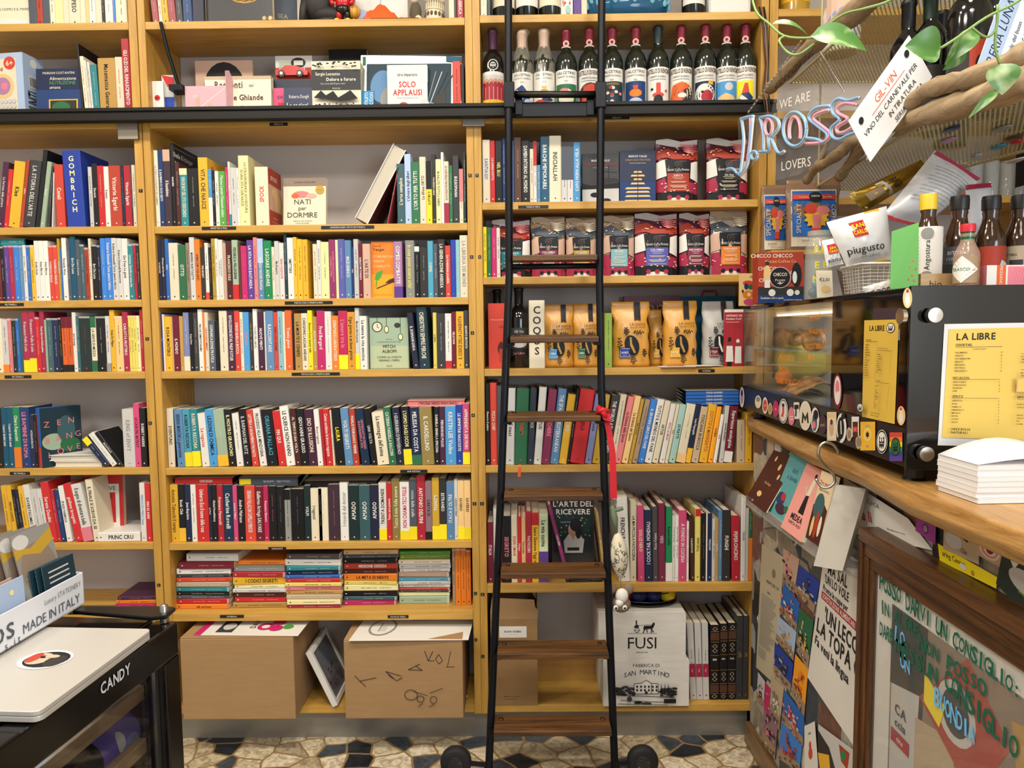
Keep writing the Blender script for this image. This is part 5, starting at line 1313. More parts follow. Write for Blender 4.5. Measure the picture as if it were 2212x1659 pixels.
def tower():
    x = PY(938, 36, .06).x; iv = col('d8cdb0', .6, 0, 'resin'); dk = col('5c5240', .8, 0, 'resin')
    e = empty('tower_model', (x, .06, 2.4625), 'ivory souvenir leaning tower with arcaded galleries on the highest middle shelf', 'souvenir'); e.rotation_euler = (0, .05, 0); e.location.z += .003
    MB().lathe([(.034,0),(.036,.006),(.03,.010),(.030,.04)], iv, 32).build('base', e)
    for t in range(5):
        z = .04 + t*.028; q = MB(); q.lathe([(.0325,z),(.0325,z+.004),(.024,z+.0045),(.024,z+.026),(.031,z+.0265),(.031,z+.028)], iv, 32)
        for k in range(22): an = 2*math.pi*k/22; q.tube([(.029*math.cos(an), .029*math.sin(an), z+.004), (.029*math.cos(an), .029*math.sin(an), z+.0265)], .0018, iv, 6)
        q.build('gallery', e)
    q = MB()
    for k in range(14): an = 2*math.pi*k/14; q.ball((.029*math.cos(an), .029*math.sin(an), .026), .005, dk, 8, 6, (1,1,1.6))
    q.build('blind_arch', e)
    o = MB().ball((x-.062, .06, 2.503), .02, dk, 14, 10, (1,.9,1.9)).ball((x-.066,.055,2.545), .013, iv, 12, 8).ball((x-.052,.05,2.48), .012, iv, 10, 8).build('stone_statuette', smooth=True); tag(o, 'rough grey statuette beside the ivory tower model', 'statuette')
tower()
# ---- top shelf of the ladder bay
standing('patterned_box', 1212, -60, 1237, 31, .04, .06, 'W', [('e',random.uniform(.1,.9),random.uniform(.3,.98),.07,.03,random.choice(['c','p','r','C3'])) for _ in range(30)]+[('e',.6,.2,.2,.09,'t4')], 'white box with scattered red blossoms beside the dark bottles', 'box', None, zb=2.4685, pages=False)
def dish():
    x = PY(1355, 10, .07).x; g = glass('blue_glass', '1c5c84', .05, .82); o = MB().lathe([(.05,0),(.11,.006),(.135,.03),(.15,.09),(.146,.09),(.13,.032),(.1,.012),(.02,.01)], g, 32, Matrix.Translation((x,.09,2.4685)) @ Matrix.Diagonal((1.0,.55,1,1))).build('blue_glass_dish', smooth=True)
    q = MB()
    for k in range(14):
        an = -math.pi*(k+.5)/14; q.ball((x+.142*math.cos(an), .09+.078*math.sin(an), 2.52+.012*(k%2)), .009, glass('blue_glass_light', '7cc0d8', .05, .7), 8, 6, (1,.4,1.4))
    q.build('embossing', o, smooth=True); tag(o, 'big dark blue glass dish on the highest ladder bay shelf', 'dish')
dish()
standing('white_carton', 1531, -60, 1624, 22, .02, .14, 'l', [('r',.05,.05,.95,.95,'W')], 'white carton at the counter end of the highest ladder bay shelf', 'carton', None, zb=2.4685, pages=False, rz=.06)
# ================================================================ ladder
def ladder():
    e = empty('library_ladder', (.1, -.15, 0), 'tall black iron library ladder with worn wooden treads hooked on the rail', 'ladder'); L0 = V(e.location)
    yz = lambda z: -.085 if z > 2.1 else -.085 - .135*(2.1-z)/2.1
    def onrail(px, py):
        y = -.1
        for _ in range(6): y = yz(PY(px, py, y).z)
        return PY(px, py, y)
    PL = [(1098,-60),(1098.5,200),(1100,600),(1091,830),(1082,1060),(1056,1659)]; PR = [(1300,-60),(1298.5,200),(1295,600),(1299,830),(1306,1060),(1328,1659)]
    ends = []
    for pts in (PL, PR):
        w = [onrail(*p) - L0 for p in pts]; d = (w[-1]-w[-2]); w.append(w[-1] + d*((.02-(w[-1].z))/d.z)); ends.append(w)
        mb = MB(); prof = []
        for p in w: prof += [p]
        mb.tube(w, .0125, IRON, 10); mb.build('rail', e, smooth=.9)
        MB().lathe([(.014,-.02),(.016,-.02),(.016,.02),(.014,.02)], plastic('101010'), 12, Matrix.Translation(w[-1])).build('foot', e)
    TW = wood('worn_tread', '170d06', '71491f', 0, 26, .5, .04)
    def atz(w, z):
        for a, b in zip(w, w[1:]):
            if b.z <= z <= a.z: return a + (b-a)*((a.z-z)/(a.z-b.z))
    for i, py in enumerate((559, 731, 898, 1065, 1229, 1399, 1562)):
        c = onrail(1195, py); z = c.z; l, r = atz(ends[0], z), atz(ends[1], z); y = (l.y+r.y)/2
        T = Matrix.Translation(((l.x+r.x)/2, y-.012, z)) @ Matrix.Rotation(.075 if i else 0, 4, 'X'); hw = (r.x-l.x)/2 - .011
        dpt = .044 if i else .025
        t = MB().box(-hw, hw, -dpt, dpt, -.010, .009, TW, T).build('tread', e, .003)
        if i:
            for s in (-1, 1): MB().lathe([(.0085,0),(.0085,.002),(.005,.004),(.0005,.0042)], metal('5c4c3c', .5), 14, T @ Matrix.Translation((s*(hw-.022), .018, .009))).build('bolt', t, smooth=.6)
            for s in (-1, 1): MB().box(s*hw-.014, s*hw+.014, -dpt*.6, dpt*.8, -.02, -.0125, IRON, T).build('tread_bracket', e)
        else:
            MB().tube([l+V((0,0,-.024)), r+V((0,0,-.024))], .009, IRON).build('cross_bar', e, smooth=True)
    # carriage on the rail
    a, b = onrail(1100, 204)-L0, onrail(1297, 204)-L0
    MB().tube([a, b], .011, metal('3a3834', .4)).build('roller_bar', e, smooth=True)
    MB().box(a.x+.02, b.x-.02, -.068+.15, -.06+.15, a.z-.065, a.z-.022, IRON).build('carriage_plate', e, .002)
    for p, s in ((a, 1), (b, -1)):
        MB().box(p.x-.017, p.x+.017, p.y-.018, p.y+.02, p.z-.045, p.z+.035, IRON).build('rail_clamp', e, .003); MB().box(p.x+s*.03-.012, p.x+s*.03+.012, -.075+.15, -.05+.15, p.z-.06, p.z+.01, IRON).build('hook', e, .002)
    for px, s, w in ((985, -1, ends[0]), (1388, 1, ends[1])):
        p = PY(px, 1647, -.2) - L0; T = Matrix.Translation((p.x, p.y, .051)) @ Matrix.Rotation(math.pi/2, 4, 'X')
        rb = col('1a1a1b', .7, 0, 'rubber')
        wl = MB().lathe([(.018,-.016),(.042,-.018),(.049,-.012),(.051,0),(.049,.012),(.042,.018),(.018,.016)], rb, 28, T).build('wheel', e, smooth=.8)
        MB().lathe([(.002,-.02),(.024,-.019),(.026,-.014),(.026,.014),(.024,.019),(.002,.02)], plastic('242426', .5), 20, T).build('hub', wl, smooth=.6)
        bt = MB()
        for k in range(4): an = k*math.pi/2+.5; bt.lathe([(.0005,.019),(.003,.019),(.003,.022),(.0005,.022)], metal('888078'), 8, T @ Matrix.Translation((.016*math.cos(an), .016*math.sin(an), 0)))
        bt.build('hub_screw', wl); MB().tube([p*1 + V((0,0,.051-p.z)), V((w[-1].x, w[-1].y, .051))], .008, IRON).build('axle', e)
ladder()
# ================================================================ lanyard and soft toys on the ladder
def lanyard():
    R = col('c8202c', .5, 0, 'ribbon'); m = MB(); y0 = -.17
    P_ = lambda x, y, yy=y0: PY(x, y, yy)
    kn = [P_(1288,880,-.19), P_(1300,888,-.2), P_(1312,902,-.19)]
    L_, R_ = [(1303,905),(1311,940),(1316,975),(1317,1010),(1318,1077)], [(1316,900),(1327,960),(1330,980),(1331,1010),(1333,1077)]
    vs = []; fs = []
    for i, (a, b) in enumerate(zip(L_, R_)): vs += [P_(*a), P_(*b)]
    for i in range(len(L_)-1): fs.append((2*i, 2*i+1, 2*i+3, 2*i+2))
    m.add(vs, fs, R, Matrix()); f = plane(P_(1325.5, 1040), (0,0,-1), (1,0,0)); m.text(f, 'Uefsa', 0, 0, .017, ink('W'), bold=True, maxw=.05)
    o = m.build('red_lanyard'); md = o.modifiers.new('t', 'SOLIDIFY'); md.thickness = .001
    k = MB(); k.tube([P_(1292,880,-.175), P_(1302,890,-.195), P_(1313,908,-.175)], .009, R); k.tube([P_(1290,893,-.18), P_(1300,884,-.2), P_(1318,890,-.16)], .008, R); k.quad(P_(1298,895,-.19), P_(1318,893,-.19), P_(1320,911,-.19), P_(1304,907,-.19), R); k.build('knot', o, smooth=True)
    MB().tube([P_(1326+6*math.cos(t), 1084+7*math.sin(t)) for t in [q*math.pi/6 for q in range(12)]], .0012, metal('b8b4ac'), 6, True).tube([P_(1326,1088), P_(1326,1100), P_(1328,1108)], .0022, metal('a8a49c'), 6).build('ring', o)
    tag(o, 'red lanyard with white print tied around the ladder rail', 'lanyard')
    # cream lavender fish
    cr = col('d8cfb4', .85, 0, 'cotton'); gn = col('6c7c62', .8, 0, 'felt'); top, bot = P_(1334, 1150), P_(1341, 1250)
    b = MB(); n = 14; ax_ = bot-top; q = []
    pr = [(.002,0),(.012,.06),(.022,.2),(.029,.4),(.030,.55),(.026,.7),(.018,.85),(.008,.97),(.002,1)]
    T = Matrix.Translation(top) @ ax_.to_track_quat('Z', 'Y').to_matrix().to_4x4()
    b.lathe([(a, c*ax_.length) for a, c in pr], cr, 20, T); o2 = b.build('fabric_sachet', smooth=True)
    def fishpt(x_, z_):
        u = min(.97, max(.03, (top.z-z_)/(top.z-bot.z))); c0 = top.lerp(bot, u); i = max(j for j in range(len(pr)-1) if pr[j][1] <= u); a_, b_ = pr[i], pr[i+1]; R_ = a_[0]+(b_[0]-a_[0])*(u-a_[1])/(b_[1]-a_[1])
        dx = max(-.92*R_, min(.92*R_, x_-c0.x)); return V((c0.x+dx, c0.y-math.sqrt(R_*R_-dx*dx)-.0006, z_))
    s = MB()
    for k in range(26):
        cx, cy = top.x + random.uniform(-.022,.026), top.z - random.uniform(.02,.145); r_ = random.uniform(.003,.007); th = random.uniform(0,6)
        s.tube([fishpt(cx+r_*math.cos(th+t)*(1+.4*math.sin(3*t)), cy+r_*1.3*math.sin(th+t)) for t in [q_*.7 for q_ in range(7)]], .0007, ink('K'), 5)
    s.build('drawn_scribbles', o2)
    g = MB(); g.tube([P_(1322,1092), P_(1327,1120), P_(1332,1152)], [.006,.012,.004], gn); g.tube([P_(1324,1104), P_(1336,1100), P_(1346,1098)], [.004,.008,.006], gn); g.tube([P_(1326,1104), P_(1318,1096,-.165)], [.004,.007], gn); g.build('green_felt_top', o2, smooth=True)
    tag(o2, 'cream fabric sachet with drawn faces hanging from the red lanyard', 'sachet')
    # little dog toy
    c = P_(1342, 1305); br = col('86745e', .9, 0, 'plush'); wh = col('e4e0d8', .6, 0, 'plush'); d = MB()
    d.ball(c, .027, br, 16, 12, (1.15,.8,1)); o3 = d.build('plush_toy', smooth=True)
    MB().ball(c+V((0,-.014,.033)), .021, wh, 14, 10, (1,.7,1.15)).ball(c+V((-.008,-.016,.012)), .014, wh, 12, 8).build('white_snout', o3, smooth=True)
    for s_ in (-1, 1): MB().ball(c+V((.028*s_-.004,0,.05)), .015, br, 12, 8, (1.1,.5,1.2)).build('ear', o3, smooth=True)
    for dx in (-.02, .008): MB().ball(c+V((dx,-.02,-.004)), .0085, wh, 10, 8, (1,.5,1)).ball(c+V((dx,-.0245,-.004)), .004, plastic('1a1410', .2), 8, 6).build('eye', o3, smooth=True)
    MB().tube([P_(1341,1252), P_(1341,1270), c+V((0,0,.05))], .0015, gn, 6).build('string', o3)
    tag(o3, 'small brown plush toy with a white snout hanging lowest from the lanyard', 'plush toy')
lanyard()
rb = MB(); pA, pB = PY(1123, 1003, .002), PY(1122, 1030, -.004)
rb.quad(pA+V((-.005,0,0)), pA+V((.005,0,0)), pB+V((.004,0,0)), pB+V((-.006,0,0)), col('e05a24', .5, 0, 'ribbon')); o = rb.build('bookmark_ribbon'); o.modifiers.new('t','SOLIDIFY').thickness = .0008; tag(o, 'orange bookmark ribbon hanging over the shelf edge below the green cookbook', 'ribbon')
rb = MB().tube([PZ(1414, 1243, .5668), PZ(1428, 1247, .5668), PZ(1437, 1249, .567)], .0022, col('b84430', .6, 0, 'ribbon'), 6).build('bookmark_ribbon'); tag(rb, 'thin red bookmark ribbon lying on the shelf before the dark pizza volume', 'ribbon')
# ================================================================ cartons on the lowest boards
KR = col('a4825a', .75, 0, 'card', .2); KR2 = col('98764e', .75, 0, 'card', .2)
def carton(name, x0, x1, y0, y1, z0, z1, m, label, art=None, flaps=True, rz=0):
    e = empty(name, ((x0+x1)/2, (y0+y1)/2, z0), label, 'box', None, rz); w, d, h = x1-x0, y1-y0, z1-z0
    b = MB().box(-w/2, w/2, -d/2, d/2, 0, h, m)
    if art: b.decor(plane((-w/2, -d/2, 0), (1,0,0), (0,0,1)), w, h, art)
    b.build('body', e, .003)
    if flaps:
        for s in (-1, 1): MB().box(-w/2+.001, w/2-.001, s*d/4-d/4+.0015, s*d/4+d/4-.0015, h+.0005, h+.0035, m).build('flap', e, .001)
    return e
c1 = carton('cardboard_box', -1.149, -.765, -.085, .215, .1315, .415, KR, 'plain brown cardboard box on the lowest board beside the fridge')
hw = [('l',a,b,c,d,.008,'K2') for a,b,c,d in ((.90,.86,.87,.66),(.86,.66,.93,.66),(.80,.82,.83,.74),(.83,.74,.80,.7),(.80,.7,.77,.76),(.77,.76,.80,.82),(.75,.86,.71,.74),(.71,.74,.76,.74),(.68,.87,.71,.74),(.64,.7,.54,.63),(.54,.63,.66,.62),(.66,.62,.6,.68),(.48,.55,.35,.61),(.35,.61,.44,.49),(.44,.49,.49,.53),(.37,.57,.41,.52),(.27,.53,.13,.49),(.13,.49,.18,.42),(.13,.49,.09,.56))]
def loop(cx, cy, rx, ry): return [('l',cx+rx*math.cos(t),cy+ry*math.sin(t),cx+rx*math.cos(t+.55),cy+ry*math.sin(t+.55),.008,'K2') for t in [k*.524 for k in range(12)]]
hw += loop(.56,.31,.055,.065) + loop(.64,.26,.03,.04) + loop(.75,.25,.028,.045) + [('l',.58,.36,.7,.31,.008,'K2'),('l',.66,.22,.62,.16,.008,'K2'),('l',.76,.2,.71,.16,.008,'K2'),('l',.72,.34,.83,.4,.008,'K2')]
c2 = carton('cardboard_box', -.596, -.195, -.085, .215, .1315, .405, KR, 'brown cardboard box with black marker scrawl on the lowest board', hw)
pw = MB(); z = .4205
f = plane((-1.11, -.07, z), (1,0,0), (0,1,0)); pw.box(0, .36, 0, .24, 0, .0006, paper('W'), Matrix.Translation((-1.11, -.07, z)) @ Matrix.Rotation(-.03, 4, 'Z'))
pw.decor(plane((-1.11, -.07, z+.0008), (1,-.03,0), (.03,1,0)), .36, .24, [('r',0,0,.07,1,'f'),('r',.18,.1,.34,.5,'G'),('e',.27,.3,.06,.12,'l'),('c',.62,.3,.12,'f'),('c',.62,.3,.06,'W'),('c',.73,.25,.1,'f'),('c',.72,.45,.1,'p2'),('e',.84,.3,.05,.08,'e2'),('t',.5,.4,.12,'K','DAVE','u',.3)])
tag(pw.build('poster'), 'loose white poster with magenta shapes lying on the plain cardboard box', 'poster')
pw = MB(); z = .4105; pw.slab([(-.575,-.10,z+.001),(-.175,-.088,z-.004),(-.165,.13,z+.002),(-.555,.13,z+.002)], .0008, paper('W')); ff, w_, h_ = qframe((-.555,.13,z+.0024),(-.165,.13,z+.0024),(-.175,-.085,z+.0014),(-.575,-.10,z+.0014))
pw.decor(ff, w_, h_, [('e',.22,.45,.12,.3,'g'),('e',.22,.45,.1,.26,'W'),('r',.2,.3,.26,.5,'l'),('l',.2,.3,.2,.6,.02,'g'),('l',.45,.7,.6,.72,.03,'g'),('l',.65,.75,.85,.77,.02,'g')]); tag(pw.build('poster'), 'white drawing sheet lying on the scrawled cardboard box', 'poster')
o = MB().slab([(-.30,-.083,.4083),(-.20,-.083,.4083),(-.20,0,.4083),(-.30,0,.4083)], .0006, paper('Y')).build('yellow_sheet'); tag(o, 'yellow sheet peeping from under the drawing on the scrawled box', 'sheet')
# white picture frame leaning between the boxes
def pframe():
    bl, tl = PY(718, 1513, -.01), PY(659, 1396, -.01); th = math.atan2(tl.x-bl.x, tl.z-bl.z); h = (tl-bl).length
    e = empty('picture_frame', (bl.x, -.01, .1315), 'white picture frame leaning between the two brown boxes', 'picture frame'); e.rotation_euler = (0, th, 0)
    wf = paper('W'); L_ = .205; t = .02; b_ = .016
    for y0, y1, z0, z1 in ((0, b_, 0, h), (L_-b_, L_, 0, h), (b_, L_-b_, 0, b_), (b_, L_-b_, h-b_, h)): MB().box(.0, t, y0, y1, z0, z1, wf).build('frame_bar', e, .001)
    m = MB().box(.004, .014, b_, L_-b_, b_, h-b_, paper('3a3844')); m.decor(plane((.0142, b_, b_), (0,1,0), (0,0,1)), L_-2*b_, h-2*b_, [('p',[(0,.75),(.5,1),(1,1),(1,.6),(.4,.4)],'D'),('e',.5,.2,.4,.12,'V')]+[('e',random.uniform(.1,.9),random.uniform(.05,.5),.05,.02,random.choice(['V3','D','z3'])) for _ in range(20)]); m.build('picture', e)
    MB().box(.0146, .0154, b_, L_-b_, b_, h-b_, glass('pane', 'c8ccd0', .03, .12)).build('pane', e)
pframe()
p = PY(1010, 1505, .03); o = MB().ball((p.x-.015, .05, .1375), .012, paper('W'), 14, 8, (1.2,1,.5)).build('white_disc', smooth=True); tag(o, 'small white plastic disc lying in the gap beside the scrawled box', 'disc')
# tall opened carton behind the ladder
def tallbox():
    a, b = PY(1062, 1535, .0), PY(1162, 1535, .0)
    e = empty('opened_carton', (a.x, .0, .1315), 'tall brown wine carton with raised flap behind the ladder', 'box'); h = PY(1100, 1338, 0).z - .1315; w = b.x-a.x; d = .19
    b_ = MB().box(0, w, 0, d, 0, h, KR2); b_.decor(plane((0,0,0),(1,0,0),(0,0,1)), w, h, [('t',.45,.10,.02,'K','PRODUCT OF ITALY','',.35),('t',.4,.07,.018,'K','6 x 750 ml bottles','',.6)]); b_.build('body', e, .002)
    MB().prism([(.0,0),(w,0),(w+.004,.03),(w-.006,.04),(w-.01,.066),(.006,.074),(0,.03)], 0, .003, KR, Matrix.Translation((0,.004,h)) @ Matrix.Rotation(math.pi/2-.12, 4, 'X')).build('front_flap', e); MB().prism([(0,0),(w,0),(w*.8,.055),(.02,.06)], 0, .003, KR2, Matrix.Translation((0,d,h)) @ Matrix.Rotation(math.pi/2+.0, 4, 'X')).build('rear_flap', e)
    MB().prism([(0,0),(d,0),(d*.9,.06),(.03,.05)], 0, .003, KR2, Matrix.Translation((w-.001,0,h)) @ Matrix(((0,0,1,0),(1,0,0,0),(0,1,0,0),(0,0,0,1)))).build('side_flap', e)
    lb = MB().box(.03, .125, -.001, 0, h-.065, h-.025, paper('W')); lb.decor(plane((.03,-.001,h-.065),(1,0,0),(0,0,1)), .095, .04, [('t',.5,.55,.22,'K','BLANC DE BERE','b',.6),('t',.5,.3,.08,'g','vino bianco spumante','',.7)]); lb.build('label', e)
tallbox()
def wcart(px0, py0, px1, py1, Y, zb, zt, art, label):
    a, b = PY(px0, py1, Y), PY(px1, py1, Y); return carton('wine_carton', a.x, b.x, Y, DEP-.018, zb, zt, col('dcd8d0', .6, 0, 'card', .3), label, art, True)
def house(w):
    it = [('t',.5,.9,.10,'G','FABBRICA DI','',.34)]
    for k, ch in enumerate('SAN MARTINO'):
        u = .26 + .048*k; it.append(('t',u,.76-.45*(u-.5)**2*2.6,.145,'G',ch,'',.075))
    it += [('p',[(.36,.28),(.36,.5),(.44,.5),(.5,.58),(.56,.5),(.64,.5),(.64,.28)],'W')]
    it += [('l',*q,.012,'K') for q in ((.36,.28,.36,.5),(.36,.5,.44,.51),(.44,.51,.5,.58),(.5,.58,.56,.51),(.56,.51,.64,.5),(.64,.5,.64,.28),(.36,.28,.64,.28),(.56,.51,.56,.28),(.17,.25,.83,.2),(.2,.14,.8,.08),(.17,.06,.75,.03))]
    it += [('r',.385+.045*k,.34+.08*j,.405+.045*k,.385+.08*j,'K') for k in range(6) for j in range(2)] + [('r',.485,.28,.515,.34,'K')]
    it += [('e',random.uniform(.14,.35),random.uniform(.27,.46),random.uniform(.015,.04),random.uniform(.015,.03),random.choice(['K','K2','G'])) for _ in range(34)]
    it += [('e',random.uniform(.66,.84),random.uniform(.27,.42),random.uniform(.015,.04),random.uniform(.015,.03),random.choice(['K','K2','G'])) for _ in range(34)]
    it += [('p',[(.67+.04*k-.012,.3),(.67+.04*k+.012,.3),(.67+.04*k,.56)],'K') for k in range(3)] + [('r',.7,.1,.84,.2,'K'),('e',.4,.12,.05,.03,'K'),('e',.5,.1,.06,.03,'G'),('e',.3,.2,.03,.06,'G')]
    return it
zt1 = PY(1400, 1427, -.01).z; zt2 = PY(1400, 1325, -.005).z
wcart(1303, 1427, 1488, 1528, -.012, .1315, zt1, house(1), 'white wine carton printed with a villa drawing, lower of two')
wcart(1293, 1325, 1481, 1427, -.008, zt1+.0045, zt2, [('t',.5,.36,.36,'K','FUSI','',.46),('t',.5,.15,.045,'K','FIRENZE 1946','',.24),('l',.33,.57,.67,.57,.006,'K'),('c',.44,.64,.055,'K'),('c',.44,.64,.042,'W'),('l',.4,.64,.48,.64,.008,'K'),('l',.44,.59,.44,.69,.008,'K'),('p',[(.4,.7),(.46,.7),(.46,.76),(.42,.75)],'K'),('r',.425,.76,.44,.82,'K'),('c',.432,.84,.018,'K'),('p',[(.51,.66),(.52,.74),(.6,.74),(.63,.82),(.645,.78),(.62,.68),(.52,.66)],'K'),('l',.53,.67,.51,.58,.02,'K'),('l',.55,.67,.56,.59,.018,'K'),('l',.6,.67,.63,.6,.02,'K'),('l',.61,.68,.6,.58,.018,'K'),('l',.46,.75,.6,.77,.006,'K')], 'white wine carton printed with a horse and cart, upper of two')
def balls():
    a = PY(1400, 1300, .06); z = zt2 + .0045
    e = empty('ball_set', (a.x, .09, z), 'net of blue and yellow play balls in a black tray on the white carton', 'ball set')
    MB().lathe([(.03,0),(.095,.002),(.105,.012),(.1,.012),(.09,.006),(.02,.004)], plastic('141414', .4), 32, Matrix.Diagonal((1.2,.72,1,1))).build('tray', e, smooth=.8)
    for dx, dy, r_, c in ((-.085,-.0,.032,'a82020'),(-.035,-.02,.036,'1c2c74'),(.025,-.02,.036,'1c2c74'),(.083,-.018,.034,'e0c41c'),(.1,.035,.03,'e0c41c'),(.0,.035,.032,'1c2c74')): MB().ball((dx,dy,r_+.008), r_, plastic(c, .4), 20, 14).build('ball', e, smooth=True)
    nt = MB()
    for zz, rr in ((.025,.118),(.058,.108)): nt.tube([(rr*1.05*math.cos(t), rr*.62*math.sin(t), zz) for t in [k*math.pi/12 for k in range(24)]], .0022, plastic('121212'), 6, True)
    for k in range(10): an = k*math.pi/5; nt.tube([(.11*math.cos(an),.065*math.sin(an),.006),(.124*math.cos(an),.073*math.sin(an),.03),(.105*math.cos(an),.06*math.sin(an),.066)], .0018, plastic('121212'), 5)
    nt.build('net', e); e.scale = (.85,.85,.8)
balls()
# ================================================================ bar counter
PX0 = .80
def counter():
    e = empty('bar_counter', (.9, -1.0, 0), 'wooden bar counter with a live-edge top and a side papered with posters', 'counter'); L0 = V(e.location)
    edge = [(.778,-.002),(.769,-.073),(.752,-.34),(.734,-.62),(.732,-.87),(.704,-1.12),(.712,-1.41),(.70,-1.75),(.72,-2.1)]
    lo = [(x+random.uniform(.0,.012)+.006, y) for x, y in edge]; n = len(edge); T = L0*-1
    vs = [V((x,y,1.145))-L0 for x,y in edge] + [V((1.45,-2.1,1.145))-L0, V((1.45,-.002,1.145))-L0]
    vs += [V((x-.006,y,1.118))-L0 for x,y in edge] + [V((1.45,-2.1,1.118))-L0, V((1.45,-.002,1.118))-L0]
    vs += [V((x,y,1.093))-L0 for x,y in lo] + [V((1.45,-2.1,1.093))-L0, V((1.45,-.002,1.093))-L0]
    N_ = n+2; fs = [tuple(range(N_))[::-1][::-1], tuple(range(3*N_-1, 2*N_-1, -1))]
    for r in (0, 1):
        for i in range(N_): fs.append((r*N_+i, (r+1)*N_+i, (r+1)*N_+(i+1)%N_, r*N_+(i+1)%N_))
    TOP = wood('counter_top', '8a5f2c', 'c49a5c', 1, 11, .35, .08)
    MB().add(vs, fs, TOP).build('counter_top', e, .004)
    # papered side
    m, nt, N, b = nodes_of('old_paper_collage'); L = nt.links.new
    tx = N.new('ShaderNodeTexCoord'); vo = N.new('ShaderNodeTexVoronoi'); vo.distance = 'CHEBYCHEV'; vo.inputs['Scale'].default_value = 9; rp = N.new('ShaderNodeValToRGB'); rp.color_ramp.interpolation = 'CONSTANT'
    L(tx.outputs['Object'], vo.inputs['Vector']); sp = N.new('ShaderNodeSeparateColor'); L(vo.outputs['Color'], sp.inputs[0]); L(sp.outputs[0], rp.inputs[0])
    e_ = rp.color_ramp.elements; e_[0].color = hexlin('2b2a28'); e_[1].position = .14; e_[1].color = hexlin('8c8272')
    for p, c in ((.3,'4a4f4c'),(.42,'b9ae98'),(.55,'6d4a3c'),(.66,'a09a90'),(.78,'38404a'),(.88,'c8bda8')): q = e_.new(p); q.color = hexlin(c)
    nz = N.new('ShaderNodeTexNoise'); nz.inputs['Scale'].default_value = 45; nz.inputs['Detail'].default_value = 6; L(tx.outputs['Object'], nz.inputs[0])
    mx = N.new('ShaderNodeMixRGB'); mx.blend_type = 'OVERLAY'; mx.inputs[0].default_value = .6; L(rp.outputs[0], mx.inputs[1]); L(nz.outputs[0], mx.inputs[2]); L(mx.outputs[0], b.inputs['Base Color']); b.inputs['Roughness'].default_value = .55
    MB().box(PX0-.9, 1.40-.9, -2.1+1.0, -.002+1.0, 0, 1.0925, m).build('papered_side', e)
    MB().box(PX0-.022-.9, PX0-.9-.0005, -2.1+1, -.01+1, 0, .075, wood('skirting', '4a3420', '8a6a44', 1, 12)).build('skirting', e, .003)
counter()
PG = 'papers glued on the side of the bar counter'
_pl = [0]
def sheet(name, pts, colr, items, label, x=None, cat='poster', group=PG, wmap=None):
    """paper on the counter side; pts = pixel corners tl,tr,br,bl"""
    _pl[0] += 1; X = (x if x is not None else PX0 - .0012 - .0003*_pl[0])
    c = [PX(px, py, X) for px, py in pts]; mb = MB().slab([c[3], c[2], c[1], c[0]], .0006, paper(colr))
    f, w, h = qframe(*c); mb.decor(f, w, h, items); return tag(mb.build(name), label, cat, group)
def z5(*p): return [(1600+x/3.26, 1150+y/3.26) for x, y in p]
def z4(*p): return [(1580+x/3.5, 900+y/3.5) for x, y in p]
random.seed(21)
sheet('parchment', z5((150,80),(305,175),(240,1070),(108,950)), 'c0b498', [('c',.62,.83,.035,'b3'),('t',.6,.74,.035,'K','MORTE DEL CA','',.8),('t',.45,.66,.025,'K','Soldati','',.4)]+[('l',.12,.62-.016*k,.12+random.uniform(.5,.78),.62-.016*k,.005,'g') for k in range(26)]+[('l',.12,.19-.016*k,.5,.19-.016*k,.005,'g') for k in range(5)], 'tall beige printed parchment beside the bookcase edge')
def float_card(sky, body):
    it = [('r',0,.0,1,.28,'b4')]; 
    for k in range(26): it.append(('e',.5+random.gauss(0,.17),.28+abs(random.gauss(0,.22)),random.uniform(.03,.10),random.uniform(.02,.06),random.choice(body)))
    for k in range(9): it.append(('e',random.uniform(.05,.95),random.uniform(.05,.2),.04,.03,random.choice(['K2','b','D','l','c3'])))
    return it
PC = [(((300,110),(412,190),(376,432),(297,350)),'p4',['m','p','K2','C'],'pinkish postcard with a dark red figure at the top of the postcard column'),
 (((410,228),(556,350),(516,572),(380,420)),'n3',['G','C4','l','D'],'blue postcard with a tusked grey float beneath the book rack'),
 (((305,352),(417,500),(390,702),(272,565)),'u',['p','W','c3','C'],'blue postcard with a striped-capped float'),
 (((264,588),(392,702),(370,902),(246,755)),'s2',['p4','b4','Y','C4'],'pale sky postcard with a beige float'),
 (((410,528),(512,622),(474,965),(394,835)),'E',['T4','Y','C4'],'dark green cinema postcard with a red name strip'),
 (((240,772),(370,925),(350,1125),(230,985)),'n3',['K2','D','C4'],'blue postcard with a dark rearing float'),
 (((385,858),(475,965),(445,1305),(356,1135)),'o3',['c3','o','b'],'orange postcard with a red bowl'),
 (((215,1008),(304,1092),(270,1395),(192,1272)),'C4',['g','C','b3'],'beige postcard with a grey sketch'),
 (((306,1108),(447,1295),(438,1505),(290,1332)),'u',['C','c','l','p'],'blue postcard with a clownish pale float'),
 (((292,1310),(432,1500),(412,1690),(262,1590)),'u2',['c','r','c3','K2'],'lowest blue postcard with a red float'),
 (((166,1170),(262,1330),(240,1600),(150,1480)),'z3',['V3','K2','p'],'mauve postcard beside the lowest blue ones'),
 (((122,985),(170,1050),(160,1230),(112,1170)),'l',['K2','G','p4'],'grey photo scrap beneath the parchment'),
 (((172,1060),(210,1100),(196,1290),(164,1240)),'f',['f2'],'magenta flyer strip beneath the parchment')]
for pts, sky, body, lab in PC: sheet('postcard', z5(*pts), sky, float_card(sky, body) if sky != 'f' else [('t',.5,.7,.08,'W','Sgt P','',.8)], lab, cat='postcard')
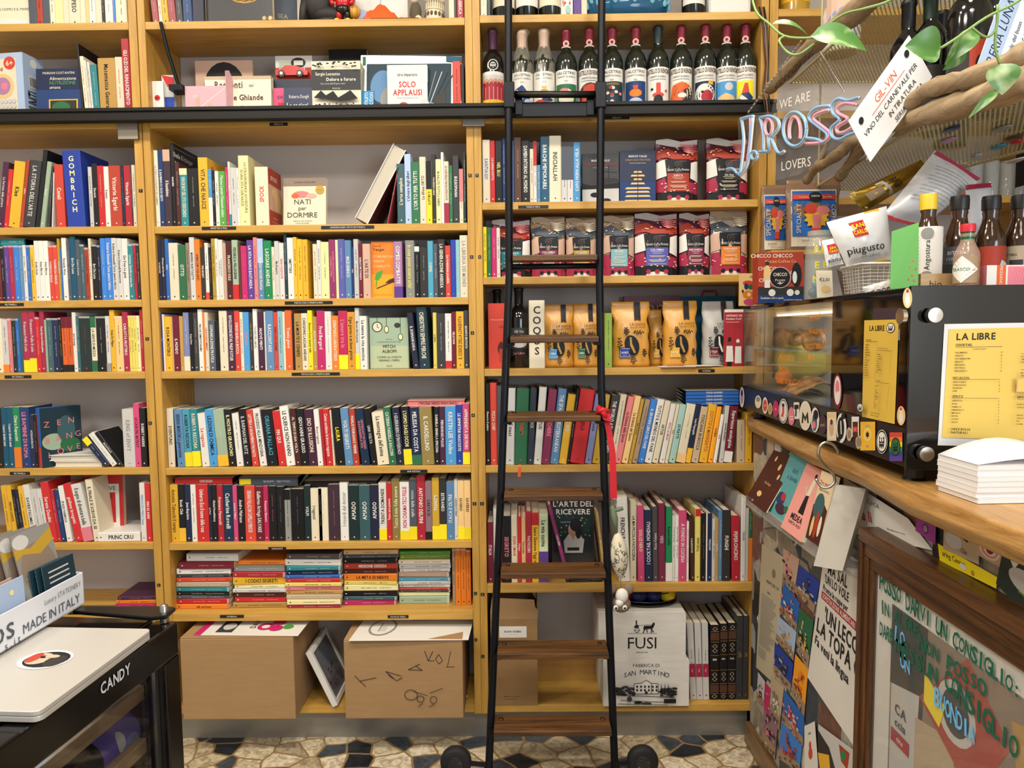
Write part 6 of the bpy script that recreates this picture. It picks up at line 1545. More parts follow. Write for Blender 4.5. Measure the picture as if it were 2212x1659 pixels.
P1 = sheet('news_poster', z5((600,60),(960,280),(925,1700),(470,1020)), 'W', [
 ('t',.14,.93,.095,'K','QUI BA','lbn',.8),('t',.12,.845,.105,'K','MA SAL','lbn',.8),('t',.08,.765,.075,'K',"'UN LO VOLE",'lbn',.9),('t',.07,.70,.055,'K','Pronte le ruspe per','lbn',.9),('r',.06,.62,1,.67,'r2'),('t',.08,.645,.045,'W','SOFISTIAZIONI ALIMENTARI','lbn',.9),
 ('t',.16,.545,.13,'K',"'UN LECCA",'lbn',.85),('t',.05,.43,.135,'K','LA TOPA O','lbn',.95),('t',.05,.32,.085,'K','Fa veni la lingua','lbn',.92)], 'big white satirical news bill with black headlines and a red strip')
sheet('sticker', z5((448,1365),(520,1330),(545,1659),(450,1680)), 'W', [('c',.5,.35,.13,'c'),('e',.5,.52,.1,.1,'c'),('t',.5,.8,.1,'K','sono','',.6)], 'white sticker with a red pear shape near the floor', cat='sticker')
sheet('poster', z5((545,1350),(830,1560),(830,1800),(545,1750)), 'l', [('p',[(0,.9),(.3,.7),(.5,.2),(.2,0),(0,.1)],'K2'),('p',[(.0,.5),(.3,.55),(.35,.1),(.1,0)],'Y'),('p',[(.55,.9),(.8,.85),(.75,.4),(.6,.55)],'c3'),('e',.65,.7,.06,.12,'e')], 'grey collage poster below the news bill')
sheet('poster', z4((270,160),(960,610),(955,800),(240,840)), 'a29a90', [('r',.02+.1*k,.1+.25*j,.1+.1*k,.3+.25*j,random.choice(['K2','c3','p3','l','g','C4','z3','b'])) for k in range(10) for j in range(4)], 'strip of small photographs behind the book rack')
sheet('poster', z4((850,460),(1335,770),(1520,1010),(830,860)), 'W', [('t',.34,.8,.16,'K','KORNOORCJACA','',.6),('t',.3,.45,.34,'r','rna li','b',.6),('t',.7,.3,.07,'K','Gli esploratori tutte','',.4)], 'torn white poster with red letters above the wooden frame')
sheet('flyer', z4((1405,730),(1545,810),(1540,970),(1390,860)), '9a3c94', [('c',.5,.45,.24,'V'),('c',.5,.45,.18,'z'),('t',.5,.82,.12,'V','SUMMER','',.8)], 'purple flyer with a round emblem under the counter edge', cat='flyer')
sheet('flyer', z4((1560,960),(2010,1215),(2000,1300),(1575,1090)), 'y', [('t',.28,.6,.5,'K','aring Center','',.5),('e',.45,.4,.06,.2,'W'),('c',.62,.3,.2,'Y2')], 'torn yellow flyer strip above the wooden frame', cat='flyer')
sheet('poster', z4((1610,760),(1870,860),(1870,1120),(1600,1000)), 'C4', [('e',.3,.4,.25,.25,'l'),('t',.6,.2,.2,'b3','Giu','b',.6),('p',[(.5,.6),(.8,.8),(.7,.5)],'K2')], 'beige torn poster under the counter edge')
sheet('poster', z4((1860,880),(2060,960),(2050,1150),(1850,1040)), 'p4', [('e',.5,.5,.4,.42,'C'),('e',.5,.5,.32,.34,'p'),('e',.52,.5,.24,.26,'C'),('e',.52,.5,.14,.18,'m4')], 'pinkish poster with concentric rings under the counter edge')
sheet('poster', z4((2060,970),(2400,1100),(2400,1700),(2000,1260)), '2e3a34', [('p',[(.1,.9),(.4,.8),(.3,.6)],'W'),('e',.5,.5,.3,.2,'l'),('t',.5,.3,.08,'L','BAR','b',.5)], 'dark green poster near the photo edge above the wooden frame')
sheet('poster', z4((700,1010),(960,1100),(960,1150),(690,1120)), 'K2', [], 'dark strip of paper below the book rack')
# ---------------------------------------------------------------- wooden framed notice
def notice():
    X = .762; e = empty('framed_notice', (X, -1.1, 0), 'large brown wooden frame with handwritten green and blue words on its glass', 'picture frame'); L0 = V(e.location)
    WF = wood('frame_walnut', '2e1a0c', '6a4424', 1, 16, .35, .08); WF2 = wood('frame_walnut_upright', '2e1a0c', '6a4424', 2, 16, .35, .08)
    ztop = PX(1861, 1135, X).z; yl = PX(1861, 1300, X).y; yr = -1.95; zb = .085; b = .085
    # stepped moulding profiles
    for i, (o_, w_, dx) in enumerate(((0, .03, -.012), (.03, .03, -.006), (.06, .025, -.001))):
        for z_ in (ztop-o_-w_, zb+o_): MB().box(dx, .036, yr+1.1+o_*.55, yl+1.1-o_*.55, z_, z_+w_, WF).build('moulding_rail', e, .003)
        for y_ in (yl+1.1-(o_+w_)*.55, yr+1.1+o_*.55): MB().box(dx, .036, y_, y_+w_*.55, zb+o_+w_, ztop-o_-w_, WF2).build('moulding_stile', e, .003)
    y0, y1, z0, z1 = yl+1.1-b*.55, yr+1.1+b*.55, zb+b, ztop-b; w, h = y0-y1, z1-z0
    m = MB().box(.011, .015, y1, y0, z0, z1, paper('W')); f = plane((.0108, y0, z0), (0,-1,0), (0,0,1))
    it = [('r',.11,.0,.95,.90,'b3'),('p',[(.11,.9),(.34,.9),(.32,.5),(.11,.55)],'K2'),('p',[(.12,.55),(.3,.6),(.28,.1),(.12,.0)],'l'),('p',[(.28,.5),(.5,.55),(.5,.1),(.28,.1)],'C4'),('p',[(.3,.6),(.55,.9),(.75,.7),(.6,.4)],'c3'),('e',.5,.66,.1,.12,'l'),('e',.5,.66,.07,.09,'G'),('p',[(.5,.4),(.75,.55),(.95,.3),(.7,.0),(.48,.1)],'Y2'),('p',[(.55,.25),(.8,.3),(.75,.0),(.5,.0)],'G'),('p',[(.75,.8),(.95,.85),(.95,.45),(.8,.5)],'B'),('p',[(.72,.4),(.95,.45),(.95,.05),(.8,.0)],'W'),('p',[(.33,.72),(.45,.65),(.42,.55),(.33,.6)],'y'),('r',.13,.3,.25,.36,'r2'),('t',.19,.33,.03,'W','nita','b',.1),('t',.19,.46,.06,'G','CA','b',.1),('t',.19,.4,.05,'G','ccia','b',.1)]
    def sc_(q):
        U_, V_ = lambda a: a*.56, lambda a: .36+.64*a
        if q[0] == 'p': return ('p',[(U_(a),V_(b)) for a,b in q[1]],q[2])
        if q[0] == 'r': return ('r',U_(q[1]),V_(q[2]),U_(q[3]),V_(q[4]),q[5])
        if q[0] == 'e': return ('e',U_(q[1]),V_(q[2]),q[3]*.56,q[4]*.64,q[5])
        return ('t',U_(q[1]),V_(q[2]),q[3]*.64)+tuple(q[4:7])+(q[7]*.56,)
    m.decor(f, w, h, [sc_(q) for q in it]+[('r',.0,.0,1,.36,'C4')]); m.build('backing_collage', e)
    g = MB().box(.0065, .0078, y1, y0, z0, z1, glass('notice_glass', 'c8ccc8', .03, .06)); go = g.build('glass', e)
    t = MB(); fg = plane((.0062, 0, 0), (0,-1,0), (0,0,1)); gi, bi = ink('17604a'), ink('6cb8ec')
    def hand(s, px, py, px2, py2, hpx, ik):
        a, c = PX(px, py, X+.006), PX(px2, py2, X+.006); n = len(s); step = (c-a).length/n
        for k, ch in enumerate(s):
            if ch == ' ': continue
            p = a + (c-a)*((k+.5)/n); size = hpx/1534*(p.y+2.4)*1.35; t.text(fg, ch, -(p.y+1.1), p.z, size*random.uniform(.9, 1.1), ik, 'c', True, None, min(1, step*1.15/(size*glyph(ch, True)[2])), random.uniform(-.1, .1))
    hand('POSSO DARVI UN CONSIGLIO:', 1900, 1252, 2205, 1494, 38, gi); hand('IN ALTRE', 1902, 1308, 1985, 1365, 32, gi); hand('NON POSSO', 1985, 1385, 2130, 1490, 36, gi); hand('DARE', 1900, 1356, 1930, 1378, 34, gi)
    hand('NESSUN', 1935, 1390, 2025, 1462, 40, gi); hand('CONSIGLIO', 2040, 1462, 2200, 1622, 52, gi); hand('LO', 1933, 1365, 1955, 1385, 36, bi); hand('UN', 1945, 1420, 1965, 1445, 34, bi); hand('BUONDIA', 2018, 1500, 2106, 1592, 44, bi)
    t.build('handwriting', go)
    for ch in e.children: pass
notice()
# ---------------------------------------------------------------- acrylic book rack on an S hook
def book_rack():
    acr = glass('acrylic', 'e4e8e8', .04, .10); 
    U = V((0,0,1)); up = V((.42, 0, .9)).normalized(); out = V((0,-1,0)); nrm = out.cross(up)   # book tilt
    e = empty('acrylic_book_rack', (.72, -.5, .93), 'clear acrylic book rack hanging under the counter edge', 'rack'); L0 = V(e.location)
    A, B = PY(1607, 1083, -.20), PY(1795, 1225, -.82)
    tdir = V((1,0,-.42)).normalized()
    q = MB(); a, b = A-L0, B-L0
    for s_, t_ in ((a, .0),):
        q.slab([b-up*.004, a-up*.004, a-up*.004+tdir*.075, b-up*.004+tdir*.075], .003, acr); q.slab([a-tdir*.003+up*.022, a-tdir*.003-up*.004, b-tdir*.003-up*.004, b-tdir*.003+up*.022], .003, acr)
        q.slab([b+tdir*.075-up*.004, a+tdir*.075-up*.004, a+tdir*.075+up*.05, b+tdir*.075+up*.05], .003, acr); q.slab([b-up*.004, b-up*.004+tdir*.075, b+up*.05+tdir*.075, b+up*.02], .003, acr)
    q.build('tray', e)
    hk = metal('b4b0a6', .25); R = []
    hpts = [(1810,982,-.86),(1808,970,-.86),(1795,958,-.86),(1778,957,-.86),(1768,972,-.86),(1770,990,-.86),(1786,1010,-.85),(1800,1024,-.85),(1803,1040,-.85),(1792,1052,-.85),(1775,1052,-.84),(1762,1034,-.83)]
    hp_ = [PY(x, y, yy)-L0 for x, y, yy in hpts]; hs = []
    for i in range(len(hp_)-1):
        a_, b_, c_, d_ = hp_[max(0,i-1)], hp_[i], hp_[i+1], hp_[min(len(hp_)-1,i+2)]; hs += [.5*((2*b_)+(c_-a_)*t+(2*a_-5*b_+4*c_-d_)*t*t+(3*b_-a_-3*c_+d_)*t**3) for t in (0,.25,.5,.75)]
    MB().tube(hs+[hp_[-1]], .0032, hk, 8).build('s_hook', e, smooth=True)
    BK = [(( 1670,975),(1703,992),(1640,1110),(1608,1082),-.21,-.40,.005,'4a2018',[('t',.5,.42,.06,'C3','Clara Burgio','',.7),('e',.4,.2,.1,.05,'C3'),('e',.6,.75,.05,.06,'C3'),('e',.75,.6,.04,.05,'C3'),('e',.3,.85,.04,.05,'C3'),('t',.3,.04,.05,'C','MNT','',.3)],'small dark brown book with pale feathers, farthest in the acrylic rack'),
          ((1706,985),(1740,1008),(1683,1142),(1655,1112),-.37,-.53,.012,'5ca0a4',[('t',.5,.78,.12,'T2','tutti','',.6),('t',.5,.66,.12,'T2','a tavola','',.8),('e',.35,.3,.2,.1,'n2'),('e',.45,.34,.1,.06,'r'),('e',.5,.16,.25,.08,'V'),('e',.75,.2,.1,.05,'E')],'small teal book about the table in the acrylic rack'),
          ((1740,1008),(1773,1025),(1722,1180),(1683,1146),-.53,-.67,.014,'e49a90',[('p',[(.45,.32),(.7,.32),(.62,.62),(.5,.6)],'K'),('p',[(.5,.58),(.66,.6),(.7,.86),(.55,.84)],'C'),('c',.6,.88,.035,'K'),('t',.5,.24,.12,'K','MEDEA','b',.7),('t',.5,.15,.06,'K','CHRISTA WOLF','',.6),('l',.5,.6,.4,.7,.02,'W')],'small pink book with a woman in a black skirt in the acrylic rack'),
          ((1773,1026),(1804,1040),(1770,1205),(1738,1170),-.68,-.75,.012,'d8c4a0',[('p',[(0,0),(1,0),(1,.5),(.5,.62),(0,.5)],'b2'),('e',.4,.5,.35,.2,'T'),('e',.5,.25,.12,.2,'c3'),('e',.25,.2,.1,.15,'C3'),('e',.75,.25,.1,.15,'C'),('t',.5,.85,.08,'r','Tre arazzi','',.8),('t',.5,.75,.05,'K','Russia e America','',.7)],'small illustrated book with a crowd of figures in the acrylic rack')]
    for (tl, tr, br, bl, ya, yb, t_, cc, it, lab) in BK:
        a, b = PY(*bl, ya), PY(*br, yb); h = (PY(*tl, ya)-a).length; u2 = (PY(*tl, ya)-a).normalized(); wv = b-a; wv.z = 0; wv.x *= .3; wv.normalize(); w = (b-a).length*.98
        a = V((a.x, ya, a.z)) + u2*.011; f = plane(a, wv, u2); n_ = wv.cross(u2)
        c4 = [f(0,0), f(w,0), f(w,h), f(0,h)]
        m = MB().slab(c4, t_, paper(cc)); m.decor(f, w, h, it); o = m.build('paperback'); c5 = [p + n_*-.001 for p in (f(.002,.002), f(w+.0006,.002), f(w+.0006,h-.002), f(.002,h-.002))]
        MB().slab(c5, t_-.002, PAGES).build('pages', o); tag(o, lab, 'book', 'small books in the acrylic rack')
    a = PY(1757, 1222, -.80); u2 = (PY(1806, 1048, -.80)-a).normalized(); f = plane(a, V((.8,-.6,0)), u2); w, h, t_ = .062, (PY(1806,1048,-.80)-a).length, .045
    m = MB().slab([f(0,0),f(w,0),f(w,h),f(0,h)], .001, paper('b8b2a6')); n_ = V((.8,-.6,0)).normalized().cross(u2); side = n_*-1
    o = m.build('paperback'); q = MB(); c = [f(.0,0), f(w,0), f(w,h), f(0,h)]; q.slab([p+side*.0012 for p in c], t_, PAGES2).build('pages', o); MB().slab([p+side*(t_+.0014) for p in c], .001, paper('b8b2a6')).build('back_cover', o); tag(o, 'thick cream paperback nearest in the acrylic rack, page edges showing', 'book', 'small books in the acrylic rack')
book_rack()
# ================================================================ pastry case
F_, N_p = V((.75, -.03, 0)), V((.72, -1.083, 0)); ZB_, ZT_ = 1.175, 1.51; dv = (F_-N_p); LEN = dv.length; dv.normalize(); nv_ = V((-dv.y, dv.x, 0))
def PLn(px, py, off=0): return PP(px, py, N_p + nv_*off, nv_)
BG_ = col('060608', .06, 0, 'blackglass', .7); BPL = plastic('0c0c0e', .3)
def case():
    e = empty('pastry_display_case', (1.0, -.55, 1.147), 'black countertop pastry display case with a glass window, menus and stickers', 'display case'); L0 = V(e.location)
    def pt(s, x, z): return N_p + dv*s - nv_*x + V((0,0,z)) - L0     # s from near end, x inwards
    def bxx(s0, s1, x0, x1, z0, z1, m, name, bev=0, mb=None):
        q = mb or MB(); q.add([pt(s,x,z) for z in (z0,z1) for s,x in ((s0,x0),(s1,x0),(s1,x1),(s0,x1))], [(0,1,2,3),(7,6,5,4),(0,4,5,1),(1,5,6,2),(2,6,7,3),(3,7,4,0)], m)
        return q.build(name, e, bev) if name else q
    sw = LEN - (N_p - PLn(1795, 800)).length*0 ; swin = (V((PLn(1795,800).x, PLn(1795,800).y, 0)) - N_p).dot(dv); zb2 = ZB_ + .075; D_ = .42
    base_ = bxx(0, LEN, 0, D_, ZB_, zb2, BPL, 'base', .003)
    bxx(0, LEN, 0, D_, ZT_-.012, ZT_, BG_, 'top_panel', .002)
    bxx(0, swin, 0.0, .008, zb2, ZT_-.012, BG_, 'black_front_panel', .001)
    ep = MB().box(.7185-L0.x, 1.36-L0.x, -1.0895-L0.y, -1.0835-L0.y, ZB_-.004-L0.z, ZT_+.002-L0.z, BG_).build('end_panel', e, .001)
    bxx(0, LEN, D_-.01, D_, zb2, ZT_-.012, col('9a948c', .4, .2, 'steel'), 'rear_panel')
    bxx(swin-.008, swin, 0.01, D_-.01, zb2, ZT_-.012, BPL, 'partition'); bxx(LEN-.006, LEN, 0, D_-.01, zb2, ZT_-.012, glass('case_glass', 'dfe9e6', .02, .02), 'far_glass')
    wg = bxx(swin, LEN-.006, 0, .004, zb2, ZT_-.012, glass('case_glass', 'dfe9e6', .02, .02), 'window_glass'); bxx(swin+.002, LEN-.01, .03, D_-.02, 1.372, 1.378, glass('shelf_glass', '8cc4b4', .05, .35), 'glass_shelf'); bxx(swin+.002, LEN-.01, .01, D_-.02, zb2, zb2+.006, metal('a8a8aa', .3), 'floor_tray')
    lamp_ = bxx(swin+.03, LEN-.05, D_-.09, D_-.06, ZT_-.02, ZT_-.0125, emis('case_led', (1, .93, .8), 34), 'led_strip')
    for s in (.04, LEN-.06):
        for x in (.04, D_-.05): MB().lathe([(.022,1.1455-L0.z),(.018,1.15-L0.z),(.018,ZB_-L0.z+.001)], plastic('101010'), 16, Matrix.Translation((pt(s,x,0).x, pt(s,x,0).y, 0))).build('foot', e)
    # knobs
    for px, py, r in ((2013,681,.0135),(1995,979,.0135)):
        p = PY(px, py, N_p.y-.012) - L0; MB().lathe([(.002,0),(r,0),(r*1.05,.006),(r,.012),(.002,.013)], metal('c8c2b8', .25), 20, Matrix.Translation(p) @ Matrix.Rotation(math.pi/2, 4, 'X')).build('knob', e, smooth=.6)
    p = PLn(1953, 683, .01) - L0; MB().lathe([(.002,0),(.014,0),(.015,.008),(.002,.009)], metal('c8c2b8', .25), 20, Matrix.Translation(p) @ nv_.to_track_quat('Z','Y').to_matrix().to_4x4()).build('knob', e, smooth=.6)
    # menus
    def card(pts, items, cc, name, front=True, lift=.0018, par=None):
        c = [(PLn(*p, lift) if front else PY(*p, N_p.y-.0075-lift)) - L0 for p in pts]; mb = MB().slab([c[3],c[2],c[1],c[0]], .0006, paper(cc)); f, w, h = qframe(*c); mb.decor(f, w, h, items); return mb.build(name, par or e)
    def owl(u, v, r, asp, ring='K', bg='W'):
        k = lambda a, b: (u+a*r*asp, v+b*r)
        it = [('e',u,v,r*asp,r,ring),('e',u,v,r*.86*asp,r*.86,bg)]
        it += [('p',[k(-.5,.5),k(-.5,-.15),k(.5,-.15),k(.5,.5),k(.25,.32),k(-.25,.32)],ring),('e',*k(-.22,.15),r*.16*asp,r*.16,bg),('e',*k(.22,.15),r*.16*asp,r*.16,bg),('p',[k(-.07,-.02),k(.07,-.02),k(0,-.14)],bg),('p',[k(-.5,-.2),k(-.33,-.6),k(-.17,-.3),k(0,-.65),k(.17,-.3),k(.33,-.6),k(.5,-.2)],ring)]
        return it
    def lines(u0, u1, v0, n, dv_, names): return [x for k in range(n) for x in (('t',u0,v0-dv_*k,.017,'K',names[k % len(names)],'lb',(u1-u0)*.8),('t',u1,v0-dv_*k,.017,'K',str(5+(k*3)%5),'rb',.06))]
    CAF = ['ESPRESSO','DOPPIO','SPECIALTY','MACCHIATO','CAPPUCCINO','LATTE','FLAT WHITE','MATCHA']
    card([(1867,692),(1941,690),(1932,916),(1862,900)], [('t',.40,.92,.075,'K','LA LIBRE','b',.58)]+owl(.8,.92,.05,2.4)+[('t',.08,.8,.02,'K','CAFFETTERIA','l',.3),('l',.08,.785,.45,.785,.003,'K')]+lines(.08,.45,.75,14,.026,CAF)+[('t',.52,.72,.018,'K','SNACK DOLCI E SALATI','l',.4),('l',.52,.7,.92,.7,.003,'K')]+lines(.52,.92,.66,9,.022,['MUFFIN','COOKIE','CORNETTO','PAIN','TOAST'])+[('t',.52,.4,.018,'K','SOFT DRINK','l',.3),('l',.52,.385,.92,.385,.003,'K')]+lines(.52,.92,.35,11,.022,['ACQUA','TE','COLA','TONICA','SUCCO','SPREMUTA'])+owl(.1,.1,.045,2.4)+[('t',.58,.075,.016,'K','SE VUOI AVERE IL CAFFE','b',.7),('t',.58,.05,.016,'K','CHIEDI IL TUO RESTO','b',.7)], '#d8b44a', 'menu_card')
    card([(2040,700),(2330,695),(2318,968),(2026,962)], [], 'd4d6d6', 'menu_sleeve', False, .0005)
    COK = ['PALOMBARO','SABOTO','PALTERMARTINI','NEGOTO','BIRCONDO','FRUTTELLA','FERNANDITO']
    card([(2050,711),(2315,705),(2303,953),(2035,945)], [('t',.065,.93,.085,'K','LA LIBRE','lb',.56)]+owl(.77,.93,.055,.95)+[('t',.06,.855,.028,'K','COCKTAIL','lb',.3),('l',.06,.835,.44,.835,.003,'K'),('t',.2,.815,.016,'K','CLASSICI 8 EURO','l',.25)]+lines(.06,.44,.785,7,.028,COK)+[('t',.05,.555,.028,'K','NO ALCOL','lb',.3),('l',.05,.54,.43,.54,.003,'K')]+lines(.05,.43,.515,4,.027,['GINO TONICO','LONDON NULL','NOGRONI','LUMI'])+[('t',.05,.385,.028,'K','SPRITZ','lb',.3),('l',.05,.37,.43,.37,.003,'K')]+lines(.05,.43,.345,8,.028,['APERITIVO','ROSE','SAMBUCO','LIMONCELLO','MIRTILLO','BITTER','CYNAR','SELECT'])+[('t',.05,.085,.028,'K','VINI E BOLLE','lb',.3),('t',.05,.055,.028,'K','NATURALI','lb',.3),('t',.78,.79,.026,'K','GIN','',.2),('l',.58,.77,.98,.77,.003,'K')]+lines(.58,.98,.745,3,.025,['PETER IN FLORENCE','VIRGOWAR','OPIFICIO'])+[('t',.78,.65,.026,'K','VODKA','',.2),('l',.58,.63,.98,.63,.003,'K')]+lines(.58,.98,.6,2,.025,['BELUGA','GREY GOL'])+[('r',.55,.43,.95,.55,'p4'),('r',.56,.435,.94,.545,'#dcbc5c'),('t',.75,.5,.024,'K','PIATTO APERITIVO','',.34),('t',.75,.455,.024,'K','12','',.1),('t',.56,.385,.028,'K','BIRRE','lb',.2),('l',.56,.365,.96,.365,.003,'K'),('t',.72,.345,.02,'K','ALLA SPINA','',.2)]+lines(.56,.96,.32,2,.025,['PORETTI TRE LUPPOLI','QUELLA DEL MESE'])+[('t',.72,.25,.02,'K','DAL FRIGO','',.2)]+lines(.56,.96,.225,4,.026,['SENZA GLUTINE','ANALCOLICA','IPA','LAGER']), '#dcbc5c', 'menu_card', False)
    card([(1887,666),(1945,665),(1943,735),(1880,738)], [('r',0,.35,1,1,'V3'),('t',.5,.2,.2,'K','GASTRODOMUS','',.9)], 'g', 'brand_card', True, .0008)
    # stickers
    def stick(cx, cy, rx, ry, cc, items, front=True, rect=False):
        pts = [(cx-rx,cy-ry),(cx+rx,cy-ry),(cx+rx,cy+ry),(cx-rx,cy+ry)]; c = [(PLn(*p, .0012) if front else PY(*p, N_p.y-.009)) - L0 for p in pts]; f, w, h = qframe(*c); mb = MB()
        mb.decor(f, w, h, [('r',0,0,1,1,cc) if rect else ('e',.5,.5,.5,.5,cc)] + items); mb.build('sticker', base_)
    stick(1603,858,5,22,'W',[('e',.5,.55,.3,.4,'z'),('e',.5,.7,.2,.15,'K')]); stick(1638,868,7,14,'W',[('e',.5,.5,.38,.38,'C2'),('e',.5,.7,.3,.2,'g')]); stick(1653,876,6,18,'W',[('e',.5,.5,.36,.36,'c'),('t',.5,.5,.2,'W','CMN','',.6)]); stick(1664,883,5,13,'C4',[('e',.5,.5,.3,.3,'B')])
    stick(1676,883,6.5,18,'f',[('t',.5,.5,.25,'W','Lio','',.6)]); stick(1692.5,888,10,27,'W',[('e',.5,.5,.44,.46,'K'),('e',.5,.5,.4,.42,'W'),('p',[(.4,.7),(.6,.7),(.6,.45),(.5,.25),(.25,.3),(.4,.45)],'c'),('r',.38,.68,.62,.8,'K')]); stick(1710,899,7,20,'p',[('r',.2,.3,.8,.35,'W'),('r',.2,.45,.8,.5,'W')]); stick(1721,887,6,18,'W',[('p',[(.1,.85),(.9,.85),(.9,.6),(.55,.6),(.5,.15),(.25,.15),(.3,.55),(.1,.6)],'K')],rect=True)
    stick(1740,898,13,32,'W',[('e',.5,.5,.42,.44,'C'),('p',[(.2,.25),(.28,.65),(.5,.45),(.72,.65),(.8,.25),(.68,.25),(.62,.45),(.5,.3),(.38,.45),(.32,.25)],'K')]); stick(1761,907,9,27,'W',[('e',.45,.4,.3,.35,'D'),('e',.6,.7,.3,.2,'K'),('e',.4,.3,.2,.15,'p')]); stick(1777.5,917,8.5,21,'V',[('e',.5,.5,.4,.42,'V3'),('t',.5,.5,.25,'p4','pezzi','',.7)]); stick(1797,921,10,31,'C',[('r',.08,.04,.92,.96,'C3'),('r',.12,.07,.88,.8,'C'),('e',.5,.45,.25,.3,'p4'),('e',.5,.65,.14,.1,'b')],rect=True)
    stick(1818,925,11,32,'W',[('e',.45,.5,.34,.38,'K'),('p',[(.4,.75),(.5,.75),(.55,.3),(.45,.3)],'W'),('e',.7,.9,.2,.1,'K'),('e',.3,.15,.15,.1,'K')]); stick(1835,938,6,15,'C4',[('e',.5,.5,.32,.32,'b3')]); stick(1848,922,8,22,'W',[('r',.15,.0,.85,.75,'b2'),('r',.18,.25,.82,.5,'c'),('t',.5,.37,.18,'W','5','b',.4),('r',.05,.75,.95,.9,'W')],rect=True); stick(1855,955,6.5,15,'C4',[('e',.5,.5,.36,.36,'b3')])
    stick(1875,942,16,31,'Y',[('t',.5,.85,.1,'s','CIURMA','',.5),('e',.5,.55,.25,.22,'C2'),('e',.5,.55,.2,.18,'Y'),('e',.5,.55,.1,.09,'K'),('t',.5,.15,.09,'n3','SOUL','',.6)],rect=True)
    stick(1905.5,954,12,26,'W',owl(.5,.5,.47,1,'K','W')); stick(1936,965,13.5,31,'W',[('r',0,1-(k+1)/6,1,1-k/6,['c','o','y','e','n3','v'][k]) for k in range(6)]+owl(.5,.5,.32,1.2,'K','E'),rect=True); stick(1809.5,845,10,39,'m',[('e',.5,.52,.36,.4,'W'),('e',.5,.6,.22,.2,'p'),('e',.55,.35,.2,.15,'W')]); stick(1947,898,9,21,'C3',[('e',.5,.4,.24,.3,'W'),('e',.5,.7,.16,.12,'W'),('r',.4,.78,.6,.92,'r')]); stick(1960,644,10,22,'C3',[('e',.5,.4,.24,.3,'W'),('e',.5,.7,.16,.12,'W'),('r',.38,.76,.62,.92,'r2')], False)
    # felt-pen prices on the window
    oi = ink('ef8a1e')
    for s, px, py, sz in (('MUFFIN',1758,686,.017),('3',1771,681,.019),('FRANGIPANE 2,5',1766,716,.014),('SACCOTTINO',1757,748,.015),('3',1776,756,.017),('CIOK',1752,771,.016),('MILLEFOGLIE 2,5',1699,772,.0155),('TRECCIA 3',1693,797,.016),('CORNETTO SALATO 3,5',1702,824,.0165)):
        p = PLn(px, py, .0012) - L0; t = MB(); t.text(plane(p, dv*-1, V((0,0,1))), s, 0, 0, sz*1.3, oi, rot=random.uniform(-.06,.06), sx=.8); t.build('price_writing', wg)
    return e
def emis(name, c, s):
    m, nt, N, b = nodes_of(name); b.inputs['Emission Color'].default_value = (*c, 1); b.inputs['Emission Strength'].default_value = s; return m
case()
# pastries and melons inside the case
CR = [None]
def crust():
    if CR[0]: return CR[0]
    m, nt, N, b = nodes_of('baked_crust'); L = nt.links.new; tx = N.new('ShaderNodeTexCoord'); nz = N.new('ShaderNodeTexNoise'); nz.inputs['Scale'].default_value = 30; rp = N.new('ShaderNodeValToRGB'); rp.color_ramp.elements[0].color = hexlin('7c4a20'); rp.color_ramp.elements[1].color = hexlin('d8a460'); rp.color_ramp.elements[0].position = .35; rp.color_ramp.elements[1].position = .68
    L(tx.outputs['Object'], nz.inputs[0]); L(nz.outputs[0], rp.inputs[0]); L(rp.outputs[0], b.inputs['Base Color']); b.inputs['Roughness'].default_value = .6; CR[0] = m; return m
def croissant(px, py, s, x_off, rz, label):
    p = PLn(px, py, -x_off); mb = MB(); n = 22; pts = []; rr = []
    for i in range(n+1):
        u = i/n*2-1; pts.append((u*.062*s, abs(u)**2*.022*s, 0)); rr.append(max(.004, (.030*(1-abs(u)**1.6)+.004)*s*(1+.09*math.cos(u*22))))
    mb.tube([V(q) for q in pts], rr, crust(), 14); o = mb.build('croissant', smooth=True); o.location = (p.x, p.y, 1.3795+.026*s); o.rotation_euler = (0, 0, rz); tag(o, label, 'croissant', 'croissants on the glass shelf of the pastry case')
croissant(1687, 735, 1.0, .16, 1.2, 'big golden croissant alone at the far end of the case shelf'); croissant(1722, 738, .85, .17, 1.4, 'croissant second from the far end of the case shelf'); croissant(1757, 738, .9, .10, 1.2, 'striped croissant beneath the orange prices, nearest on the case shelf'); croissant(1740, 740, .85, .30, 1.2, 'croissant at the back of the case shelf')
ML = col('cbbf58', .5, 0, 'melon')
for px, py, off, r, sc_, lab in ((1666, 810, .19, .060, (1.0,1.25,.9), 'pale yellow melon at the far end of the pastry case'), (1728, 800, .19, .078, (1.0,1.15,.9), 'larger yellow melon in the middle of the pastry case'), (1762, 800, .33, .058, (1,1,.95), 'yellow melon nearest the black panel of the pastry case')):
    p = PLn(px, py, -off); o = MB().ball((0,0,0), r, ML, 24, 16, sc_).build('melon', smooth=True); o.location = (p.x, p.y, ZB_+.0822+r*sc_[2]); MB().tube([(0,r*sc_[1]*.98,0),(0,r*sc_[1]*1.06,.01)], .005, col('7a7440', .8)).build('stem', o); tag(o, lab, 'melon', 'melons in the pastry case')
p = PLn(1692, 832, -.10); o = MB().ball((0,0,0), .026, col('dc7c20', .5, 0, 'orange'), 16, 10).build('orange', smooth=True); o.location = (p.x, p.y, ZB_+.0822+.026); tag(o, 'single orange between the melons and the flat pastry', 'orange')
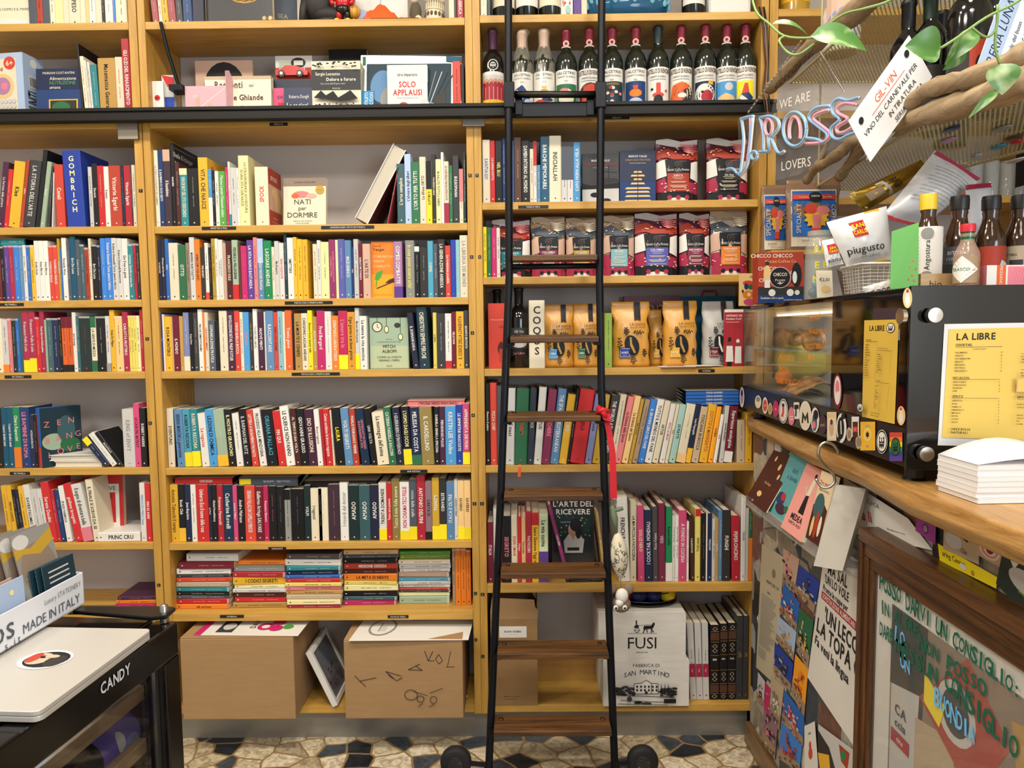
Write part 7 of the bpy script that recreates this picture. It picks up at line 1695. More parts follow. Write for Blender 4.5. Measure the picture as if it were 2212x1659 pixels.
for px, py, off, w, lab in ((1735, 843, .06, .17, 'long flat pastry lying at the bottom of the case window'), (1765, 818, .10, .12, 'dark crumbly pastry slice leaning near the black panel')):
    p = PLn(px, py, -off); mb = MB(); n = 12; vs = []; fs = []
    for i in range(n+1):
        for j in range(5):
            vs.append(((i/n-.5)*w, (j/4-.5)*.075*(1+.1*math.sin(i*2.1)), .004+.016*math.sin(math.pi*j/4)*(1+.3*math.sin(i*1.7)*math.cos(j*2)) if 0 < j < 4 else 0))
    for i in range(n):
        for j in range(4): fs.append((i*5+j, (i+1)*5+j, (i+1)*5+j+1, i*5+j+1))
    o = mb.add(vs, fs, crust()).build('flat_pastry', smooth=True); o.location = (p.x, p.y, ZB_+.0825 if w > .15 else ZB_+.1); o.rotation_euler = (0, .0 if w > .15 else -.1, 1.45); tag(o, lab, 'pastry', 'flat pastries in the pastry case')
# ================================================================ things standing on the case
ZC = ZT_ + .0008
def stand_q(name, px0, py0, px1, py1, Y, t, cc, items, label, cat, back=.1, zb=ZC, rz=0, group=None): return standing(name, px0, py0, px1, py1, Y, t, cc, items, label, cat, group, back, rz, False, zb=zb)
stand_q('coffee_box', 1637, 545, 1738, 672, -.27, .05, 'c3', [('r',0,.0,1,.16,'n2'),('r',0,.16,1,.32,'K2'),('t',.3,.93,.1,'C','CHICCO CHICCO','b',.95),('t',.5,.82,.08,'C3','Pezzini Coffee Co','',.9),('t',.2,.68,.1,'C','CHICCO','b',.4),('t',.8,.6,.1,'C','CO.','b',.3),('t',.15,.45,.1,'C','CHIC','b',.3),('e',.2,.55,.08,.2,'C3'),('r',.14,.3,.26,.45,'W'),('c',.2,.78,.04,'K2'),('e',.84,.55,.11,.24,'K'),('p',[(.72,.4),(.8,.7),(.95,.6),(.9,.35)],'K'),('e',.8,.5,.05,.12,'W'),('c',.48,.5,.21,'W'),('c',.48,.5,.2,'K'),('t',.48,.56,.09,'C','CHICCO','b',.3),('t',.48,.45,.07,'C','Pezzini','',.25),('p',[(.4,.38),(.5,.42),(.48,.39),(.57,.41),(.46,.35),(.48,.38)],'C'),('c',.3,.2,.07,'W'),('c',.7,.2,.07,'W'),('c',.85,.2,.05,'W'),('t',.3,.1,.07,'W','Grandissimo caffe e capsule','',.5),('t',.75,.06,.04,'W','torrefazione artigianale','',.4)], 'red coffee box with a round black badge on the pastry case', 'box', .04)
stand_q('illustrated_card', 1596, 590, 1638, 660, -.10, .002, 'C3', [('e',.5,.7,.3,.08,'c'),('e',.4,.6,.12,.1,'n2'),('e',.65,.58,.15,.08,'E'),('e',.5,.35,.3,.12,'o'),('e',.55,.35,.1,.06,'C'),('e',.6,.12,.35,.1,'p2'),('e',.7,.9,.12,.04,'b4'),('e',.2,.45,.05,.05,'K')], 'peach illustrated card curled at the far edge of the pastry case', 'card', .0, rz=.15)
lg = MB().box(.79, 1.1, -.17, -.001, 1.665, 1.68, SHELF).build('wall_ledge', bevel=.002); tag(lg, 'narrow wooden ledge carrying two blue-fronted coffee bags', 'shelf')
for x0, y0, x1, y1, yy, lab in ((1648, 397, 1708, 548, -.05, 'farther brown coffee bag with a blue and red front'), (1701, 385, 1822, 548, -.13, 'nearer brown coffee bag with a blue and red front')):
    pouch(x0, y0, x1, y1, yy, 1.681, '8a6a50', lab, 'brown coffee bags above the pastry case', [], .04, .1, 0, False, .0, extra=[('r',.08,.06,.92,.86,'C'),('r',.1,.2,.9,.84,'u'),('r',.1,.72,.9,.79,'c'),('t',.3,.755,.035,'C','Tracciata','',.24),('t',.74,.755,.03,'C','Sostenibile','',.24),('e',.52,.755,.12,.07,'K'),('t',.52,.765,.035,'C','CHICCO','b',.16),('t',.2,.45,.085,'C','SPECIALTY','u',1.0),('t',.84,.5,.085,'C','COFFEE','d',.8),('p',[(.52+.24*math.cos(k*.262)*(1 if k % 2 else .75),.46+.17*math.sin(k*.262)*(1 if k % 2 else .75)) for k in range(24)],'Y'),('e',.42,.58,.13,.07,'c'),('e',.64,.56,.12,.06,'p3'),('p',[(.44,.5),(.62,.5),(.57,.3),(.47,.3)],'p3'),('r',.42,.21,.6,.31,'c'),('t',.35,.145,.05,'K','Lavata','',.3),('t',.5,.09,.03,'c','100 % arabica','',.5)])
# jar with yellow pen writing
def jar():
    c = PY(1768, 600, -.50); x = c.x+.0; zt = PY(1768, 500, -.50).z - ZC; e = empty('glass_jar', (x, -.50, ZC), 'tall glass jar lettered in yellow pen on the pastry case', 'jar'); r = .034
    MB().lathe([(.001,.001),(r*.95,.001),(r,.006),(r,zt*.78),(r*.8,zt*.86),(r*.78,zt*.93)], glass('jar_glass', 'e0e4da', .03, .22), 24, cap=False).build('body', e, smooth=True); MB().lathe([(r*.85,zt*.93),(r*.87,zt),(.002,zt*1.01)], glass('jar_lid', 'c8d0c4', .05, .45), 24).build('lid', e, smooth=.8)
    f = lambda a, b, l=0: V(((r+.0006+l)*math.sin(a/r), -(r+.0006+l)*math.cos(a/r), b))
    for s, z in (('RETI', .72), ('E BE', .5), ('NE &', .3), ('JCI', .1)): t = MB(); t.text(f, s, 0, z*zt, .024, ink('d8d030'), bold=True, maxw=.06); t.build('pen_writing', e)
    for k, c_ in enumerate(('T2','t','T4')): o = MB().ball((x-.01+.01*k, -.5+.004*k, ZC+.02+.022*k), .014, plastic(PAL[c_][0], .4), 10, 8, (1.2,.7,1)).build('wrapped_sweet', smooth=True); tag(o, ['petrol-blue wrapped sweet at the bottom of the jar','teal wrapped sweet in the middle of the jar','dark green wrapped sweet topmost in the jar'][k], 'sweet', 'sweets in the jar')
jar()
stand_q('price_card', 1765, 583, 1803, 659, -.66, .0015, 'C', [('t',.5,.66,.17,'K','\u20ac2,50','',.75),('e',.55,.3,.3,.13,'C3')], 'bent price card reading 2,50 at the edge of the pastry case', 'price card', .12, rz=.1)
tc = MB().slab([PY(1806,582,-.64),PY(1822,590,-.60),PY(1842,652,-.60),PY(1824,655,-.64)], .001, paper('b3')).build('card_support'); tag(tc, 'grey card prop standing behind the price card', 'card')
def basket():
    c = PY(1872, 640, -.72); W_, D_, H_ = .115, .13, .07; e = empty('wire_basket', (c.x+.02, -.72, ZC), 'white wire basket of crisps on the pastry case', 'basket'); wm = col('d8d0be', .5, .2, 'wire'); b = MB()
    def ringp(s, z): return [V((s*W_/2*x, s*D_/2*y, z)) for x, y in ((-1,-.8),(-.8,-1),(.8,-1),(1,-.8),(1,.8),(.8,1),(-.8,1),(-1,.8))]
    for k in range(9): b.tube(ringp(.88+.012*k, .002+H_*k/9), .0007, wm, 5, True)
    for k in range(28):
        an = 2*math.pi*k/28; x, y = math.cos(an), math.sin(an); q = max(abs(x), abs(y)); x, y = x/q*.97, y/q*.97; b.tube([V((x*W_/2*.88, y*D_/2*.88, .002)), V((x*W_/2*.99, y*D_/2*.99, H_))], .0007, wm, 5)
    for k in range(7): b.tube([V((-W_/2*.85+W_*.85*k/6, -D_/2*.85, .002)), V((-W_/2*.85+W_*.85*k/6, D_/2*.85, .002))], .0007, wm, 5)
    b.build('mesh', e); MB().tube(ringp(1.0, H_), .0028, wm, 8, True).build('rim', e, smooth=True)
basket()
def crisp_bag(pts, Y, cc, items, label, th=.03, seal='r', metal_=.1, rz=0, group='crisp packets on the pastry case'):
    """pillow bag; pts pixel tl,tr,br,bl on plane Y"""
    c = [PY(px, py, Y) for px, py in pts]; f0, w, h = qframe(*c); n, k = 16, 18; vs = []; fs = []
    yc = sum((p.y for p in c))/4
    def puff(u, v): return th*(max(0,math.sin(math.pi*u))**.55)*(max(0,math.sin(math.pi*min(1,max(0,(v-.05)/.9))))**.5) + .0018*math.sin(u*19+v*7)*math.sin(v*23)*(.02 < v < .98)*(.02 < u < .98)
    f = lambda x, y, l=0: f0(x, y, puff(min(1,max(0,x/w)), min(1,max(0,y/h)))/2 + .0012 + l*2)
    for sgn in (1, -1):
        for i in range(n+1):
            for j in range(k+1): u, v = i/n, j/k; vs.append(f0(u*w, v*h, sgn*puff(u, v)/2))
    o_ = (n+1)*(k+1)
    for i in range(n):
        for j in range(k):
            a = i*(k+1)+j; q = (a, a+k+1, a+k+2, a+1); fs += [q, tuple(o_+z for z in q[::-1])]
    o = MB().add(vs, fs, col(cc, .3, metal_, 'foil', .6)).build('crisp_packet', smooth=True); mb = MB(); mb.decor(f, w, h, items, True); mb.build('print', o); return tag(o, label, 'crisp packet', group)
crisp_bag([(1785,480),(1915,445),(1928,560),(1828,575)], -.70, 'e4e4e2', [('r',.62,.0,.86,1,'Y'),('r',.28,.55,.52,.86,'r'),('t',.40,.77,.12,'y','SAN','b',.2),('t',.40,.64,.12,'y','CARLO','b',.22),('t',.44,.3,.22,'K','piugusto','',.72),('t',.5,.14,.07,'g','LINE CURIOSE','',.4)], 'white crisp packet with a yellow stripe lying in the wire basket', .05)
crisp_bag([(1775,520),(1800,515),(1822,570),(1786,578)], -.74, 'e4e4e2', [('r',.2,.45,.9,.8,'r'),('t',.55,.66,.12,'y','SAN','b',.5),('t',.55,.54,.12,'y','CARLO','b',.6),('t',.5,.2,.14,'K','RUSTICA','b',.8)], 'small white crisp packet with a red emblem slipping from the basket', .02)
crisp_bag([(2020,325),(2118,388),(1990,492),(1902,470)], -.60, 'e6e6e8', [('t',.5,.8-.05*k,.03,'g','valori nutrizionali medi per porzione','',.8-.1*(k%3)) for k in range(11)]+[('r',.02,.0,.98,.05,'r'),('r',.02,.95,.98,1,'m2')], 'big white crisp packet with printed tables tilted over the basket', .10)
crisp_bag([(1990,345),(2010,372),(1868,458),(1832,420)], -.50, 'a8842c', [('r',.1,.04,.9,.4,'l'),('r',.3,.12,.7,.32,'b4'),('t',.5,.5,.14,'K','BURGER','',.6)], 'gold foil crisp packet behind the big white one', .06, metal_=.8)
crisp_bag([(2085,400),(2140,395),(2150,500),(2090,510)], -.66, 'd4d6da', [('r',0,.9,1,1,'m2'),('p',[(.7,.0),(.9,.0),(1,.4),(.9,.5)],'e')], 'plain white crisp packet behind the brown bottles', .05)
crisp_bag([(1862,620),(1925,603),(1922,645),(1878,650)], -.86, 'c8c4be', [('t',.55,.5,.4,'V','GOOD','b',.8)], 'small grey snack packet with plum lettering lying before the basket', .015)
sn = [PY(1926,500,-.98), PY(1985,480,-1.0), PY(1983,632,-1.02), PY(1922,640,-1.0)]
sn[2].z = sn[3].z = ZC+.0005; mb = MB().slab(sn[::-1], .0012, paper('5c9a50')); f, w, h = qframe(*sn); mb.decor(f, w, h, [('p',[(a+.03*math.cos(k*.785),b+.02*math.sin(k*.785)) for k in range(8)],'c') for a,b in ((.8,.42),(.7,.33),(.78,.2),(.9,.3),(.85,.12),(.65,.15))]); tag(mb.build('greeting_card'), 'plain green greeting card dotted with red standing before the bottles', 'card')
AMB = col('3c2412', .1, 0, 'bottleglass', .7); CAPK = plastic('141414', .4); BT = 'brown bitters bottles on the pastry case'
for px, pt, lc, it, lab in ((2069, 432, 'D', [('t',.5,.82,.14,'l','BITTERS','b',.7),('t',.5,.65,.12,'l','CUCUMBER','',.8),('r',.1,.1,.9,.5,'G')], 'brown bitters bottle with a grey cucumber label'), (2137, 432, 'c3', [('p',[(.6,.0),(1,.0),(1,.5),(.8,.6)],'l')], 'brown bitters bottle with a copper-red label'), (2200, 430, 'C4', [('t',.3,.75,.1,'K','BITTERS','',.5),('r',.3,.2,.6,.6,'G'),('r',.65,0,1,1,'B')], 'brown bitters bottle with a tan label nearest the photo edge')):
    y = -.90; p = PY(px, 560, y); h = PY(px, pt, y).z - ZC; bottle(p.x, y, ZC, h, .029, AMB, CAPK, .13, it, lab, BT, 'bitters_bottle', -math.atan2(p.x, y+2.4), (.08,.46), 'bitter', lc, 1.3)
y = -.93; p = PY(2002, 560, y); h = PY(2002, 428, y).z - ZC; bottle(p.x, y, ZC, h, .027, AMB, plastic('d8b830', .4), .15, [('t',.5,.5,.12,'K','Angostura','u',1.2),('c',.5,.88,.1,'g'),('c',.5,.12,.1,'g')]+[('l',.1,.1+.06*k,.35,.1+.06*k,.01,'g') for k in range(13)], 'bitters bottle with a yellow cap and oversize newsprint label', None, 'bitters_bottle', -math.atan2(p.x, y+2.4), (.05,.66), 'bitter', 'W', 1.5)
y = -1.045; p = PY(2087, 600, y); h = PY(2087, 487, y).z - ZC; tb = bottle(p.x, y, ZC, h, .0215, glass('hot_sauce_glass', 'd8b498', .05, .35), plastic('c02430', .35), .11, [('p',[(.5,1),(1,.5),(.5,0),(0,.5)],'W'),('t',.4,.5,.16,'E','TABASCO','',.7)], 'hot sauce bottle with a red cap, green neck and diamond label', None, 'sauce_bottle', -math.atan2(p.x, y+2.4)-.35, (.06,.5), 'bitter', 'b4')
q = MB().lathe([(.0115,h*.70),(.011,h*.9)], col('1c5c3c', .3, .3, 'foil'), 20, cap=False).build('neck_foil', tb, smooth=True); q = MB().lathe([(.001,.003),(.0195,.003),(.0195,h*.42),(.001,h*.42)], col('a04a22', .3, 0, 'sauce'), 20).build('sauce', tb, smooth=.8)
a, b = PY(1983, 592, -1.0), PY(2145, 592, -1.0); o = MB().box(a.x, b.x, -1.01, -1.0, ZC, a.z, wood('crate_wood', 'a8865a', 'c8a878', 0, 14)).decor(plane((a.x,-1.01,ZC),(1,0,0),(0,0,1)), b.x-a.x, a.z-ZC, [('t',.2,.3,.7,'b2','bio','',.2),('t',.82,.5,.35,'b3','BIANCO','',.2)]).build('wooden_crate'); MB().box(a.x, b.x, -.9995, -.8, ZC, ZC+.003, wood('crate_wood', 'a8865a', 'c8a878', 0, 14)).build('bottom', o) ; tag(o, 'low wooden bio crate front before the bitters bottles', 'crate')
for o_ in [x for x in bpy.data.objects if x.name.startswith('bitters_bottle')]: o_.location.z += .0036
stand_q('playing_card_box', 2130, 572, 2230, 623, -1.06, .02, 'p3', [('r',0,0,.22,1,'W'),('r',.22,0,.42,1,'o2'),('t',.32,.5,.2,'W','MODIANO','d',.9),('r',.42,0,1,1,'W'),('r',.46,.06,.97,.94,'p')]+[('l',.5+.06*k,.15,.56+.06*k,.85,.02,'p3') for k in range(7)], 'pink and white playing card box near the photo edge', 'box', 0)
# ---------------------------------------------------------------- stack of white booklets on the counter
def booklets():
    z = 1.146; bl, br = PZ(2024, 1058, z), PZ(2110, 1088, z); ev = bl-br; ang = math.atan2(-ev.x, ev.y); dp = math.hypot(ev.x, ev.y)
    for k in range(7):
        t = .0088; c = bl + V((.0015*k, .002*k, 0)); o = MB().prism([(0,0),(.0008,0),(.0008,.0)][:0] or [(0,0),(.21,0),(.21,dp),(0,dp)], .0008, t-.0008, paper('e2e0dc')).build('booklet')
        MB().box(-.0005,.2105,-.0005,dp+.0005,0,.0006, paper('e6e6ea')).box(-.0005,.2105,-.0005,dp+.0005,t-.0006,t, paper('e6e6ea')).build('cover', o)
        o.location = (br.x-.0, br.y, z + k*(t+.0003)); o.rotation_euler = (0, 0, 0); o.location += V((random.uniform(-.002,.002), random.uniform(-.002,.002), 0))
        o.rotation_euler.z = ang; tag(o, (['lowest','second','third','fourth','fifth','sixth','seventh'][k]) + (' white booklet from the bottom of the counter stack' if k else ' white booklet of the counter stack'), 'booklet', 'white booklets on the counter')
    z += 7*(.0091); vs = []; fs = []
    for i in range(11):
        for j in range(2): vs.append((br.x + .21*i/10*math.cos(ang) - dp*j*math.sin(ang), br.y + dp*j*math.cos(ang) + .21*i/10*math.sin(ang), z + .001 + (.028*math.sin(math.pi*i/10)*(1 if j == 1 else .35))))
    fs = [(2*i, 2*i+2, 2*i+3, 2*i+1) for i in range(10)]
    o = MB().add(vs, fs, paper('e8e8f0')).build('loose_sheet', smooth=True); o.modifiers.new('t','SOLIDIFY').thickness = .0005; tag(o, 'white sheet curling up on the booklet stack', 'sheet')
booklets()
# ================================================================ hanging mesh racks with bottles, branches, plant
def mesh_mat():
    m, nt, N, b = nodes_of('expanded_metal'); L = nt.links.new; tx = N.new('ShaderNodeTexCoord'); sp = N.new('ShaderNodeSeparateXYZ'); L(tx.outputs['Object'], sp.inputs[0])
    def mth(op, a, c=None):
        n = N.new('ShaderNodeMath'); n.operation = op
        for i, v in enumerate((a, c)):
            if v is None: continue
            if isinstance(v, (int, float)): n.inputs[i].default_value = v
            else: L(v, n.inputs[i])
        return n.outputs[0]
    sx, sy = mth('MULTIPLY', sp.outputs[0], 1/.0105), mth('MULTIPLY', sp.outputs[1], 1/.0165); A, B = mth('ADD', sx, sy), mth('SUBTRACT', sx, sy)
    d = lambda q: mth('ABSOLUTE', mth('SUBTRACT', mth('FRACT', q), .5))
    mn = mth('MAXIMUM', d(A), d(B)); sol = mth('GREATER_THAN', mn, .31); L(sol, b.inputs['Alpha'])
    b.inputs['Base Color'].default_value = hexlin('d4cb98'); b.inputs['Metallic'].default_value = .2; b.inputs['Roughness'].default_value = .5; return m
def racks():
    mm = mesh_mat(); e = empty('hanging_wire_rack', (1.05, -.5, 1.88), 'cream expanded-metal bottle rack hanging above the bar, two levels', 'rack'); L0 = V(e.location); fr = col('b4ac80', .5, .2, 'wire')
    lowq = [V((.955,-.075,1.885)),(V((.865,-1.25,1.885))),V((1.50,-1.25,1.885)),V((1.17,-.02,1.885))]; upq = [V((.874,-.075,2.215)),V((.874,-1.4,2.215)),V((1.60,-1.4,2.215)),V((1.60,-.075,2.215))]
    for q, nm in ((lowq, 'lower_mesh_tray'), (upq, 'upper_mesh_tray')):
        MB().add([p-L0 for p in q], [(0,1,2,3)], mm).build(nm, e); MB().tube([p-L0 for p in q], .004, fr, 6, True).build('tray_rim', e)
    for x, y in ((.95,-.12),(1.3,-.2),(.9,-1.2),(1.45,-1.2)): MB().tube([V((x,y,1.885))-L0, V((x,y,3.299))-L0], .003, fr, 6).build('hanger_rod', e)
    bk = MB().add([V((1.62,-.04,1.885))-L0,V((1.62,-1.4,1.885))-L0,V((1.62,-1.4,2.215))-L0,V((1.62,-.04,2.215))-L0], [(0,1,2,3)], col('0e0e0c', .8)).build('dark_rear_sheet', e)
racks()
Z1 = 1.8895
HB = 'bottles standing in the hanging rack'
for px, y, h, r, cap, lab in ((1961, -.72, .285, .037, '101010', 'dark bottle with a black capsule behind the carnival wine sign'), (2008, -.74, .30, .037, '14281e', 'dark bottle with a green capsule in the hanging rack'), (2033, -.66, .285, .037, '101010', 'dark bottle with a lettered black capsule in the hanging rack'), (2092, -.86, .31, .042, '0c0c0e', 'big dark bottle with a red label edge in the hanging rack'), (2060, -.55, .285, .037, '101010', 'dark bottle half hidden behind the big one'), (2145, -.80, .30, .037, '101010', 'dark bottle behind the blue bookshop sign'), (2190, -.7, .30, .037, '1c2a50', 'dark bottle nearest the photo edge in the hanging rack')):
    x = PY(px, 100, y).x; bottle(x, y, Z1, h, r, BLACKG, col(cap, .4, 0, 'foil'), .22, [('r',.3,.0,.7,1,'c3'),('e',.5,.5,.1,.2,'K')] if r > .04 else [], lab, HB, lz=(.1,.42), labc='K2')
def oncard(name, pts, Y, cc, items, label, cat='sign', yy=None):
    c = [PY(px, py, Y if yy is None else yy[i]) for i, (px, py) in enumerate(pts)]; mb = MB().slab(c[::-1], .002, paper(cc)); f, w, h = qframe(*c); mb.decor(f, w, h, items); return tag(mb.build(name), label, cat)
oncard('paper_sign', [(1833,262),(1964,76),(2014,166),(1880,350)], -.82, 'dcdcdc', [('t',.52,.76,.22,'o2','GIL-VIN','',.5),('t',.5,.48,.15,'K','VINO DEL CARNEVALE PER','',.94),('t',.62,.28,.15,'K','IN TIRATURA','',.5),('t',.66,.1,.14,'K','SERIALIZZATA','',.55),('l',.25,.62,.78,.62,.012,'c'),('c',.12,.76,.07,'K'),('c',.88,.8,.07,'K')], 'white hand-lettered carnival wine sign propped on the driftwood')
oncard('paper_sign', [(1872,344),(1880,300),(1935,285),(1878,345)], -.80, 'd4d4d4', [], 'lower white paper tongue of the carnival sign')
oncard('paper_sign', [(2108,150),(2172,-30),(2262,40),(2200,200)], -1.0, 'd8e0ea', [('r',0,.62,1,1,'s2'),('t',.45,.78,.26,'n','LIBRERIA LUNA','',.95),('t',.5,.48,.12,'n','Manuale del buon','',.7),('t',.5,.28,.14,'n','BEN FORTUNA E SLALOM','',.8),('t',.5,.1,.12,'n','della propria','',.5)], 'blue and white bookshop sign leaning among the hanging bottles')
DW = wood('driftwood', '6e5a42', 'b49c78', 1, 14, .75, .15)
def branch(pts, r, label, seg=12):
    p = [PY(*q) for q in pts]; out = []; rr = []; n = len(p)
    for i in range(n-1):
        for k in range(4):
            t = k/4; a = p[max(0,i-1)]; b = p[i]; c = p[i+1]; d = p[min(n-1,i+2)]
            out.append(.5*((2*b)+(c-a)*t+(2*a-5*b+4*c-d)*t*t+(3*b-a-3*c+d)*t**3))
            u = (i+t)/(n-1); rr.append((r[0]+(r[1]-r[0])*u)*(1+.14*math.sin(i*5.1+k*1.9)))
    out.append(p[-1]); rr.append(r[1]); return tag(MB().tube(out, rr, DW, seg).build('driftwood_branch', smooth=True), label, 'branch', 'driftwood branches on the hanging rack')
b1 = branch([(1662,192,-.10),(1690,168,-.20),(1735,118,-.36),(1790,70,-.5),(1850,25,-.66),(1920,-40,-.85)], (.017,.028), 'wire-wrapped driftwood branch slanting above the neon rose sign')
wr = MB()
for k in range(9):
    p = PY(1690+9*k, 168-8.3*k, -.20-.03*k); wr.tube([p+V((.027*math.cos(t)*.7,.02*math.sin(t),.027*math.cos(t+.5))) for t in [q*.6 for q in range(11)]], .0011, plastic('2a1c14'), 5)
wr.build('binding_wire', b1)
branch([(1812,385,-.36),(1845,340,-.45),(1872,298,-.55),(1905,272,-.66),(1960,258,-.78),(2050,235,-.95),(2140,205,-1.08),(2240,165,-1.2)], (.013,.029), 'thickest driftwood branch running to the photo edge')
branch([(1930,248,-.76),(1965,225,-.82),(2000,196,-.88),(2060,178,-.98),(2130,160,-1.06),(2230,110,-1.15)], (.014,.022), 'upper fork of driftwood above the thickest branch')
branch([(1742,392,-.22),(1760,366,-.28),(1790,348,-.38),(1820,325,-.46),(1850,295,-.52)], (.012,.017), 'short driftwood piece joining the thick branch at its low end')
branch([(1752,372,-.26),(1772,345,-.29),(1784,315,-.32),(1786,283,-.34)], (.011,.005), 'slim upright driftwood twig behind the neon rose sign')
# magnets under the lower tray
MGN = 'magnets on the underside of the rack'
for k, (px, py, a, b_, cc, lab) in enumerate(((2055,278,.05,.018,'n','dark Florence magnet under the rack'),(2048,302,.045,.02,'z','lilac plate-shaped magnet under the rack'),(2165,277,.05,.022,'g','silver bicycle-like magnet under the rack'),(2158,316,.05,.022,'t2','oval turquoise magnet under the rack'),(2190,297,.05,.02,'b','brown dish magnet under the rack'),(2195,345,.06,.02,'l','pale lettered magnet under the rack'),(2110,335,.03,.016,'s2','tiny powder-blue magnet under the rack'),(2075,356,.045,.02,'p4','pinkish magnet under the rack near the tilted packet'),(2195,305,.03,.018,'r','red magnet under the rack above the glasses'))):
    p = PZ(px, py, 1.8825); o = MB().lathe([(.6,-.006),(1,-.003),(1,0),(.3,.0015)], plastic(PAL[cc][0], .3), 16, Matrix.Translation(p) @ Matrix.Diagonal((b_/1.6, a/1.8, 1, 1))).build('fridge_magnet', smooth=.8); tag(o, lab, 'magnet', MGN)
# jar with a rainbow label on the upper rack
bottle(.93, -.30, 2.2165, .25, .05, col('d8d0c8', .3, 0, 'ceramic'), plastic('c8c0b8', .4), .1, [('r',0,0,1,1,'p4'),('e',.5,.3,.5,.4,'z2'),('e',.5,.25,.4,.32,'C2'),('e',.5,.2,.3,.25,'s2'),('e',.8,.7,.2,.2,'C')], 'pale ceramic bottle with a pastel rainbow label on the upper rack', None, 'ceramic_bottle', lz=(.12,.6), shape='x', labc='z')
# pothos vine
def leaf(mb, base, tip, width, nrm, m, fold=.25):
    ax_ = tip-base; L_ = ax_.length; ax_.normalize(); sd = ax_.cross(nrm).normalized(); n2 = sd.cross(ax_); n = 12; vs = []; fs = []
    for i in range(n+1):
        u = i/n; wd = width*.5*(math.sin(math.pi*min(1,u**.75))**.8)*(1.05-.25*u) if 0 < u < 1 else .0004
        c = base+ax_*(u*L_)+n2*(.10*L_*math.sin(math.pi*u)) 
        for s in (-1,-.5,0,.5,1): vs.append(c+sd*(wd*s)+n2*(abs(s)*wd*fold))
    for i in range(n):
        for j in range(4): fs.append((i*5+j,(i+1)*5+j,(i+1)*5+j+1,i*5+j+1))
    mb.add(vs, fs, m, Matrix())
def vine():
    m, nt, N, b = nodes_of('pothos_leaf'); L = nt.links.new; tx = N.new('ShaderNodeTexCoord'); nz = N.new('ShaderNodeTexNoise'); nz.inputs['Scale'].default_value = 28; rp = N.new('ShaderNodeValToRGB'); rp.color_ramp.elements[0].color = hexlin('4c7a34'); rp.color_ramp.elements[1].color = hexlin('b8c894'); rp.color_ramp.elements[0].position = .48; rp.color_ramp.elements[1].position = .7
    L(tx.outputs['Object'], nz.inputs[0]); L(nz.outputs[0], rp.inputs[0]); L(rp.outputs[0], b.inputs['Base Color']); b.inputs['Roughness'].default_value = .35; b.inputs['Subsurface Weight'].default_value = .0
    st_ = col('7c9a54', .5, 0, 'stem'); Q = lambda x, y, yy=-1.05: PY(x, y, yy-.25)
    e = empty('pothos_vine', Q(1990, -30), 'trailing pothos vine with variegated leaves in front of the hanging rack', 'plant'); L0 = V(e.location)
    sm = MB()
    for pts in (((1618,-40,-.8),(1632,22,-.85),(1660,50,-.9),(1695,78,-.95),(1750,82,-1.0),(1778,75,-1.0)),((1695,78,-.95),(1683,88,-.97),(1700,112,-.98),(1725,118,-1.0),(1758,95,-1.0)),((1778,88,-1.0),(1790,55,-1.0),(1825,30,-1.02),(1870,18,-1.05),(1925,0,-1.05),(1980,-40,-1.1)),((2032,104,-1.1),(2070,80,-1.1),(2130,38,-1.1),(2190,8,-1.1),(2230,-20,-1.1)),((2100,60,-1.1),(2130,80,-1.1),(2152,60,-1.1),(2155,10,-1.1)),((2152,60,-1.1),(2150,105,-1.1),(2160,138,-1.1))):
        pp = [Q(*p)-L0 for p in pts]; sp_ = []
        for i in range(len(pp)-1):
            a_, b_, c_, d_ = pp[max(0,i-1)], pp[i], pp[i+1], pp[min(len(pp)-1,i+2)]; sp_ += [.5*((2*b_)+(c_-a_)*t+(2*a_-5*b_+4*c_-d_)*t*t+(3*b_-a_-3*c_+d_)*t**3) for t in (0,.25,.5,.75)]
        sm.tube(sp_+[pp[-1]], .0019, st_, 8)
    sm.build('stem', e, smooth=True)
    for k, (bx_, by, tx_, ty, w_, nr) in enumerate(((1668,52,1745,76,.03,(0,-.6,.8)),(1752,78,1872,110,.052,(.1,-.9,.5)),(2032,106,1955,100,.058,(0,-1,.1)),(2080,72,2036,152,.05,(.8,-.6,.2)),(2110,66,2040,140,.03,(.2,-.8,.5)),(2160,138,2165,205,.048,(-.3,-1,.1)),(2155,195,2092,255,.014,(-.3,-1,.2)))):
        q = MB(); leaf(q, Q(bx_,by)-L0, Q(tx_,ty)-L0, w_, V(nr), m); q.build('leaf', e, smooth=True)
vine()
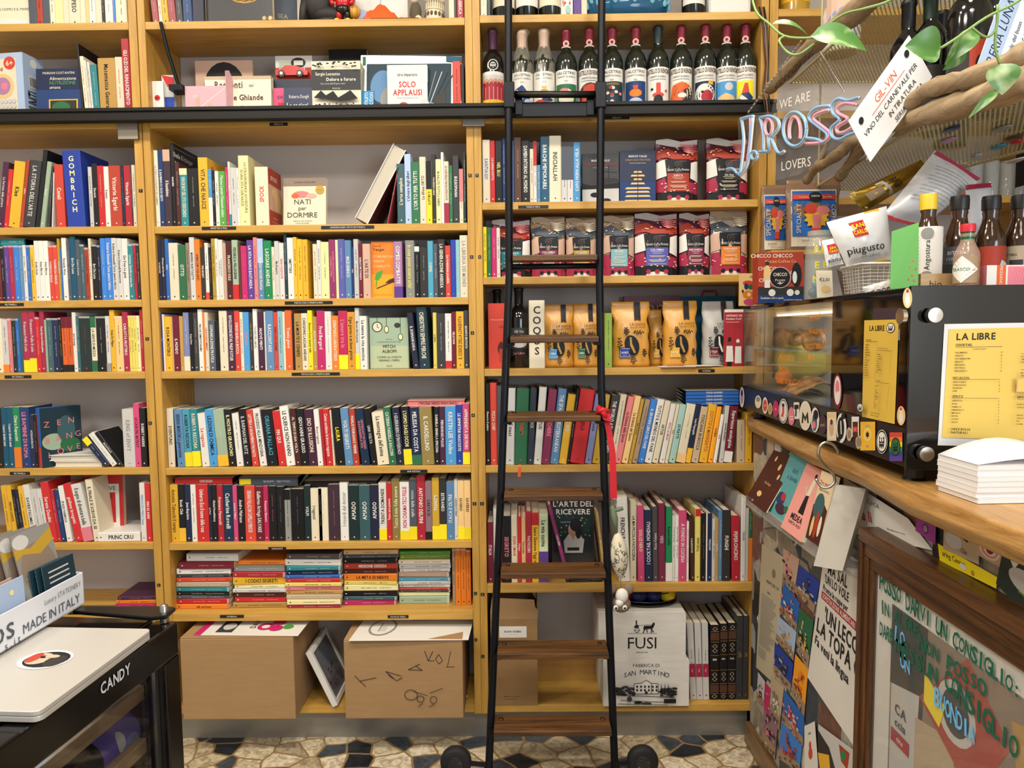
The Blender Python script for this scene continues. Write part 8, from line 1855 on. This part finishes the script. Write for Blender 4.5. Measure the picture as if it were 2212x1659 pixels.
# ---------------------------------------------------------------- acrylic neon-style sign
def neon():
    A, B = PY(1598, 300, -.24), PY(1868, 250, -.72); d = (B-A); d.z = 0; d.normalize(); nr = V((-d.y*-1, -d.x, 0)); nr = d.cross(V((0,0,1)))
    def q(zx, zy, off=0): return PP(1560+zx/3.393, zy/3.393, A+nr*off, nr)
    e = empty('neon_style_sign', q(560, 950), 'clear acrylic sign with big blue and pink tube letters hanging from driftwood', 'sign'); L0 = V(e.location)
    out = [(190,830),(360,820),(385,690),(690,620),(705,700),(780,730),(900,665),(1040,690),(1000,1000),(770,1100),(700,1180),(560,1280),(400,1320),(370,1120),(270,1160),(190,1240),(130,1320),(20,1290),(30,1200),(120,1150),(115,880)]
    MB().slab([q(*p)-L0 for p in out][::-1], .004, glass('sign_acrylic', 'e8ecee', .02, .03)).build('acrylic_plate', e)
    bl, pk_, wt = plastic('86b4dc', .4), plastic('e4a0b8', .4), plastic('eeeae4', .4)
    def el(cx, cy, rx, ry, a0=0, a1=2*math.pi): return [(cx+rx*math.cos(a0+(a1-a0)*k/20), cy+ry*math.sin(a0+(a1-a0)*k/20)) for k in range(21)]
    LT = {'letter_j': [(bl,[(132,872),(180,858),(228,850)]),(bl,[(140,875),(155,1000),(150,1110),(132,1250),(110,1270),(75,1235),(30,1240)]),(pk_,[(205,862),(205,1000),(182,1190)]),(bl,[(222,856),(200,1100),(180,1210),(135,1275),(120,1280)])], 'dot': [(bl, el(233,1138,24,30))],
     'letter_r': [(bl,[(275,862),(300,980),(300,1110)]),(bl,[(275,862),(350,850),(405,880),(410,940),(360,1005)]),(bl,[(270,1112),(300,1110),(335,1108)]),(bl,[(355,1005),(395,1100),(425,1122),(455,1105)]),(bl,[(335,1000),(342,1108)]),(pk_, el(338,930,28,60))],
     'letter_o': [(bl, el(530,945,85,125)),(pk_, el(530,965,42,110,math.pi*.85,math.pi*2.15))], 'letter_s': [(bl,[(785,775),(690,790),(632,860),(700,925),(770,985),(745,1040),(690,1020),(610,1010)]),(pk_,[(780,805),(700,830),(668,870),(740,930),(790,980),(740,1040),(610,1052)])],
     'letter_e': [(bl,[(1000,712),(920,735),(850,722),(805,770),(810,830),(860,875),(800,935),(805,1000),(860,1020),(920,990),(985,965)]),(pk_,[(980,765),(900,755),(845,790),(850,830),(920,872),(845,925),(845,970),(900,965),(960,925)])]}
    for nm, stx in LT.items():
        mb = MB()
        for m_, pts in stx:
            if len(pts) > 2: pts = [tuple(.5*(2*b_[z]+(c_[z]-a_[z])*t+(2*a_[z]-5*b_[z]+4*c_[z]-d_[z])*t*t+(3*b_[z]-a_[z]-3*c_[z]+d_[z])*t**3) for z in (0, 1)) for i in range(len(pts)-1) for a_, b_, c_, d_ in [(pts[max(0,i-1)], pts[i], pts[i+1], pts[min(len(pts)-1,i+2)])] for t in (0, .25, .5, .75)] + [pts[-1]]
            mb.tube([q(*p, .008)-L0 for p in pts], .0038, m_, 8)
            mb.tube([q(p[0]+7, p[1]+4,   .0055)-L0 for p in pts], .0040, wt, 6)
        mb.build(nm, e, smooth=True)
    t = MB(); o1 = q(530, 735, .006)-L0; vx = (q(660,690)-q(400,770)).normalized(); t.text(plane(o1, vx, V((0,0,1))), 'WE ARE', 0, 0, .034, ink('W'), sx=1.0); t.text(plane(q(540,1200,.006)-L0, vx, V((0,0,1))), 'LOVERS', 0, 0, .034, ink('W')); t.build('engraved_words', e)
    for a, b_ in (((190,825),(580,300)),((895,670),(690,330))):
        c = MB(); p0, p1 = q(*a)-L0, PY(1560+b_[0]/3.393, b_[1]/3.393, -.22 if b_[0] < 600 else -.25)-L0; n = int((p1-p0).length/.007)
        for k in range(n):
            cc = p0+(p1-p0)*((k+.5)/n); ax_ = (p1-p0).normalized(); s1 = ax_.orthogonal().normalized(); s1 = s1 if k % 2 else ax_.cross(s1); c.tube([cc+ax_*.0048*math.cos(w_)+s1*.0026*math.sin(w_) for w_ in [j*math.pi/4 for j in range(8)]], .0008, metal('c0bcb4', .3), 4, True)
        c.build('chain', e)
neon()
# cable bundle beside the ladder bay and glasses on the narrow bookcase
cb = MB()
for k, c_ in enumerate(('1a1a1a','8a5a3c','1a1a1a')): cb.tube([PY(1640+5*k, 15, -.01), PY(1649+4*k, 60, -.012), PY(1655+2*k, 140, -.015), PY(1648+6*k, 200, -.07), PY(1662+3*k, 300, -.07)], .003, plastic(c_), 6)
tag(cb.build('cable_bundle', smooth=True), 'bundle of dark cables running down beside the ladder bay post', 'cable')
GL = 'drinking glasses on the narrow bookcase shelf'
for k, px in enumerate((2022, 2065, 2105, 2140, 2172, 2200)):
    p = PY(px, 420, .06); o = MB().lathe([(.019,0),(.021,.01),(.023,.12),(.0215,.12),(.0195,.012),(.002,.008)], glass('tumbler', 'd8e0e0', .03, .28), 20, cap=False).build('drinking_glass', smooth=True); o.location = (p.x, .06, 1.871); tag(o, f'{["first","second","third","fourth","fifth","sixth"][k]} clear glass from the crisp packets on the narrow bookcase shelf', 'glass', GL)
p = PY(2080, 410, -.0); o = MB().box(p.x-.02, p.x+.02, .0, .015, 1.871, 1.925, plastic('d84030', .4)).build('red_tag'); tag(o, 'small red tag standing before the glasses', 'tag')
# ================================================================ fridge, laptop, card display (near, at the other side)
def fridge():
    C_, W_ = PZ(385, 1338, .895), PZ(95, 1545, .895); d = W_-C_; d.z = 0; d.normalize(); nrm = V((-d.y, d.x, 0)); 
    if nrm.x < 0: nrm = -nrm
    w, dep, h = .50, .46, .895
    e = empty('wine_fridge', (C_.x, C_.y, 0), 'black glass-door wine fridge with a laptop and card box on top', 'fridge')
    # local: x along door from far corner towards us, y outwards (door normal)
    e.rotation_euler = (0, 0, math.atan2(d.y, d.x)); sgn = 1 if V((-math.sin(e.rotation_euler.z), math.cos(e.rotation_euler.z), 0)).dot(nrm) > 0 else -1
    BK = col('0a0a0b', .16, 0, 'gloss', .6); S = lambda a: a*sgn
    def bx(x0, x1, y0, y1, z0, z1, m, nm, bev=0, par=None): a, b = sorted((S(y0), S(y1))); return MB().box(x0, x1, a, b, z0, z1, m).build(nm, par or e, bev)
    t = .025
    bx(0, w, -dep, -.05, .03, .05, BK, 'body_base'); bx(0, w, -dep, -.05, h-.03, h-.0, BK, 'body_top', .004); bx(0, t, -dep, -.05, .05, h-.03, BK, 'body_side'); bx(w-t, w, -dep, -.05, .05, h-.03, BK, 'body_side'); bx(t, w-t, -dep, -dep+.02, .05, h-.03, col('3a3a40', .4), 'body_rear')
    dr = bx(0, w, -.045, -.0, h-.066, h-.002, BK, 'door_frame', .004)
    bx(0, .045, -.045, 0, .04, h-.066, BK, 'door_stile', .003); bx(w-.05, w, -.045, 0, .04, h-.066, BK, 'door_stile', .003); bx(.045, w-.05, -.045, 0, .04, .12, BK, 'door_rail', .003)
    bx(.0455, w-.0505, -.03, -.02, .12, h-.066, glass('fridge_glass', '14161c', .03, .22), 'door_glass'); bx(.046, .056, -.022, -.016, .12, h-.066, metal('a8a8aa', .3), 'glass_trim')
    bpy.context.view_layer.update(); lc = e.matrix_world.inverted() @ PP(249, 1465, C_, nrm); tx = MB(); f = plane(V((lc.x, S(.0009), lc.z)), V((-S(1),0,0)), V((0,0,1))); tx.text(f, 'CANDY', 0, 0, .026, ink('c8ccd0'), bold=True, maxw=.075); tx.build('brand_lettering', dr)
    hp = MB().prism([(-.01,S(-.01)),(.03,S(-.005)),(.04,S(-.03)),(.02,S(-.2)),(-.0,S(-.2)),(-.015,S(-.03))][::sgn], h+.012, h+.02, col('101011', .3, .3, 'iron')); hp.build('hinge_plate', e, .002); MB().lathe([(.008,h+.0),(.008,h+.03),(.005,h+.034)], metal('b0aca4', .3), 12, Matrix.Translation((.012, S(-.02), 0))).build('hinge_bolt', e, smooth=.7)
    WS = wood('fridge_slat', '9a7a54', 'c0a078', 0, 14)
    for z in (.30, .50, .648, .752): bx(t+.005, w-t-.005, -.075, -.055, z, z+.028, WS, 'rack_front', .002); bx(t+.005, w-t-.005, -.40, -.075, z, z+.006, glass('rack_wire', 'b0b0b4', .2, .5), 'rack_wires')
    sl = bx(t+.05, w-t-.05, -.25, -.2, h-.038, h-.031, emis('fridge_led', (.75,.85,1), 60), 'led_strip')
    M_ = e.matrix_world.copy(); bpy.context.view_layer.update(); M_ = e.matrix_world.copy()
    for k, (x, z, cc, lab) in enumerate(((.20,.686,'7c68b0','bottle with a purple label lying in the wine fridge'),(.34,.686,'a86850','bottle with a copper label lying in the wine fridge'),(.12,.79,'8c8c94','bottle with a grey label lying on the upper fridge rack'),(.30,.79,'c0a070','bottle with a tan label lying on the upper fridge rack'))):
        T = M_ @ Matrix.Translation((x, S(-.09), z-.02+.038)) @ Matrix.Rotation(math.pi/2*sgn, 4, 'X'); o = MB().lathe([(.033,0),(.037,.01),(.037,.19),(.03,.22),(.014,.25),(.014,.29)], BLACKG, 22).build('wine_bottle', smooth=.9); MB().lathe([(.0376,.03),(.0376,.13)], paper(cc), 22, cap=False).build('label', o, smooth=True); o.matrix_world = T; tag(o, lab, 'bottle', 'bottles inside the wine fridge')
    lc = M_.inverted() @ PP(196, 1632, C_ - nrm*.11, nrm); T = M_ @ Matrix.Translation((lc.x-.15, lc.y, lc.z)) @ Matrix.Rotation(math.pi/2, 4, 'Y'); o = MB().lathe([(.034,0),(.039,.01),(.039,.19),(.03,.22),(.014,.25),(.014,.29)], BLACKG, 26).build('wine_bottle', smooth=.9)
    f = lambda x, y, l=0: V(((.0396+l)*math.sin(y/.0396), S(1)*(.0396+l)*math.cos(y/.0396), .06+x)); q = MB(); pl_ = paper('6c5aa8'); q.add([f(.11*a, -.05+.1*b/10) for b in range(11) for a in (0, 1)], [(2*b, 2*b+1, 2*b+3, 2*b+2) for b in range(10)], pl_); q.decor(lambda x, y, l=0: f(x, y-.05, l), .11, .1, [('e',.3,.6,.2,.2,'z2'),('e',.55,.4,.1,.2,'l'),('t',.5,.8,.15,'C','FUGGITIVO','',.8)], True); q.build('label', o); o.matrix_world = T; tag(o, 'bottle with a violet picture label lying lowest behind the fridge glass', 'bottle', 'bottles inside the wine fridge')
    return e, h
FR, FH = fridge()
def on_top():
    z = FH + .0012; t = .016; P_ = [PZ(x, y, z+t) for x, y in ((329,1358),(84,1538),(-60,1536),(-10,1334))]
    # laptop from its far corner and its near corner
    c0, c1 = P_[0], P_[1]; u = (c1-c0); u.z = 0; L_ = u.length; u.normalize(); n = V((u.y, -u.x, 0)); n = n if n.x < 0 else -n; W_ = .30
    def rr(r=.012, k=5):
        pts = []
        for cx, cy, a0 in ((r, r, math.pi), (L_-r, r, -math.pi/2), (L_-r, W_-r, 0), (r, W_-r, math.pi/2)):
            for i in range(k+1): a = a0+math.pi/2*i/k; pts.append((cx+r*math.cos(a), cy+r*math.sin(a)))
        return pts
    T = Matrix((( u.x, n.x, 0, c0.x), (u.y, n.y, 0, c0.y), (0,0,1,z), (0,0,0,1))); flip = u.cross(n).z < 0
    al = col('c6c2ba', .35, .35, 'aluminium', .5); pts = rr(); pts = pts[::-1] if flip else pts
    o = MB().prism(pts, .0, .008, al, T).build('laptop', bevel=.001); MB().prism(pts, .0088, t, al, T).build('lid', o, .001)
    s = MB(); C0 = PZ(98, 1425, z+t+.0003); f = plane(C0, -n, u*-1 if (-n).cross(u*-1).z > 0 else u); s.decor(f, .1, .1, [('e',.0,.0,.42,.34,'W'),('e',.02,.0,.36,.28,'K'),('e',-.12,.02,.2,.2,'#d8a890'),('e',-.22,.05,.1,.18,'c3'),('e',.2,-.05,.16,.2,'K2'),('e',-.08,.08,.06,.05,'K'),('e',.05,.1,.12,.06,'p4')]); s.build('sticker', o); tag(o, 'closed silver laptop with an oval portrait sticker on the black fridge', 'laptop')
    # card display box
    zz = z+t+.004; a, b = PZ(183, 1303, zz), PZ(0, 1412, zz); u2 = (b-a); u2.z = 0; u2.normalize(); n2 = V((u2.y, -u2.x, 0)); n2 = n2 if n2.y > 0 else -n2; L2, H2, D2 = .36, .062, .14
    e = empty('card_display_box', a, 'white cardboard counter display of greeting cards reading MADE IN ITALY', 'display box'); wh = paper('dcdfe6'); o_ = V((0,0,0))
    q = MB(); q.slab([o_, u2*L2, u2*L2+V((0,0,H2)), V((0,0,H2))] if u2.cross(V((0,0,1))).dot(n2) < 0 else [V((0,0,H2)), u2*L2+V((0,0,H2)), u2*L2, o_], .002, wh)
    f = plane(u2*0+n2*-.0006, u2*-1, V((0,0,1))); f = (lambda base: (lambda x, y, l=0: base + (-u2)*x + V((0,0,1))*y - n2*l))(u2*L2 - n2*.0008)
    q.text(f, 'MADE IN ITALY', L2-.09, .018, .024, ink('D'), maxw=.15); q.text(f, 'Luxury STATIONERY', L2-.06, .044, .014, ink('g'), maxw=.1); q.text(f, 'tos', L2-.222, .036, .058, ink('D'), maxw=.1); q.text(f, 's . i t', L2-.19, -.0 + .007, .018, ink('D'), maxw=.09); q.build('front_panel', e)
    MB().slab([n2*D2, n2*D2+V((0,0,H2*1.1)), n2*D2+u2*L2+V((0,0,H2*1.1)), n2*D2+u2*L2], .002, wh).build('rear_panel', e); MB().slab([o_, n2*D2, n2*D2+V((0,0,H2*1.1)), V((0,0,H2))], .002, wh).build('end_panel', e); MB().slab([o_, u2*L2, u2*L2+n2*D2, n2*D2], .002, wh).build('bottom', e); MB().slab([n2*D2*.55+u2*.12, n2*D2*.55+u2*L2, n2*D2*.55+u2*L2+V((0,0,H2)), n2*D2*.55+u2*.12+V((0,0,H2))], .0015, wh).build('divider', e)
    CG = 'greeting cards in the white display box'
    def gcard(s, y, w, h, cc, items, lab, lean=.2, tall=0, name='greeting_card'):
        base = a+u2*s+n2*y+V((0,0,.003)); up = (V((0,0,1))+u2*-.0+n2*lean).normalized(); mb = MB(); fx = lambda x, yy, l=0: base+u2*(w-x)+up*yy-n2*l
        q4 = [fx(0,h), fx(w,h), fx(w,0), fx(0,0)]; q4 = q4 if (q4[1]-q4[0]).cross(q4[3]-q4[0]).dot(n2) < 0 else q4[::-1]; mb.slab(q4, .0015, paper(cc)); mb.decor(fx, w, h, items); o = mb.build(name); tag(o, lab, 'card', CG)
    nm = ['nearest','second','third','fourth','fifth','sixth']
    for k in range(6): gcard(.012+.011*k, .02+.016*k, .10, .165-.002*k, 'b3', [('r',0,0,1,1,'g'),('e',.5,.55,.45,.3,'b3'),('p',[(0,.85),(.4,.8),(1,.95),(1,.8),(.6,.7),(.2,.76),(0,.72)],'Y2'),('e',.2,.9,.2,.08,'l'),('l',.1,.5,.9,.3,.02,'g'),('l',.2,.2,.9,.5,.02,'D')], f'{nm[k]} tall grey and ochre painted card of the row in the display box', .22)
    for k in range(4): gcard(.002+.006*k, .006+.008*k, .085, .098-.002*k, 'T', [('r',0,0,1,1,'T3'),('r',.0,.0,1,.12,'Y2')]+[('l',.15,.85-.1*j,.8,.85-.1*j,.03,'l') for k_ in range(1) for j in range(6)], f'{nm[k]} short dark lined card at the end of the display box', .12)
    for k in range(3): gcard(.135+.012*k, .012+.012*k, .12, .10, ['s2','p4','C3'][k], [('r',0,.0,1,.18,'W'),('e',.6,.2,.2,.08,'l'),('c',.75,.8,.05,'C2')] if k == 0 else [], ['pale blue card with a snowy ground','pinkish card behind the pale blue card','peach card third behind the pale blue one'][k]+' in the display box', .05)
    for k in range(3): gcard(.21+.03*k, .09+.012*k, .10, .14+.01*k, ['W','C','W'][k], [('p',[(0,1),(.5,.5),(1,1)],'l')] if k != 1 else [('l',.1,.85-.09*j,.8,.85-.09*j,.025,'g') for j in range(8)], ['white envelope','cream lined note','second white envelope behind the cream note'][k]+' standing at the back of the display box', .3, name='envelope' if k != 1 else 'note')
    vs = []
    tk = MB(); fs = []
    for i in range(13):
        an = i/12; c = a+u2*(.155-.05*an*an)+n2*.11+V((0,0,.05+.17*an)); vs += [c - u2*.012, c + u2*.012]
    tk.add(vs, [(2*i,2*i+1,2*i+3,2*i+2) for i in range(12)], paper('C2'), Matrix()); o = tk.build('paper_strip', smooth=True); o.modifiers.new('t','SOLIDIFY').thickness = .0006; tag(o, 'curling cream paper strip rising from the display box', 'paper strip')
    p = PZ(220, 1314, FH+.001); o = MB().box(p.x-.05, p.x+.02, p.y-.03, p.y+.015, FH+.0005, FH+.0015, paper('3a3a24')).decor(plane((p.x-.05,p.y-.03,FH+.0016),(1,0,0),(0,1,0)), .07, .045, [('t',.5,.5,.5,'y2','MAGIC','b',.8)]).build('sticker_sheet'); tag(o, 'dark sticker with yellow letters at the fridge rear edge', 'sticker')
on_top()
# ================================================================ gather: put every grouping point at the base of its thing
bpy.context.view_layer.update()
for o in list(C.objects):
    if o.type == 'EMPTY' and o.parent is None and o.location.length < 1e-6 and o.children:
        lo = [1e9]*3; hi = [-1e9]*3
        for ch in o.children:
            for c in ch.bound_box:
                q = ch.matrix_world @ V(c)
                for i in range(3): lo[i] = min(lo[i], q[i]); hi[i] = max(hi[i], q[i])
        loc = V(((lo[0]+hi[0])/2, (lo[1]+hi[1])/2, lo[2])); o.location = loc
        for ch in o.children: ch.matrix_parent_inverse = Matrix.Translation(-loc)
